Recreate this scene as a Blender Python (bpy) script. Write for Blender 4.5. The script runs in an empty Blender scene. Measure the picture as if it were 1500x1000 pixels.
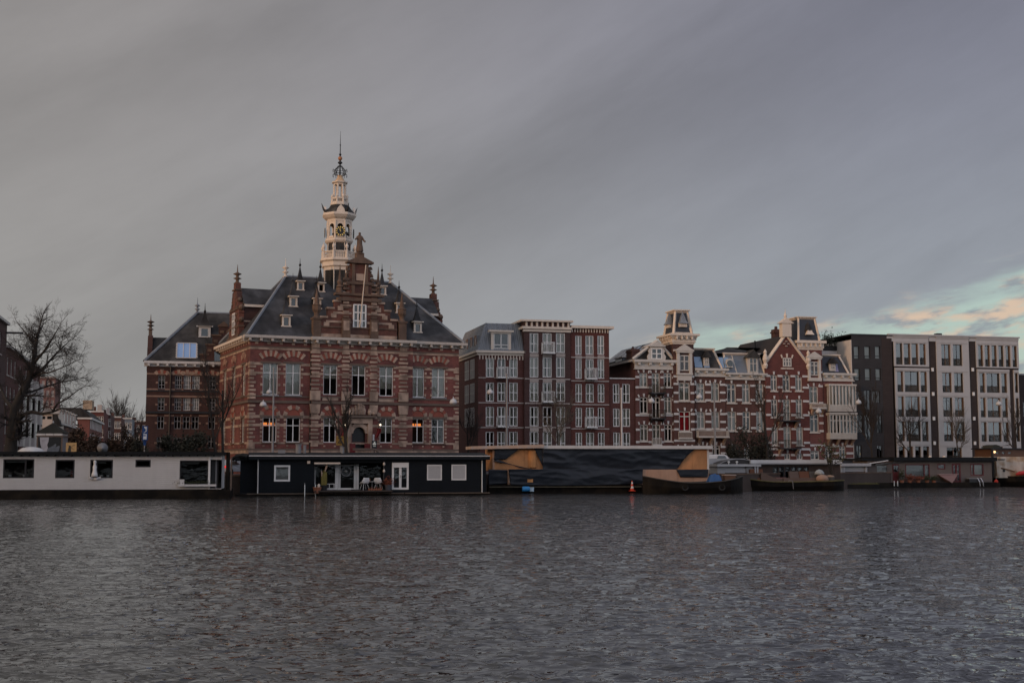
import bpy, bmesh, math, random
import numpy as np
from mathutils import Vector
R_ = math.radians
sc = bpy.context.scene
COL = sc.collection
# ---------------------------------------------------------------- camera
FPX, CAMZ, PITCH = 1880.0, 2.8, math.atan(177/1880)
cam_d = bpy.data.cameras.new('camera'); cam = bpy.data.objects.new('camera', cam_d); COL.objects.link(cam)
cam.location = (0, 0, CAMZ); cam.rotation_euler = (math.pi/2 + PITCH, 0, 0)
cam_d.sensor_width = 36; cam_d.lens = 36*FPX/1500; cam_d.clip_end = 5000; cam_d.clip_start = .5
sc.camera = cam
sc.view_settings.view_transform = 'Standard'; sc.view_settings.look = 'None'
sc.view_settings.exposure = 0.7
sc.cycles.use_denoising = True
sc.cycles.max_bounces = 6; sc.cycles.transparent_max_bounces = 12; sc.cycles.diffuse_bounces = 3; sc.cycles.glossy_bounces = 3
sc.cycles.caustics_reflective = False; sc.cycles.caustics_refractive = False
# ---------------------------------------------------------------- sun (low, behind the camera on the left, veiled)
SUN_AZ, SUN_EL = R_(232), R_(5)            # azimuth clockwise from +Y
sun_d = bpy.data.lights.new('sun', 'SUN'); sun_d.energy = 0.9; sun_d.angle = R_(10); sun_d.color = (1, .60, .34)
sun = bpy.data.objects.new('sun', sun_d); COL.objects.link(sun)
sv = Vector((math.sin(SUN_AZ)*math.cos(SUN_EL), math.cos(SUN_AZ)*math.cos(SUN_EL), math.sin(SUN_EL)))
sun.rotation_euler = sv.to_track_quat('Z', 'Y').to_euler()
# ---------------------------------------------------------------- sky: clear evening sky under a sheet of cloud
W = bpy.data.worlds.new('World'); sc.world = W; W.use_nodes = True
nt = W.node_tree; N = nt.nodes; L = nt.links; N.clear()
def nd(tree, t, **kw):
    n = tree.nodes.new(t)
    for k, v in kw.items(): setattr(n, k, v)
    return n
def mth(tree, op, a, b=None, c=None, clamp=False):
    n = tree.nodes.new('ShaderNodeMath'); n.operation = op; n.use_clamp = clamp
    for i, x in enumerate((a, b, c)):
        if x is None: continue
        if isinstance(x, (int, float)): n.inputs[i].default_value = x
        else: tree.links.new(x, n.inputs[i])
    return n.outputs[0]
def sstep(tree, x, lo, hi):
    n = tree.nodes.new('ShaderNodeMapRange'); n.interpolation_type = 'SMOOTHSTEP'
    tree.links.new(x, n.inputs[0]); n.inputs[1].default_value = lo; n.inputs[2].default_value = hi
    return n.outputs[0]
def mixc(tree, f, a, b):
    n = tree.nodes.new('ShaderNodeMix'); n.data_type = 'RGBA'
    for s, x in ((0, f), (6, a), (7, b)):
        if isinstance(x, (int, float)): n.inputs[s].default_value = x
        elif isinstance(x, tuple): n.inputs[s].default_value = (*x, 1)
        else: tree.links.new(x, n.inputs[s])
    return n.outputs[2]
tc = nd(nt, 'ShaderNodeTexCoord'); sep = nd(nt, 'ShaderNodeSeparateXYZ'); L.new(tc.outputs['Generated'], sep.inputs[0])
X, Y, Z = sep.outputs
az = mth(nt, 'ARCTAN2', X, Y); el = mth(nt, 'ARCSINE', Z)
def skynoise(sx, sy, rot, scale, detail, rough=.55):
    # streak noise in azimuth / elevation
    c = nd(nt, 'ShaderNodeCombineXYZ')
    ca, sa = math.cos(rot), math.sin(rot)
    u = mth(nt, 'ADD', mth(nt, 'MULTIPLY', az, ca), mth(nt, 'MULTIPLY', el, sa))
    v = mth(nt, 'ADD', mth(nt, 'MULTIPLY', az, -sa), mth(nt, 'MULTIPLY', el, ca))
    L.new(mth(nt, 'MULTIPLY', u, sx), c.inputs[0]); L.new(mth(nt, 'MULTIPLY', v, sy), c.inputs[1])
    n = nd(nt, 'ShaderNodeTexNoise'); n.inputs['Scale'].default_value = scale; n.inputs['Detail'].default_value = detail; n.inputs['Roughness'].default_value = rough
    L.new(c.outputs[0], n.inputs['Vector']); return n.outputs[0]
nishita = nd(nt, 'ShaderNodeTexSky', sky_type='NISHITA'); nishita.sun_disc = False
nishita.sun_elevation = SUN_EL; nishita.sun_rotation = SUN_AZ; nishita.air_density = 1.0; nishita.dust_density = 1.4
SKY_S = 0.1
def cl(r, g, b): return (r/SKY_S, g/SKY_S, b/SKY_S)
side = sstep(nt, az, -.42, .40)
low = sstep(nt, el, .0, .36)
warm = mixc(nt, low, cl(.246, .241, .234), cl(.216, .206, .204))
cool = mixc(nt, low, cl(.240, .264, .286), cl(.162, .167, .208))
sheet = mixc(nt, side, warm, cool)
st1 = skynoise(1.0, 4.2, R_(28), 2.6, 5)
st2 = skynoise(1.0, 2.6, R_(24), 9.0, 8, .62)
br = mth(nt, 'ADD', mth(nt, 'MULTIPLY', sstep(nt, st1, .22, .78), .15), mth(nt, 'MULTIPLY', st2, .20))
def ridge(slope, off, width, amt):   # one broad diagonal roll of cloud
    d = mth(nt, 'DIVIDE', mth(nt, 'SUBTRACT', mth(nt, 'ADD', el, mth(nt, 'MULTIPLY', mth(nt, 'SUBTRACT', st1, .5), .10)), mth(nt, 'ADD', mth(nt, 'MULTIPLY', az, slope), off)), width)
    return mth(nt, 'MULTIPLY', mth(nt, 'EXPONENT', mth(nt, 'MULTIPLY', mth(nt, 'MULTIPLY', d, d), -1)), amt)
br = mth(nt, 'ADD', mth(nt, 'ADD', br, .81), mth(nt, 'ADD', ridge(.46, .215, .045, -.13), mth(nt, 'ADD', ridge(.40, .31, .04, .07), ridge(.42, .345+.06, .03, -.06))))
br = mth(nt, 'ADD', br, ridge(.30, .095, .035, .06))
shv = nd(nt, 'ShaderNodeMix', data_type='RGBA', blend_type='MULTIPLY'); shv.inputs[0].default_value = 1
L.new(sheet, shv.inputs[6]); cmb = nd(nt, 'ShaderNodeCombineColor')
for i in range(3): L.new(br, cmb.inputs[i])
L.new(cmb.outputs[0], shv.inputs[7])
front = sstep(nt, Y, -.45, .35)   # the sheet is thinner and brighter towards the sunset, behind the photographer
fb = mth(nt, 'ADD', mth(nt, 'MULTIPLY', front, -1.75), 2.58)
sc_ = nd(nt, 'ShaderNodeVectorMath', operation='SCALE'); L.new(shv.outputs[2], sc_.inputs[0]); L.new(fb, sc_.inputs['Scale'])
# the clear gap low on the right
edge = mth(nt, 'ADD', mth(nt, 'MULTIPLY', az, .165), .070)
edge = mth(nt, 'ADD', edge, mth(nt, 'MULTIPLY', mth(nt, 'SUBTRACT', skynoise(1, 4.5, R_(8), 9, 6), .5), .085))
gap = mth(nt, 'MULTIPLY', sstep(nt, mth(nt, 'SUBTRACT', edge, el), -.012, .020), mth(nt, 'MULTIPLY', sstep(nt, az, .0, .13), mth(nt, 'SUBTRACT', 1., sstep(nt, az, .55, .95))))
clear = mixc(nt, .75, nishita.outputs[0], cl(.270, .350, .338))
puff = mth(nt, 'MULTIPLY', sstep(nt, skynoise(1, 3.4, R_(10), 15, 7, .62), .44, .60), .9)
pk = mixc(nt, sstep(nt, skynoise(1, 3, R_(6), 30, 4), .40, .60), cl(.175, .19, .21), cl(.43, .315, .235))
clear = mixc(nt, puff, clear, pk)
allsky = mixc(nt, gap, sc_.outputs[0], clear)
# the evening glow round the low sun, behind the photographer on the left
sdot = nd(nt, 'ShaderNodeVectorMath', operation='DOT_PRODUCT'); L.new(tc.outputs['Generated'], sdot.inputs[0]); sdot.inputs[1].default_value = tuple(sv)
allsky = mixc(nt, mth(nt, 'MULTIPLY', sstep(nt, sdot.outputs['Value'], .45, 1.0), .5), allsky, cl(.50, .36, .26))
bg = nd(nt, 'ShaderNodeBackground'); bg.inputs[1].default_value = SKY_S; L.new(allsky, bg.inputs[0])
wo = nd(nt, 'ShaderNodeOutputWorld'); L.new(bg.outputs[0], wo.inputs[0])
# ---------------------------------------------------------------- materials
MATS = {}
def mat(name, col, rough=.85, var=.18, scale=1.2, streak=0., fine=.10, metal=0., bump=0., spec=.35, emit=None, tint=None, wave=None, brick=None):
    if name in MATS: return MATS[name]
    m = bpy.data.materials.new(name); m.use_nodes = True; t = m.node_tree; b = t.nodes['Principled BSDF']
    b.inputs['Roughness'].default_value = rough; b.inputs['Metallic'].default_value = metal
    b.inputs['Specular IOR Level'].default_value = spec
    co = t.nodes.new('ShaderNodeTexCoord').outputs['Object']
    def noise(sc_, det, zs=1., xs=1.):
        mp = t.nodes.new('ShaderNodeMapping'); t.links.new(co, mp.inputs[0]); mp.inputs['Scale'].default_value = (xs, xs, zs)
        n = t.nodes.new('ShaderNodeTexNoise'); n.inputs['Scale'].default_value = sc_; n.inputs['Detail'].default_value = det
        t.links.new(mp.outputs[0], n.inputs['Vector']); return n.outputs[0]
    f = mth(t, 'MULTIPLY', mth(t, 'SUBTRACT', noise(scale, 5), .5), var*3)
    f = mth(t, 'ADD', f, mth(t, 'MULTIPLY', mth(t, 'SUBTRACT', noise(scale*11, 3), .5), fine*3))
    if streak: f = mth(t, 'ADD', f, mth(t, 'MULTIPLY', mth(t, 'SUBTRACT', noise(scale*2.2, 4, .12), .5), streak*3))
    f = mth(t, 'MAXIMUM', mth(t, 'ADD', f, 1.), .12)
    base = tuple(col)
    if brick:
        bt = t.nodes.new('ShaderNodeTexBrick'); bt.inputs['Scale'].default_value = 1
        bt.inputs['Brick Width'].default_value = .44; bt.inputs['Row Height'].default_value = .13; bt.inputs['Mortar Size'].default_value = .014
        bt.inputs['Color1'].default_value = (*col, 1); bt.inputs['Color2'].default_value = (*[c*.72 for c in col], 1)
        bt.inputs['Mortar'].default_value = (*[c*brick for c in col], 1)
        s2 = t.nodes.new('ShaderNodeSeparateXYZ'); t.links.new(co, s2.inputs[0]); c2 = t.nodes.new('ShaderNodeCombineXYZ')
        t.links.new(mth(t, 'ADD', s2.outputs[0], s2.outputs[1]), c2.inputs[0]); t.links.new(s2.outputs[2], c2.inputs[1])
        t.links.new(c2.outputs[0], bt.inputs['Vector']); base = bt.outputs[0]
    if tint: base = mixc(t, sstep(t, noise(scale*.8, 4), .40, .62), base, tuple(tint))
    vm = t.nodes.new('ShaderNodeVectorMath'); vm.operation = 'SCALE'
    if isinstance(base, tuple): vm.inputs[0].default_value = base
    else: t.links.new(base, vm.inputs[0])
    t.links.new(f, vm.inputs['Scale']); t.links.new(vm.outputs[0], b.inputs['Base Color'])
    hsrc = None
    if wave:   # (axis, scale, strength) planks, seams or corrugation as real relief in the shading
        wv = t.nodes.new('ShaderNodeTexWave'); wv.bands_direction = wave[0]; wv.wave_profile = wave[3] if len(wave) > 3 else 'SAW'
        wv.inputs['Scale'].default_value = wave[1]; t.links.new(co, wv.inputs['Vector'])
        bp = t.nodes.new('ShaderNodeBump'); bp.inputs['Strength'].default_value = 1; bp.inputs['Distance'].default_value = wave[2]
        t.links.new(wv.outputs['Fac'], bp.inputs['Height']); hsrc = bp.outputs[0]
    if bump:
        bp2 = t.nodes.new('ShaderNodeBump'); bp2.inputs['Strength'].default_value = .6; bp2.inputs['Distance'].default_value = bump
        t.links.new(noise(scale*5, 5), bp2.inputs['Height'])
        if hsrc: t.links.new(hsrc, bp2.inputs['Normal'])
        hsrc = bp2.outputs[0]
    if hsrc: t.links.new(hsrc, b.inputs['Normal'])
    if emit: b.inputs['Emission Color'].default_value = (*emit[:3], 1); b.inputs['Emission Strength'].default_value = emit[3]
    MATS[name] = m; return m
def glassmat(name, tint, fres=1.6, rough=.03, wob=.004):
    m = bpy.data.materials.new(name); m.use_nodes = True; t = m.node_tree; t.nodes.clear()
    o = t.nodes.new('ShaderNodeOutputMaterial'); mx = t.nodes.new('ShaderNodeMixShader'); tr = t.nodes.new('ShaderNodeBsdfTransparent'); g = t.nodes.new('ShaderNodeBsdfGlossy')
    tr.inputs[0].default_value = (*tint, 1); g.inputs['Roughness'].default_value = rough; g.inputs[0].default_value = (.86, .87, .88, 1)
    co = t.nodes.new('ShaderNodeTexCoord'); n = t.nodes.new('ShaderNodeTexNoise'); n.inputs['Scale'].default_value = 1.3; t.links.new(co.outputs['Object'], n.inputs['Vector'])
    bp = t.nodes.new('ShaderNodeBump'); bp.inputs['Distance'].default_value = wob; t.links.new(n.outputs[0], bp.inputs['Height']); t.links.new(bp.outputs[0], g.inputs['Normal'])
    fr = t.nodes.new('ShaderNodeFresnel'); fr.inputs[0].default_value = fres
    t.links.new(fr.outputs[0], mx.inputs[0]); t.links.new(tr.outputs[0], mx.inputs[1]); t.links.new(g.outputs[0], mx.inputs[2]); t.links.new(mx.outputs[0], o.inputs[0])
    MATS[name] = m; return m
BRICK = mat('red_brick', (.172, .060, .050), var=.22, scale=.6, streak=.16, brick=1.25, tint=(.098, .038, .034))
BRICKD = mat('dark_old_brick', (.064, .031, .026), var=.18, scale=.6, streak=.12, brick=1.2, tint=(.045, .023, .020))  # dark brick, deepened further for the shade the wing stands in
BRICKG = mat('gable_brick', (.135, .053, .037), var=.22, scale=.7, streak=.2, brick=1.2, tint=(.07, .034, .027))
ARCHRED = mat('arch_brick', (.235, .070, .048), var=.16, scale=2)
STONE = mat('buff_stone', (.38, .275, .21), var=.22, scale=1.1, streak=.18, tint=(.21, .15, .115))
STONED = mat('weathered_stone', (.125, .080, .056), var=.25, scale=1.1, streak=.2, tint=(.09, .06, .045))
MOULD = mat('dark_moulding', (.12, .088, .07), var=.2, scale=1)
SLATE = mat('slate', (.029, .029, .031), rough=.72, var=.25, scale=.5, streak=.55, tint=(.056, .057, .061), spec=.25, wave=('Z', 1.6, .05, 'SAW'))
SLATED = mat('old_slate', (.026, .025, .025), rough=.78, var=.25, scale=.5, streak=.6, tint=(.052, .050, .048), spec=.25, wave=('Z', 1.6, .05, 'SAW'))
LEAD = mat('lead', (.17, .185, .205), rough=.5, var=.15, streak=.15)
CREAM = mat('cream_paint', (.58, .50, .42), rough=.6, var=.08, streak=.08, fine=.04)
OFFW = mat('offwhite_paint', (.47, .44, .40), rough=.6, var=.08, streak=.08, fine=.04)
WHITE = mat('white_paint', (.66, .65, .63), rough=.45, var=.05, fine=.03)
GREYW = mat('grey_white_paint', (.50, .49, .475), rough=.5, var=.08, fine=.03, streak=.06)
BLACKM = mat('black_metal', (.016, .016, .018), rough=.5, var=.2)
GREYM = mat('grey_metal', (.20, .20, .205), rough=.45, var=.12)
GOLD = mat('gilding', (.75, .50, .14), rough=.35, metal=.6, var=.15)
COPPER = mat('warm_bronze', (.35, .15, .07), rough=.5, metal=.3, var=.2)
GLASS = glassmat('window_glass', (.88, .90, .88))
BGLASS = glassmat('boat_window_glass', (.55, .57, .57), fres=1.28)
DIM = mat('dim_room', (.020, .018, .017), var=.2, scale=.5)  # gloom of unlit rooms put into near-black sheets behind the panes
CORN = mat('cornice_paint', (.42, .375, .33), rough=.6, var=.10, streak=.10, fine=.04)
GLASSD = glassmat('dark_glass', (.28, .30, .31), fres=1.75)
CURT = mat('pale_curtain', (.60, .58, .51), var=.06, wave=('X', 3.2, .03, 'SIN'), fine=.03)
CURTB = mat('beige_curtain', (.42, .38, .31), var=.08, wave=('X', 3.2, .03, 'SIN'), fine=.03)
CURTR = mat('red_curtain', (.42, .012, .018), var=.08, wave=('X', 3.0, .03, 'SIN'))
BLIND = mat('grey_blind', (.36, .36, .35), var=.05, wave=('Z', 8., .02, 'SAW'))
INNER = mat('dim_plaster', (.10, .09, .085), var=.2)
# ---------------------------------------------------------------- photogrammetry: a frame standing on a vertical plane of the place
class Fr:
    def __init__(s, ox, oy, ang, gz):
        s.o = np.array((ox, oy)); s.ang = ang; s.gz = gz; a = R_(ang)
        s.du = np.array((math.cos(a), math.sin(a))); s.dv = np.array((-math.sin(a), math.cos(a)))
    @staticmethod
    def ray(px, py):
        x, y = (px-750)/FPX, (500-py)/FPX; c, s_ = math.cos(PITCH), math.sin(PITCH)
        return np.array((x, c-y*s_)), s_+y*c
    @classmethod
    def at(c, px, py, Y, ang, gz):
        d, _ = c.ray(px, py); k = Y/d[1]; return c(d[0]*k, Y, ang, gz)
    def uz(s, px, py, v=0.):
        d, dz = s.ray(px, py); t = (v + s.o@s.dv)/(d@s.dv); return (float((t*d-s.o)@s.du), float(CAMZ+t*dz-s.gz))
    def u(s, px, py, v=0.): return s.uz(px, py, v)[0]
    def z(s, px, py, v=0.): return s.uz(px, py, v)[1]
    def shift(s, u, v=0.):
        p = s.o+u*s.du+v*s.dv; return Fr(float(p[0]), float(p[1]), s.ang, s.gz)
    def turn(s, da): return Fr(s.o[0], s.o[1], s.ang+da, s.gz)
    def H(s, x0, x1, y0, y1, v=0., ry=None):
        ym = ry or (y0+y1)/2; xm = (x0+x1)/2
        return (s.u(x0, ym, v), s.u(x1, ym, v), s.z(xm, y1, v), s.z(xm, y0, v))
def wpt(px, py, Y):
    d, dz = Fr.ray(px, py); k = Y/d[1]; return Vector((float(d[0]*k), float(Y), float(CAMZ+k*dz)))
def water_Y(py):   # distance of a waterline seen on this row
    d, dz = Fr.ray(750, py); return -CAMZ/dz*d[1]
# ---------------------------------------------------------------- object helpers
def tag(o, label=None, cat=None, group=None, kind=None):
    if label: o['label'] = label
    if cat: o['category'] = cat
    if group: o['group'] = group
    if kind: o['kind'] = kind
    return o
def thing(name, label, cat, loc=(0, 0, 0), rz=0., group=None):
    o = bpy.data.objects.new(name, None); o.empty_display_size = .3; COL.objects.link(o)
    o.location = loc; o.rotation_euler = (0, 0, R_(rz)); return tag(o, label, cat, group)
def thing_fr(name, label, cat, F, group=None): return thing(name, label, cat, (F.o[0], F.o[1], F.gz), F.ang, group)
def copy_tree(o, parent=None):
    c = o.copy(); COL.objects.link(c)
    if parent: c.parent = parent
    for ch in o.children: copy_tree(ch, c)
    return c
class MB:
    def __init__(s): s.v = []; s.f = []
    def add(s, vs, fs):
        n = len(s.v); s.v += [tuple(p) for p in vs]; s.f += [tuple(i+n for i in f) for f in fs]; return s
    def box(s, x0, x1, y0, y1, z0, z1):
        return s.add([(x0, y0, z0), (x1, y0, z0), (x1, y1, z0), (x0, y1, z0), (x0, y0, z1), (x1, y0, z1), (x1, y1, z1), (x0, y1, z1)],
                     [(0, 3, 2, 1), (4, 5, 6, 7), (0, 1, 5, 4), (1, 2, 6, 5), (2, 3, 7, 6), (3, 0, 4, 7)])
    def poly(s, pts): return s.add(pts, [tuple(range(len(pts)))])
    def prism(s, pts, ax, a, b):
        n = len(pts)
        def P(p, t): return {'y': (p[0], t, p[1]), 'x': (t, p[0], p[1]), 'z': (p[0], p[1], t)}[ax]
        return s.add([P(p, a) for p in pts]+[P(p, b) for p in pts], [tuple(range(n)), tuple(range(2*n-1, n-1, -1))]+[(i, (i+1) % n, (i+1) % n+n, i+n) for i in range(n)])
    def tube(s, p, q, r0, r1=None, n=6, cap=True):
        return s.path([p, q], [r0, r0 if r1 is None else r1], n, cap)
    def path(s, pts, rs, n=6, cap=True):
        pts = [Vector(p) for p in pts]; m = len(pts)
        if isinstance(rs, (int, float)): rs = [rs]*m
        base = len(s.v); up = None
        for i, p in enumerate(pts):
            d = (pts[min(i+1, m-1)]-pts[max(i-1, 0)]).normalized()
            if up is None: up = Vector((0, 0, 1)) if abs(d.z) < .9 else Vector((1, 0, 0))
            a = d.cross(up).normalized(); b = a.cross(d); up = b
            for k in range(n):
                t = 2*math.pi*k/n; s.v.append(tuple(p+rs[i]*(a*math.cos(t)+b*math.sin(t))))
        for i in range(m-1):
            for k in range(n):
                k2 = (k+1) % n; s.f.append((base+i*n+k, base+i*n+k2, base+(i+1)*n+k2, base+(i+1)*n+k))
        if cap: s.f.append(tuple(base+k for k in range(n-1, -1, -1))); s.f.append(tuple(base+(m-1)*n+k for k in range(n)))
        return s
    def lathe(s, prof, c=(0, 0, 0), n=12, rot=0., cap=True):
        base = len(s.v); m = len(prof)
        for r, z in prof:
            for k in range(n):
                t = rot+2*math.pi*k/n; s.v.append((c[0]+r*math.cos(t), c[1]+r*math.sin(t), c[2]+z))
        for i in range(m-1):
            for k in range(n):
                k2 = (k+1) % n; s.f.append((base+i*n+k, base+i*n+k2, base+(i+1)*n+k2, base+(i+1)*n+k))
        if cap: s.f.append(tuple(base+k for k in range(n-1, -1, -1))); s.f.append(tuple(base+(m-1)*n+k for k in range(n)))
        return s
    def grid(s, fn, nu, nv):
        base = len(s.v)
        for j in range(nv+1):
            for i in range(nu+1): s.v.append(tuple(fn(i/nu, j/nv)))
        w = nu+1
        for j in range(nv):
            for i in range(nu): s.f.append((base+j*w+i, base+j*w+i+1, base+(j+1)*w+i+1, base+(j+1)*w+i))
        return s
    def build(s, name, m, parent=None, smooth=False, rz=0., loc=None, fix=True):
        if not s.f: return None
        me = bpy.data.meshes.new(name); me.from_pydata(s.v, [], s.f)
        if fix and len(s.f) < 60000:
            bm = bmesh.new(); bm.from_mesh(me); bmesh.ops.recalc_face_normals(bm, faces=bm.faces); bm.to_mesh(me); bm.free()
        if smooth: me.polygons.foreach_set('use_smooth', [True]*len(me.polygons))
        me.materials.append(m); o = bpy.data.objects.new(name, me); COL.objects.link(o)
        if parent: o.parent = parent
        if rz: o.rotation_euler = (0, 0, R_(rz))
        if loc: o.location = loc
        return o
def wall(mb, u0, u1, z0, z1, holes, v=0., depth=.28, jamb=True):
    us = sorted({u0, u1, *[min(max(h[i], u0), u1) for h in holes for i in (0, 1)]}); zs = sorted({z0, z1, *[min(max(h[i], z0), z1) for h in holes for i in (2, 3)]})
    for a, b in zip(us, us[1:]):
        for c, d in zip(zs, zs[1:]):
            mu, mz = (a+b)/2, (c+d)/2
            if any(h[0] < mu < h[1] and h[2] < mz < h[3] for h in holes): continue
            mb.poly([(a, v, c), (b, v, c), (b, v, d), (a, v, d)])
    if jamb:
        for a, b, c, d in holes:
            w = v+depth
            mb.poly([(a, v, c), (a, w, c), (a, w, d), (a, v, d)]); mb.poly([(b, v, c), (b, v, d), (b, w, d), (b, w, c)])
            mb.poly([(a, v, d), (a, w, d), (b, w, d), (b, v, d)]); mb.poly([(a, v, c), (b, v, c), (b, w, c), (a, w, c)])
def shell(mb, W, D, z0, z1, holes, v=0., depth=.28, left=None, right=None):
    wall(mb, 0, W, z0, z1, holes, v, depth)
    mb.poly([(0, v, z0), (0, D, z0), (0, D, z1), (0, v, z1)]); mb.poly([(W, v, z0), (W, D, z0), (W, D, z1), (W, v, z1)])
    mb.poly([(0, D, z0), (W, D, z0), (W, D, z1), (0, D, z1)])
def band(mb, u0, u1, z0, z1, holes=(), v0=-.035, v1=.05, m=.0):
    cuts = sorted((h[0]-m, h[1]+m) for h in holes if h[2] < z1 and h[3] > z0)
    a = u0
    for c, d in cuts:
        if c > a: mb.box(a, min(c, u1), v0, v1, z0, z1)
        a = max(a, d)
    if a < u1: mb.box(a, u1, v0, v1, z0, z1)
rnd = random.Random(7)
def win(root, h, xs=(.5,), zs=(.68,), v=.17, fw=.075, fr=WHITE, gl=GLASS, cur=None, sill=None, rz=0., name='window', ch=1., back=True, partial=None):
    a, b, c, d = h; a += .005; b -= .005; c += .005; d -= .005
    g = MB().poly([(a, v, c), (b, v, c), (b, v, d), (a, v, d)]).build(name, gl, root, rz=rz, fix=False)
    f = MB(); e = .05
    f.box(a, b, v-e, v+e, d-fw, d); f.box(a, b, v-e, v+e, c, c+fw); f.box(a, a+fw, v-e, v+e, c+fw, d-fw); f.box(b-fw, b, v-e, v+e, c+fw, d-fw)
    for x in xs:
        x = a+(b-a)*x; w = fw*.5 if len(xs) > 2 else fw*.62; f.box(x-w, x+w, v-e+.012, v+e-.012, c+fw, d-fw)
    for z in zs:
        z = c+(d-c)*z; w = fw*.5; f.box(a+fw, b-fw, v-e+.004, v+e-.004, z-w, z+w)
    g0, g = g, (root if root.parent else g)     # no deeper than thing > part > sub-part
    f.build('frame', fr, g)
    if sill: MB().box(a-.12, b+.12, -.14, v-e, c-.14, c+.003).build('sill', sill, g)
    if cur:
        z0 = d-(d-c)*ch
        q = MB()
        if partial: q.box(a, a+(b-a)*partial, v+.14, v+.17, z0, d); q.box(b-(b-a)*partial, b, v+.14, v+.17, z0, d)
        else: q.box(a, b, v+.14, v+.17, z0, d)
        q.build('curtain', cur, g)
    return g0
def arch(mA, mB, cx, zc, r0, r1, a0, a1, n, v0=-.05, v1=.06, first=True):
    for i in range(n):
        t0 = a0+(a1-a0)*i/n; t1 = a0+(a1-a0)*(i+1)/n; k = (i % 2 == 0) == first
        q = [(cx+r*math.cos(t), zc+r*math.sin(t)) for r, t in ((r0, t0), (r1*(1.06 if k else 1), t0), (r1*(1.06 if k else 1), t1), (r0, t1))]
        (mA if k else mB).prism(q, 'y', v0-(.02 if k else 0), v1)
def keystones(mb, h, w=.2, ht=.42, v0=-.07, three=True, inset=0.):
    a, b, c, d = h; m = (a+b)/2
    mb.prism([(m-w*.38, d+.04), (m+w*.38, d+.04), (m+w*.6, d+.04+ht), (m-w*.6, d+.04+ht)], 'y', v0, .05)
    if three:
        for s, x in ((-1, a+inset), (1, b-inset)):
            mb.prism([(x, d+.0), (x+s*w*.7, d-.05), (x+s*w*1.35, d+ht*.72), (x+s*w*.55, d+ht*.86)], 'y', v0, .05)
def rails(mb, u0, u1, v0, v1, z0, z1, step=.14, r=.018, sides=True, n=4):
    pts = [(u0, v1), (u0, v0), (u1, v0), (u1, v1)]
    segs = list(zip(pts, pts[1:])) if sides else [((u0, v0), (u1, v0))]
    for (a, b), (c, d) in segs:
        ln = math.hypot(c-a, d-b); k = max(1, round(ln/step))
        mb.tube((a, b, z1), (c, d, z1), r*1.8, n=n); mb.tube((a, b, z0), (c, d, z0), r*1.4, n=n)
        for i in range(k+1):
            x, y = a+(c-a)*i/k, b+(d-b)*i/k; mb.tube((x, y, z0), (x, y, z1), r, n=n, cap=False)
# ================================================================ TOWN HALL
M = Fr.at(365, 600, 131, 24, 1.6); S = M.turn(-90)
TW, TD = 22.97, 15.5
CB0, CB1 = M.u(455, 590), M.u(603, 590)          # the projecting centre bay
PV = -.30                                         # its front
hall = thing_fr('town_hall', 'red brick town hall with buff stone bands, stepped gable and white clock tower', 'town hall', M)
z = lambda py, px=420, v=0: M.z(px, py, v)
def HM(xc, hw, y0, y1, v=0.): return M.H(xc-hw, xc+hw, y0, y1, v)
up = [HM(396, 11, 532, 578), HM(429.5, 11, 532.5, 578.5)], [HM(611.5, 10, 539, 581.5), HM(642.5, 9.7, 539.8, 582)]
upc = [HM(484, 10.3, 534.5, 578, PV), HM(525.5, 10, 535.5, 579, PV), HM(566, 10, 537, 580, PV)]
lo = [HM(395, 10.3, 611, 647.5), HM(429.5, 10.3, 611.5, 647.5)], [HM(611.5, 9.5, 613, 648.5), HM(641.5, 9.3, 613.5, 649)]
loc = [HM(483, 9.2, 611.5, 648, PV), HM(565.5, 9, 612.5, 648.5, PV)]
door = HM(525.5, 9.8, 625, 668, PV)
zc0, zc1 = z(498, 364), z(490.5, 364)             # main cornice
Zs0, Zs1 = z(590, 400), z(586.3, 400)             # string course
Zp = z(659, 400)
wl = MB()
lw, rw = up[0]+lo[0], up[1]+lo[1]
wall(wl, 0, CB0, 0, zc0+.2, lw); wall(wl, CB1, TW, 0, zc0+.2, rw)
wl.poly([(TW, 0, 0), (TW, TD, 0), (TW, TD, zc0+.2), (TW, 0, zc0+.2)]); wl.poly([(0, TD, 0), (TW, TD, 0), (TW, TD, zc0+.2), (0, TD, zc0+.2)])
for u in (CB0, CB1): wl.poly([(u, PV, 0), (u, .3, 0), (u, .3, zc0+.2), (u, PV, zc0+.2)])
wall(wl, CB0, CB1, 0, zc0+.2, upc+loc+[door], PV)
wl.build('wall', BRICK, hall)
ib = MB(); ib.box(.4, TW-.4, 2.2, 2.25, 0, zc0); ib.box(2.2, 2.25, 2.2, TD-.4, 0, zc0); ib.box(.3, TW-.3, .3, TD-.3, zc0, zc0+.1); ib.box(.3, TW-.3, .3, 2.3, Zs0+.1, Zs0+.2); ib.build('dim_backing', DIM, hall)
# side wall (seen in the narrow on the left): its own frame turned by -90 degrees
def HS(xc, hw, y0, y1): return S.H(xc-hw, xc+hw, y0, y1)
sw = []
for uc in (-2.9, -7.75, -12.6):
    sw += [(uc-.72, uc+.72, up[0][0][2], up[0][0][3]), (uc-.68, uc+.68, lo[0][0][2], lo[0][0][3])]
ws = MB(); wall(ws, -TD, 0, 0, zc0+.2, sw); ws.build('wall', BRICK, hall, rz=-90)
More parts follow.
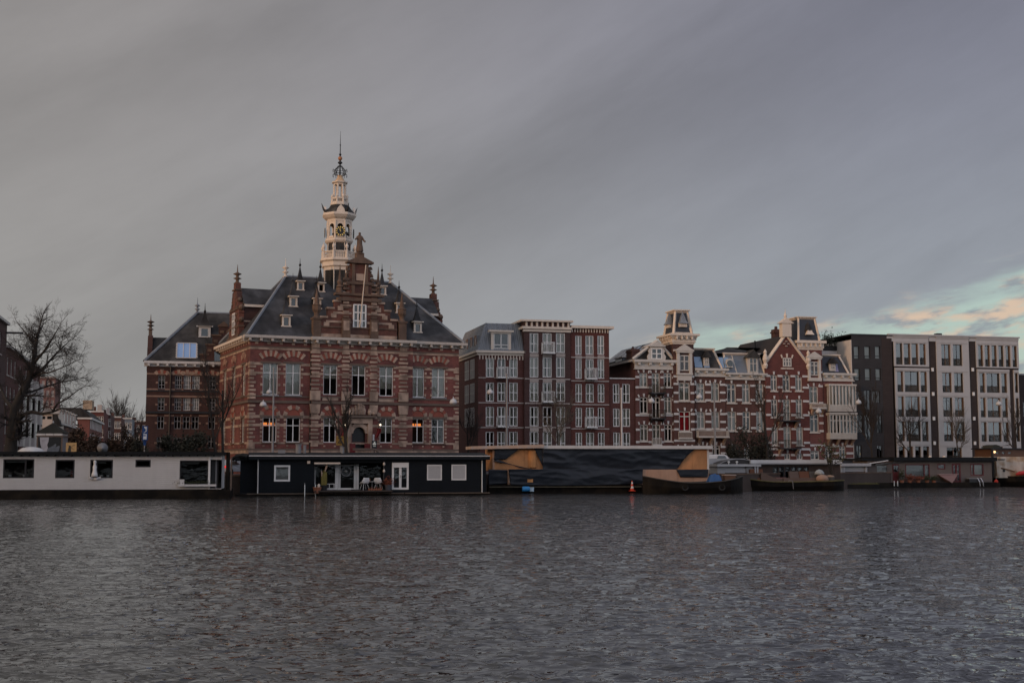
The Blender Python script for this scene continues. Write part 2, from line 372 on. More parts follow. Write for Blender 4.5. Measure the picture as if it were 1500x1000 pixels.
# ---- stone work
st, ar, mo = MB(), MB(), MB()
st2, ar2, mo2 = MB(), MB(), MB()
def stonework(st, ar, mo, u0, u1, v, uppers, lowers, end0, end1, quoin):
    hs = uppers+lowers
    Zu1, Zu0 = uppers[0][3], uppers[0][2]; hu = Zu1-Zu0
    for zz, t in ((Zu1-.02, .17), (Zu0+hu*.70, .15)): band(st, u0, u1, zz-t, zz+t-.06, hs, v-.03, v+.05)
    Zl1, Zl0 = lowers[0][3], lowers[0][2]; hl = Zl1-Zl0
    for zz, t in ((Zl1+.1, .17), (Zl0+hl*.70, .15), (Zl0-.05, .12)): band(st, u0, u1, zz-t, zz+t-.04, hs, v-.03, v+.05)
    for a, b, c, d in uppers:                # blocks of stone beside the openings
        n = 8; s = (d-c)/n
        for i in range(n):
            if i % 2: continue
            zz = c+s*(i+.25); wdt = .26 if (i//2) % 2 else .20
            st.box(a-wdt, a-.02, v-.045, v+.04, zz, zz+s*.62); st.box(b+.02, b+wdt, v-.045, v+.04, zz, zz+s*.62)
    for a, b, c, d in lowers:
        n = 6; s = (d-c)/n
        for i in range(n):
            zz = c+s*(i+.2); wdt = .27
            st.box(a-wdt, a-.02, v-.045, v+.04, zz, zz+s*.5); st.box(b+.02, b+wdt, v-.045, v+.04, zz, zz+s*.5)
    for a, b, c, d in uppers:                # flat segmental arch of stone and red brick
        cx = (a+b)/2; w = b-a; mo.box(a-.28, b+.28, v-.09, v+.04, d, d+.2)
        r0 = w*.82; zc = d+.42-r0*.76
        arch(st, ar, cx, zc, r0, r0+.55, math.pi*.5+.72, math.pi*.5-.72, 9, v-.05, v+.05)
    for a, b, c, d in lowers:                # round arch with a brick field
        cx = (a+b)/2; w = b-a; mo.box(a-.28, b+.28, v-.09, v+.04, d, d+.22)
        arch(st, ar, cx, d+.2, w*.47, w*.47+.36, math.pi, 0, 7, v-.06, v+.05)
        fld = [(cx+w*.47*math.cos(t), d+.2+w*.42*math.sin(t)) for t in [math.pi*i/10 for i in range(11)]]
        ar.prism(fld, 'y', v-.012, v+.03)
        for s_ in (-1, 1):                   # small corbels under the sill
            for q in (.25, .6): st.box(cx+s_*w*.42-.1, cx+s_*w*.42+.1, v-.07, v+.03, c-.2-q, c-.04-q)
    if quoin:
        for u, s_ in quoin:
            for i in range(26):
                zz = Zl0+.02+i*.40
                if zz > Zu1+.1 or Zs0-.25 < zz < Zu0-.15: continue
                wdt = .62 if i % 2 else .42
                a, b = sorted((u, u+s_*wdt)); st.box(a, b, v-.05, v+.04, zz, zz+.22)
            for zz in (Zs1+.14, Zp+.12): a, b = sorted((u, u+s_*.62)); st.box(a, b, v-.07, v+.04, zz, zz+.55)
    z508 = z(512, 400); band(st, u0, u1, z508, z508+.22, (), v-.05); band(mo, u0, u1, z508+.22, z508+.34, (), v-.10)
    band(mo, u0, u1, Zs0, Zs1, (), v-.14); band(mo, u0, u1, Zs1+.36, Zs1+.5, hs, v-.07)
    band(mo, u0, u1, Zp, Zp+.16, (), v-.10); band(st, u0, u1, Zp-.34, Zp, (), v-.06); 
    n = max(2, int((u1-u0)/1.15))
    for i in range(n):
        u = u0+(i+.5)*(u1-u0)/n; st.box(u-.16, u+.16, v-.05, v+.04, z508+.55, z508+.85)
stonework(st, ar, mo, 0, CB0-.01, 0, up[0], lo[0], 1, 0, [(0, 1)])
stonework(st, ar, mo, CB1+.01, TW, 0, up[1], lo[1], 0, 1, [(TW, -1)])
stonework(st, ar, mo, CB0, CB1, PV, upc, loc, 0, 0, [])
stonework(st2, ar2, mo2, -TD, -.0, 0, sw[0::2], sw[1::2], 0, 0, [(0, -1)])
st2.build('stone_trim', STONE, hall, rz=-90); ar2.build('arches', ARCHRED, hall, rz=-90); mo2.build('string_course', MOULD, hall, rz=-90)
# pilasters of the centre bay
for px in (461.5, 506, 547, 590.5):
    u = M.u(px, 560, PV); w = .52 if px not in (506, 547) else .42
    for i in range(15):
        zz = Zs1+1.2+i*.42
        if zz < zc0-1.0: st.box(u-w*(1 if i % 2 else .8), u+w*(1 if i % 2 else .8), PV-.10, PV+.03, zz, zz+.22)
    st.box(u-w*1.05, u+w*1.05, PV-.20, PV+.03, Zs1+.1, Zs1+1.1); st.prism([(u-w*.9, Zs0-1.), (u+w*.9, Zs0-1.), (u+w*1.1, Zs0-.05), (u-w*1.1, Zs0-.05)], 'y', PV-.22, PV+.03)
    st.box(u-w*.8, u+w*.8, PV-.08, PV+.03, zc0-1.0, zc0-.05)
    if px in (461.5, 590.5):
        for i in range(12):
            zz = Zp+.4+i*.4; st.box(u-w*(1 if i % 2 else .75), u+w*(1 if i % 2 else .75), PV-.07, PV+.03, zz, zz+.22) if zz < Zs0-1.05 else None
for h in (upc[0], upc[2], upc[1]): st.box(h[0]-.1, h[1]+.1, PV-.06, PV+.03, h[2]-.62, h[2]-.25)
# door case with its pediment of carved figures
dc = (door[0]+door[1])/2; dw = (door[1]-door[0])/2; zdt = door[3]
for s_ in (-1, 1): st.box(dc+s_*(dw+.42)-.24, dc+s_*(dw+.42)+.24, PV-.32, PV+.03, 0, zdt+.35)
arch(st, st, dc, zdt-dw*.95, dw*.93, dw+.35, math.pi, 0, 8, PV-.16, PV+.2)
st.box(dc-dw-.66, dc+dw+.66, PV-.34, PV+.03, zdt+.36, zdt+.95); mo.box(dc-dw-.95, dc+dw+.95, PV-.62, PV+.03, zdt+.95, zdt+1.2)
rc = random.Random(3)
for i in range(16):
    x = dc+rc.uniform(-1.6, 1.6); hh = .35+.95*max(0, 1-abs(x-dc)/1.7); st.lathe([(.05, 0), (.2, .1), (.24, hh*.5), (.14, hh*.8), (.16, hh*.9), (.02, hh)], (x, PV-.2, zdt+1.2), 7)
st.build('stone_trim', STONE, hall); ar.build('arches', ARCHRED, hall); mo.build('string_course', MOULD, hall)
DOORRED = mat('dark_red_paint', (.11, .012, .012), rough=.5)
db = MB().box(door[0], door[1], PV+.34, PV+.4, door[2], door[3]).build('door', mat('dark_door', (.012, .012, .013), rough=.35), hall)
MB().box(door[0]-.35, door[0]+.22, PV-.46, PV-.36, door[2], zdt-1.75).build('door_leaf', DOORRED, db); MB().box(door[1]-.22, door[1]+.4, PV-.46, PV-.36, door[2], zdt-1.75).build('door_leaf', DOORRED, db)
MB().box(door[0]+.05, door[1]-.05, PV+.24, PV+.33, zdt-1.75, zdt-1.6).build('transom', DOORRED, db)
# windows
for i, h in enumerate(up[0]+up[1]): win(hall, h, cur=CURT, sill=GREYM, zs=(.70,))
for i, h in enumerate(upc): win(hall, h, v=PV+.17, cur=CURTB, ch=(.45, .30, .75)[i], sill=GREYM, zs=(.68,))
for i, h in enumerate(lo[0]+lo[1]): win(hall, h, sill=MOULD, zs=(.68,))
for i, h in enumerate(loc): win(hall, h, v=PV+.17, cur=CURTB, ch=(.33, .6)[i], sill=MOULD, zs=(.68,))
for i, h in enumerate(sw): win(hall, h, cur=CURT if i % 2 == 0 else None, sill=MOULD, zs=(.69,), rz=-90)
# pendant lamps that burn behind two of the ground-floor windows
LAMPO = mat('lit_orange_shade', (.8, .3, .1), emit=(1, .28, .06, .55))
for h, lb in ((lo[0][0], 'lit orange lamp behind the ground floor window at the left corner'), (lo[1][0], 'lit orange lamp behind the ground floor window right of the entrance bay')):
    l = M.shift((h[0]+h[1])/2, .9)
    t = thing('pendant_lamp', lb, 'lamp', (l.o[0], l.o[1], M.gz+h[3]-.85), M.ang, 'lit lamps inside the town hall')
    for s_ in (-.38, .38): MB().prism([(s_-.3, 0), (s_+.3, 0), (s_+.26, .34), (s_-.26, .34)], 'y', -.15, .15).build('lamp_shade', LAMPO, t)
    MB().box(-.4, .4, -.02, .02, .34, .38).build('rod', BLACKM, t); MB().tube((0, 0, .38), (0, 0, 1.1), .012).build('cord', BLACKM, t)
# ---- cornice and gutter
co_ = MB()
def cornice(mb, u0, u1, v, z0, z1, proj, br=True, step=1.15):
    h = z1-z0
    mb.box(u0, u1, v-proj*.25, v+.2, z0, z0+h*.35); mb.box(u0, u1, v-proj, v+.2, z0+h*.55, z1); mb.box(u0, u1, v-proj*.6, v+.2, z0+h*.35, z0+h*.55)
    if br:
        n = max(2, round((u1-u0)/step))
        for i in range(n):
            u = u0+(i+.5)*(u1-u0)/n; mb.box(u-.12, u+.12, v-proj*.9, v-proj*.25, z0+h*.1, z0+h*.55)
cornice(co_, -.75, CB0-.2, 0, zc0-.1, zc1, .75); cornice(co_, CB1+.2, TW+.75, 0, zc0-.1, zc1, .75); cornice(co_, CB0-.2, CB1+.2, PV, zc0-.1, zc1+.02, .75)
co_.build('cornice', CORN, hall)
co_ = MB(); cornice(co_, -TD-.75, -.76, 0, zc0-.1, zc1-.004, .75); co_.build('cornice', CREAM, hall, rz=-90)
co_ = MB(); cornice(co_, .76, TD+.75, 0, zc0-.1, zc1-.004, .75, False); co_.build('cornice', CREAM, hall, rz=90, loc=(TW, 0, 0))
# drain pipes
for px in (454, 600): u = M.u(px, 600); MB().tube((u, -.12, 0), (u, -.12, zc0-.1), .07).build('drain_pipe', BLACKM, hall)
# ---- hipped roof
RZ, RV, RU0, RU1 = 21.62, TD/2, 5.45, 17.6
ze = zc1+.02; e = .45
A, B, C_, D_ = (-e, -e, ze), (TW+e, -e, ze), (TW+e, TD+e, ze), (-e, TD+e, ze); P0, P1 = (RU0, RV, RZ), (RU1, RV, RZ)
rf = MB()
def slope(mb, pts, n=10):  # a roof plane with the slight sag and unevenness of old slate
    mb.poly(pts)
slope(rf, [A, B, P1, P0]); slope(rf, [C_, D_, P0, P1]); slope(rf, [D_, A, P0]); slope(rf, [B, C_, P1])
roof = rf.build('roof', SLATE, hall)
hp = MB()
for a, b in ((A, P0), (B, P1), (C_, P1), (D_, P0)): hp.tube(a, b, .16, n=6)
hp.tube(P0, P1, .15)
hp.build('hip_flashing', LEAD, roof)
def finial(mb, c, h, r=.22): mb.lathe([(r*1.2, 0), (r*.5, h*.10), (r*.45, h*.2), (r*1.3, h*.27), (r*.5, h*.33), (r*.4, h*.42), (r*1.35, h*.5), (r*.4, h*.58), (r*.2, h*.62), (.02, h)], c, 10)
for p in (P0, P1): f = MB(); finial(f, (p[0], p[1], p[2]-.1), 2.1, .30); f.build('finial', CREAM, roof, smooth=True)
# dormers: pixel of the little window's foot, width
def roofv(zz): return -e+(zz-ze)/(RZ-ze)*(RV+e)
def dormer(px, py, w=.62, h=.95):
    v = 1.
    for _ in range(12): u, zz = M.uz(px, py, v); v = v*.4+.6*roofv(zz)
    v -= .05; yb = v+(h+.6)/(RZ-ze)*(RV+e)
    d = MB(); d.box(u-w, u+w, v+.02, yb+.2, zz-.05, zz+h); dd = d.build('dormer', SLATE, hall)
    f = MB(); f.box(u-w-.03, u-w*.62, v-.08, v+.03, zz, zz+h); f.box(u+w*.62, u+w+.03, v-.08, v+.03, zz, zz+h); f.box(u-w*.62, u+w*.62, v-.08, v+.03, zz+h*.82, zz+h); f.box(u-w-.12, u+w+.12, v-.12, v+.03, zz-.12, zz)
    f.box(u-w*1.4, u+w*1.4, v-.34, v+.3, zz+h, zz+h+.1)
    f.build('frame', CREAM, dd)
    MB().poly([(u-w*.6, v, zz), (u+w*.6, v, zz), (u+w*.6, v, zz+h*.82), (u-w*.6, v, zz+h*.82)]).build('pane', GLASSD, dd, fix=False)
    s = MB(); cy = v+.35; s.lathe([(w*1.85, 0), (w*1.2, .16), (w*.75, .65), (w*.2, 1.5), (w*.12, 1.6), (.14, 1.72), (.16, 1.84), (.05, 1.95), (.015, 2.55)], (u, cy, zz+h+.1), 4, math.pi/4)
    s.box(u-w*1.0, u+w*1.0, cy, yb+1.2, zz+h*.95, zz+h+.28)
    s.build('spire', SLATE, dd)
for px, py, w in ((419, 477, .42), (429.5, 448, .39), (440, 424, .35), (464.5, 451, .39), (470, 426.5, .35), (611.5, 486, .42), (585.5, 457.5, .39), (560.5, 431, .35)): dormer(px, py, w, w*2.45)
# ---- cross gables at both ends
def crossgable(side):
    # local frame of the end wall: x along the wall (0 = its middle), y inwards, z up
    hw = 2.55; zr = 20.05; zev = M.z(380, 446, TD/2-hw)
    rz = -90 if side < 0 else 90; loc = (0, TD/2, 0) if side < 0 else (TW, TD/2, 0)
    g = MB(); prof = [(-hw, zc1-.3), (hw, zc1-.3), (hw, zc1+1.4), (hw-.25, zc1+1.45), (hw-.25, zc1+2.9), (hw-.1, zc1+2.95), (hw-.3, zc1+3.3), (hw-.8, zc1+3.4), (hw-.9, zc1+4.1), (hw-1.25, zc1+4.2), (hw-1.4, zr-.5), (.55, zr-.4), (.5, zr+.5)]
    prof = prof+[(-x, y) for x, y in prof[::-1] if x > 0 and (x, y) not in prof[:2]]
    g.prism(prof, 'y', -.12, .45); ga = g.build('gable', BRICKG, hall, rz=rz, loc=loc)
    t = MB()
    for i in range(8): zz = zc1+.2+i*.62; [t.box(s_*(.85+.0)-.14+(s_*.0), s_*.85+.14, -.2, .1, zz, zz+.28) for s_ in (-1, 1)]
    for i in range(5): zz = zc1+.5+i*.75; x = hw-.25-.18*i; [t.box(*sorted((s_*(x-.5), s_*(x+.12))), -.2, .5, zz, zz+.2) for s_ in (-1, 1)]
    t.box(-hw-.3, hw+.3, -.3, .5, zc1-.1, zc1+.45)
    t.box(-.8, .8, -.25, .5, zr-.35, zr-.2); t.box(-hw+.4, hw-.4, -.22, .5, zc1+3.3, zc1+3.45); t.box(-hw-.1, hw+.1, -.22, .5, zc1+1.4, zc1+1.55)
    for s_ in (-1, 1):
        for x, zz, r in ((hw-.15, zc1+3.5, .3), (hw-1.05, zc1+4.4, .26), (hw-.05, zc1+2.2, .26)): t.lathe([(r*.3, -r*1.2), (r, -r*.5), (r*1.1, 0), (r*.8, r*.6), (r*.2, r)], (s_*x, .15, zz), 8)
    t.build('stone_trim', STONED, ga)
    p = MB(); finial(p, (0, .15, zr+.45), 2.1, .36); p.build('finial', STONED, ga, smooth=True)
    wdw = MB().box(-.6, .6, -.17, -.1, zc1+.7, zc1+3.0).build('window', GLASSD, ga)
    f = MB()
    for x in (-.6, 0, .6): f.box(x-.07, x+.07, -.22, -.12, zc1+.7, zc1+3.0)
    for zz in (zc1+.7, zc1+2.2, zc1+3.0): f.box(-.6, .6, -.21, -.125, zz-.06, zz+.06)
    f.build('frame', WHITE, ga)
    ln = 5.6
    b = MB(); b.box(-hw+.3, hw-.3, .4, ln, zc1-.3, zev-.1); b.build('side_wall', BRICKD, ga)
    sb = MB()
    for zz in (zc1+.95, zc1+1.95): sb.box(-hw+.25, hw-.25, .45, ln-.5, zz, zz+.16)
    sb.build('stone_band', STONE, ga)
    r = MB(); r.prism([(-hw+.1, zev), (hw-.1, zev), (.5, zr-.1), (0, zr), (-.5, zr-.1)], 'y', .42, ln+.6); r.build('roof', SLATE, ga)
    gt = MB()
    for s_ in (-1, 1): gt.box(*sorted((s_*(hw-.32), s_*(hw+.0))), .45, ln, zev-.28, zev-.02)
    gt.build('gutter', CREAM, ga)
crossgable(-1); crossgable(1)
# ---- the stepped centre gable
gv = PV-.05
def gp(px, py): return M.uz(px, py, gv)
cu = M.u(526.3, 470, gv)
left = [(469.5, 492), (469.5, 464.8), (480, 464.8), (480, 452), (490, 452), (490, 441.5), (499.5, 441.5), (499.5, 432.5), (508, 432), (508, 424), (511, 414.5), (513, 414), (512, 408), (511, 402), (513, 396), (514.5, 391), (514, 386)]
pts = [gp(*p) for p in left]; pts = [(x-cu, y) for x, y in pts]; pts[0] = (pts[0][0], zc1-.1)
prof = [(cu+x, y) for x, y in pts]+[(cu-x, y) for x, y in pts[::-1]]
g = MB(); gwin = M.H(517.8, 535.4, 446.5, 479.8, gv)
g.prism(prof, 'y', gv, gv+.55); gable = g.build('gable', BRICKG, hall)
w_ = MB().box(gwin[0], gwin[1], gv-.03, gv+.02, gwin[2], gwin[3]).build('window', GLASSD, gable)
f = MB()
for k in (0, .36, .68, 1): x = gwin[0]+(gwin[1]-gwin[0])*k; f.box(x-.07, x+.07, gv-.10, gv+.01, gwin[2], gwin[3])
for k in (0, .30, .66, 1): x = gwin[2]+(gwin[3]-gwin[2])*k; f.box(gwin[0], gwin[1], gv-.094, gv+.01, x-.06, x+.06)
f.build('frame', WHITE, gable)
s = MB()
for i in range(1, len(pts)-6, 2):     # coping on each step
    pass
for a, b in ((1, 2), (3, 4), (5, 6)):
    for s_ in (-1, 1):
        x0, x1 = sorted((s_*pts[a][0]-s_*.08, s_*pts[b][0])); s.box(cu+x0, cu+x1, gv-.12, gv+.67, pts[a][1]-.02, pts[a][1]+.18)
        x0, x1 = sorted((s_*pts[a][0]+s_*.35, s_*pts[a][0]+s_*.95)); s.box(cu+x0, cu+x1, gv-.05, gv+.3, pts[a][1]-.9, pts[a][1]-.45)
hwid = lambda zz: max([abs(x) for x, y in pts if y >= zz-.01] or [0])
for py in (474, 461, 450): 
    zz = gp(526, py)[1]; hw = hwid(zz+.3)
    for s_ in (-1, 1): x0, x1 = sorted((s_*(gwin[1]-gwin[0])*.66, s_*(hw-.6))); s.box(cu+x0, cu+x1, gv-.05, gv+.2, zz, zz+.22)
zb = zc1+.1
s.box(cu-abs(pts[0][0]), cu+abs(pts[0][0]), gv-.10, gv+.2, zb, zb+.35)
sd = MB()
zz = gp(526, 480)[1]; hw = abs(pts[0][0]); sd.box(cu-hw, cu+hw, gv-.1, gv+.2, zz-.1, zz+.04)
for px in (506.5, 547.5):
    u = M.u(px, 470, gv); sd.box(u-.45, u+.45, gv-.28, gv+.1, zb, zb+2.0)
    s.box(u-.32, u+.32, gv-.31, gv+.1, zb+.75, zb+1.75)
    for i in range(9): q = zb+2.1+i*.5; (s if i % 2 else sd).box(u-.32, u+.32, gv-.12, gv+.1, q, q+.24)
zz = gp(526, 441)[1]; sd.box(cu-2.4, cu+2.4, gv-.22, gv+.6, zz-.05, zz+.3)
zz = gp(526, 433.5)[1]; sd.box(cu-2.7, cu+2.7, gv-.22, gv+.6, zz, zz+.25)
zz = gp(526, 417)[1]; sd.box(cu-1.5, cu+1.5, gv-.2, gv+.6, zz, zz+.3)
for s_ in (-1, 1):
    for dx, py, r in ((2.15, 427, .38), (1.55, 421, .28), (1.25, 405, .3), (1.2, 394, .22), (1.45, 411, .24)):
        zz = gp(526, py)[1]; sd.path([(cu+s_*dx+r*math.cos(t)*.6, gv+.25, zz+r*math.sin(t)*1.1) for t in [i*.7 for i in range(9)]], .17, 6)
    u = cu+s_*2.05                                       # scroll obelisks
    zz = gp(526, 432)[1]; sd.lathe([(.3, 0), (.3, .7), (.42, .8), (.2, 1.0), (.32, 1.3), (.18, 1.55), (.16, 1.7), (.02, 3.2)], (cu+s_*2.12, gv+.2, zz), 8)
    sd.box(cu+s_*.75-.17, cu+s_*.75+.17, gv-.14, gv+.1, gp(526, 431)[1], gp(526, 418)[1]); 
    x = cu+s_*.72; sd.box(x-.16, x+.16, gv-.13, gv+.1, gp(526, 414)[1], gp(526, 387)[1])
s.box(cu-.42, cu+.42, gv-.08, gv+.1, gp(526, 411)[1], gp(526, 401)[1])
zp = gp(526, 386)[1]; sd.prism([(cu-1.45, zp), (cu+1.45, zp), (cu+1.45, zp+.16), (cu, zp+.85), (cu-1.45, zp+.16)], 'y', gv-.35, gv+.7)
sd.box(cu-.42, cu+.42, gv-.15, gv+.6, zp+.5, zp+1.1)
s.build('stone_trim', STONE, gable); sd.build('carved_trim', STONED, gable)
for px, lb in ((464.3, 0), (589.5, 1)):
    u = M.u(px, 475, gv); p = MB(); p.box(u-.42, u+.42, gv-.15, gv+.6, zc1-.1, zc1+1.9); p.box(u-.52, u+.52, gv-.25, gv+.7, zc1+1.9, zc1+2.1)
    p.lathe([(.42, 0), (.25, .25), (.3, .5), (.48, .8), (.48, 1.25), (.55, 1.3), (.3, 1.45), (.03, 3.1)], (u, gv+.2, zc1+2.1), 8); p.build('pinnacle', STONED, hall)
a, b = M.uz(527.5, 479, gv-.2), M.uz(536, 388, gv-1.6)
MB().tube((a[0], gv-.1, a[1]), (b[0], gv-1.6, b[1]), .075, .05, 8).build('flagpole', CREAM, hall)
# ---- clock tower
TU, TV = 11.5, 7.75
def tz(py): return M.z(497, py, TV)
k = (M.u(507, 380, TV)-M.u(497, 380, TV))/10*1.02       # metres per pixel there
RO = R_(11)
tower = MB()
def octo(mb, prof): mb.lathe([(r*k, tz(py)) for r, py in prof], (TU, TV, 0), 8, RO)
octo(tower, [(22, 398), (22, 393.5), (24.5, 392), (24.5, 386), (27.5, 384), (27.5, 381.5), (25, 381), (24, 380), (18, 380), (18, 371)])
octo(tower, [(16, 358), (18.5, 357), (20.5, 354.5), (20.5, 352), (17.5, 351), (17.5, 350)])
octo(tower, [(17.5, 327), (18, 325.5), (18, 323.5), (21.5, 321), (24.5, 317.5), (24.5, 314.5), (20, 313)])
octo(tower, [(13, 303), (13.5, 300), (13.5, 298.5), (11.8, 298), (11.8, 297)])
octo(tower, [(11.8, 293), (12.2, 292), (12.2, 290.6), (9, 290)])
octo(tower, [(8.5, 271.5), (9, 269.8), (11.5, 268.5), (11.5, 267), (7, 266)])
def corners(r, py0, py1, w, n=8):
    for i in range(n):
        t = RO+2*math.pi*i/n; x, y = TU+r*k*math.cos(t), TV+r*k*math.sin(t); tower.tube((x, y, tz(py0)), (x, y, tz(py1)), w*k, n=6)
corners(17, 351, 326, 1.5); corners(16.6, 370, 357, .7); corners(8.3, 291, 271, 1.25); corners(21.3, 430, 393, .8)
for i in range(8):   # belfry arches: the wall beside and above each opening
    t0, t1 = RO+2*math.pi*i/8, RO+2*math.pi*(i+1)/8
    p0 = Vector((TU+17*k*math.cos(t0), TV+17*k*math.sin(t0))); p1 = Vector((TU+17*k*math.cos(t1), TV+17*k*math.sin(t1)))
    nrm = Vector((math.cos((t0+t1)/2), math.sin((t0+t1)/2)))
    zt, za, zb_ = tz(326), tz(334), tz(350.5)
    def at2(f, zz, o=0): q = p0.lerp(p1, f)+nrm*o; return (q.x, q.y, zz)
    ap = [(.5-.31*math.cos(a), za+.31*(p1-p0).length*math.sin(a)) for a in [math.pi*j/8 for j in range(9)]]
    outer = [(0, zb_), (0, zt), (1, zt), (1, zb_), (.81, zb_), *[(f, zz) for f, zz in ap[::-1]], (.19, zb_)]
    tower.add([at2(f, zz, .02) for f, zz in outer]+[at2(f, zz, -.12) for f, zz in outer], [tuple(range(len(outer))), tuple(range(2*len(outer)-1, len(outer)-1, -1))]+[(j, (j+1) % len(outer), (j+1) % len(outer)+len(outer), j+len(outer)) for j in range(len(outer))])
    tower.add([at2(.2, tz(348), .1), at2(.8, tz(348), .1), at2(.8, tz(350.5), .1), at2(.2, tz(350.5), .1), at2(.2, tz(348), -.1), at2(.8, tz(348), -.1), at2(.8, tz(350.5), -.1), at2(.2, tz(350.5), -.1)], [(0, 1, 2, 3), (7, 6, 5, 4), (0, 4, 5, 1), (3, 2, 6, 7)])
tw = tower.build('clock_tower', CREAM, hall)
o_ = MB(); octo(o_, [(21, 432), (21, 397)]); o_.build('slate_base', SLATED, tw)
o_ = MB(); octo(o_, [(16.2, 371), (16.2, 357.5)]); o_.build('slate_panel', SLATED, tw)
o_ = MB(); octo(o_, [(23.8, 314.6), (20, 311), (16.5, 307), (14, 303), (13, 301)]); o_.build('skirt_roof', SLATED, tw)
o_ = MB(); octo(o_, [(6, 350), (6, 331)]); octo(o_, [(9, 334), (4, 329)]); o_.lathe([(1.0, 0), (.95, .1), (.6, .45), (.5, .8), (.2, .95)], (TU, TV-.6, tz(345)), 10); o_.build('bell_frame', mat('dark_timber', (.02, .018, .016)), tw)
bl = MB()
for i in range(8):   # balustrade and urns
    for r, y0, y1, nb, w in ((23.5, 381, 371.2, 7, .7), (11.2, 298, 292.5, 4, .5)):
        t0, t1 = RO+2*math.pi*i/8, RO+2*math.pi*(i+1)/8
        a = Vector((TU+r*k*math.cos(t0), TV+r*k*math.sin(t0), 0)); b = Vector((TU+r*k*math.cos(t1), TV+r*k*math.sin(t1), 0))
        zl, zh = Vector((0, 0, tz(y0))), Vector((0, 0, tz(y1)))
        for j in range(1, nb+1): q = a.lerp(b, j/(nb+1)); bl.lathe([(w*k*.5, 0), (w*k, (zh-zl).z*.35), (w*k*.45, (zh-zl).z*.7), (w*k*.7, (zh-zl).z)], q+zl, 6)
        bl.tube(a+zh, b+zh, w*k*1.5, n=4); bl.tube(a+zl, b+zl, w*k*1.5, n=4)
        q = a+zl; H = (zh-zl).z; m_ = 1.7 if r > 20 else 1.2
        bl.lathe([(m_*k*1.1, 0), (m_*k*1.1, H*1.12), (m_*k*1.4, H*1.15), (m_*k*.5, H*1.3), (m_*k*.9, H*1.4), (m_*k*1.45, H*1.7), (m_*k*1.1, H*1.95), (m_*k*.4, H*2.1), (.02, H*2.4)], q, 8)
bl.build('balustrade', CREAM, tw)
hn = MB(); hm = MB()
for i in range(8):   # curled corner horns and small pediments over the skirt roof
    t = RO+2*math.pi*i/8; c, s_ = math.cos(t), math.sin(t)
    P = lambda r, py: (TU+r*k*c, TV+r*k*s_, tz(py))
    if i % 2 == 0: hn.path([P(17, 310), P(22, 312), P(24.5, 309.5), P(26.5, 304.5), P(28, 301)], [2.6*k, 2.2*k, 1.4*k, .7*k, .15*k], 6)
    t = RO+2*math.pi*(i+.5)/8; c, s_ = math.cos(t), math.sin(t)
    if i % 2 == 1:
        for dr, sgn in ((0, 1),):
            tx, ty = -s_, c; b0 = (TU+21.6*k*c, TV+21.6*k*s_)
            pr = [(-6, 314.3), (6, 314.3), (4.5, 309), (0, 303.5), (-4.5, 309)]
            q = [(b0[0]+tx*x*k, b0[1]+ty*x*k, tz(y)) for x, y in pr]; q2 = [(x-c*3*k, y-s_*3*k, zz) for x, y, zz in q]
            hm.add(q+q2, [(0, 1, 2, 3, 4), (9, 8, 7, 6, 5)]+[(j, (j+1) % 5, (j+1) % 5+5, j+5) for j in range(5)])
hn.build('horn', SLATED, tw); hm.build('pediment', CREAM, tw)
BLK = mat('clock_black', (.012, .012, .014), rough=.4)
for i in range(0, 8):  # dials: on every other face
    t = RO+2*math.pi*(i+.5)/8
    if i % 2 == 0: continue
    c, s_ = math.cos(t), math.sin(t); cc = Vector((TU+16.9*k*c, TV+16.9*k*s_, tz(342))); tx = Vector((-s_, c, 0)); nn = Vector((c, s_, 0)); upv = Vector((0, 0, 1))
    def disc(mb, r, o, n=24, a0=0):
        q = [cc+nn*o+tx*(r*math.cos(2*math.pi*j/n))+upv*(r*math.sin(2*math.pi*j/n)) for j in range(n)]; q2 = [p-nn*.06 for p in q]
        mb.add(q+q2, [tuple(range(n)), tuple(range(2*n-1, n-1, -1))]+[(j, (j+1) % n, (j+1) % n+n, j+n) for j in range(n)])
    m1 = MB(); disc(m1, 7.4*k*.92, .26); cf = m1.build('clock_face', BLK, tw)
    m2 = MB()
    for j in range(12):
        a = math.pi*j/6; q = []
        for r, da in ((4.6*k, -.13), (6.6*k, -.12), (6.6*k, .12), (4.6*k, .13)): q.append(cc+nn*.285+tx*(r*math.sin(a+da))+upv*(r*math.cos(a+da)))
        m2.add(q, [(0, 1, 2, 3)])
    for a, ln, w in ((R_(-28), 3.4, .55), (R_(-12), 5.6, .4)):
        d = tx*math.sin(a)+upv*math.cos(a); p = tx*math.cos(a)-upv*math.sin(a); q = [cc+nn*.30-d*k-p*w*k, cc+nn*.30-d*k+p*w*k, cc+nn*.30+d*ln*k+p*w*k*.4, cc+nn*.30+d*ln*k-p*w*k*.4]; m2.add(q, [(0, 1, 2, 3)])
    m2.build('hands', GOLD, tw)
sp = MB()
octo(sp, [(8, 266), (5.5, 263), (4, 260), (3.6, 257)]); sp.build('cupola', mat('sandstone_cap', (.48, .33, .20)), tw)
sp = MB(); zt = tz
sp.lathe([(1.2*k, zt(258)), (1.0*k, zt(245)), (1.6*k, zt(243)), (.8*k, zt(241)), (3.4*k, zt(239)), (3.4*k, zt(238)), (1.1*k, zt(236)), (1.0*k, zt(233)), (1.1*k, zt(228)), (2.0*k, zt(226)), (.7*k, zt(225)), (.6*k, zt(213)), (1.1*k, zt(213)), (1.1*k, zt(212)), (.5*k, zt(212)), (.15*k, zt(192))], (TU, TV, 0), 8)
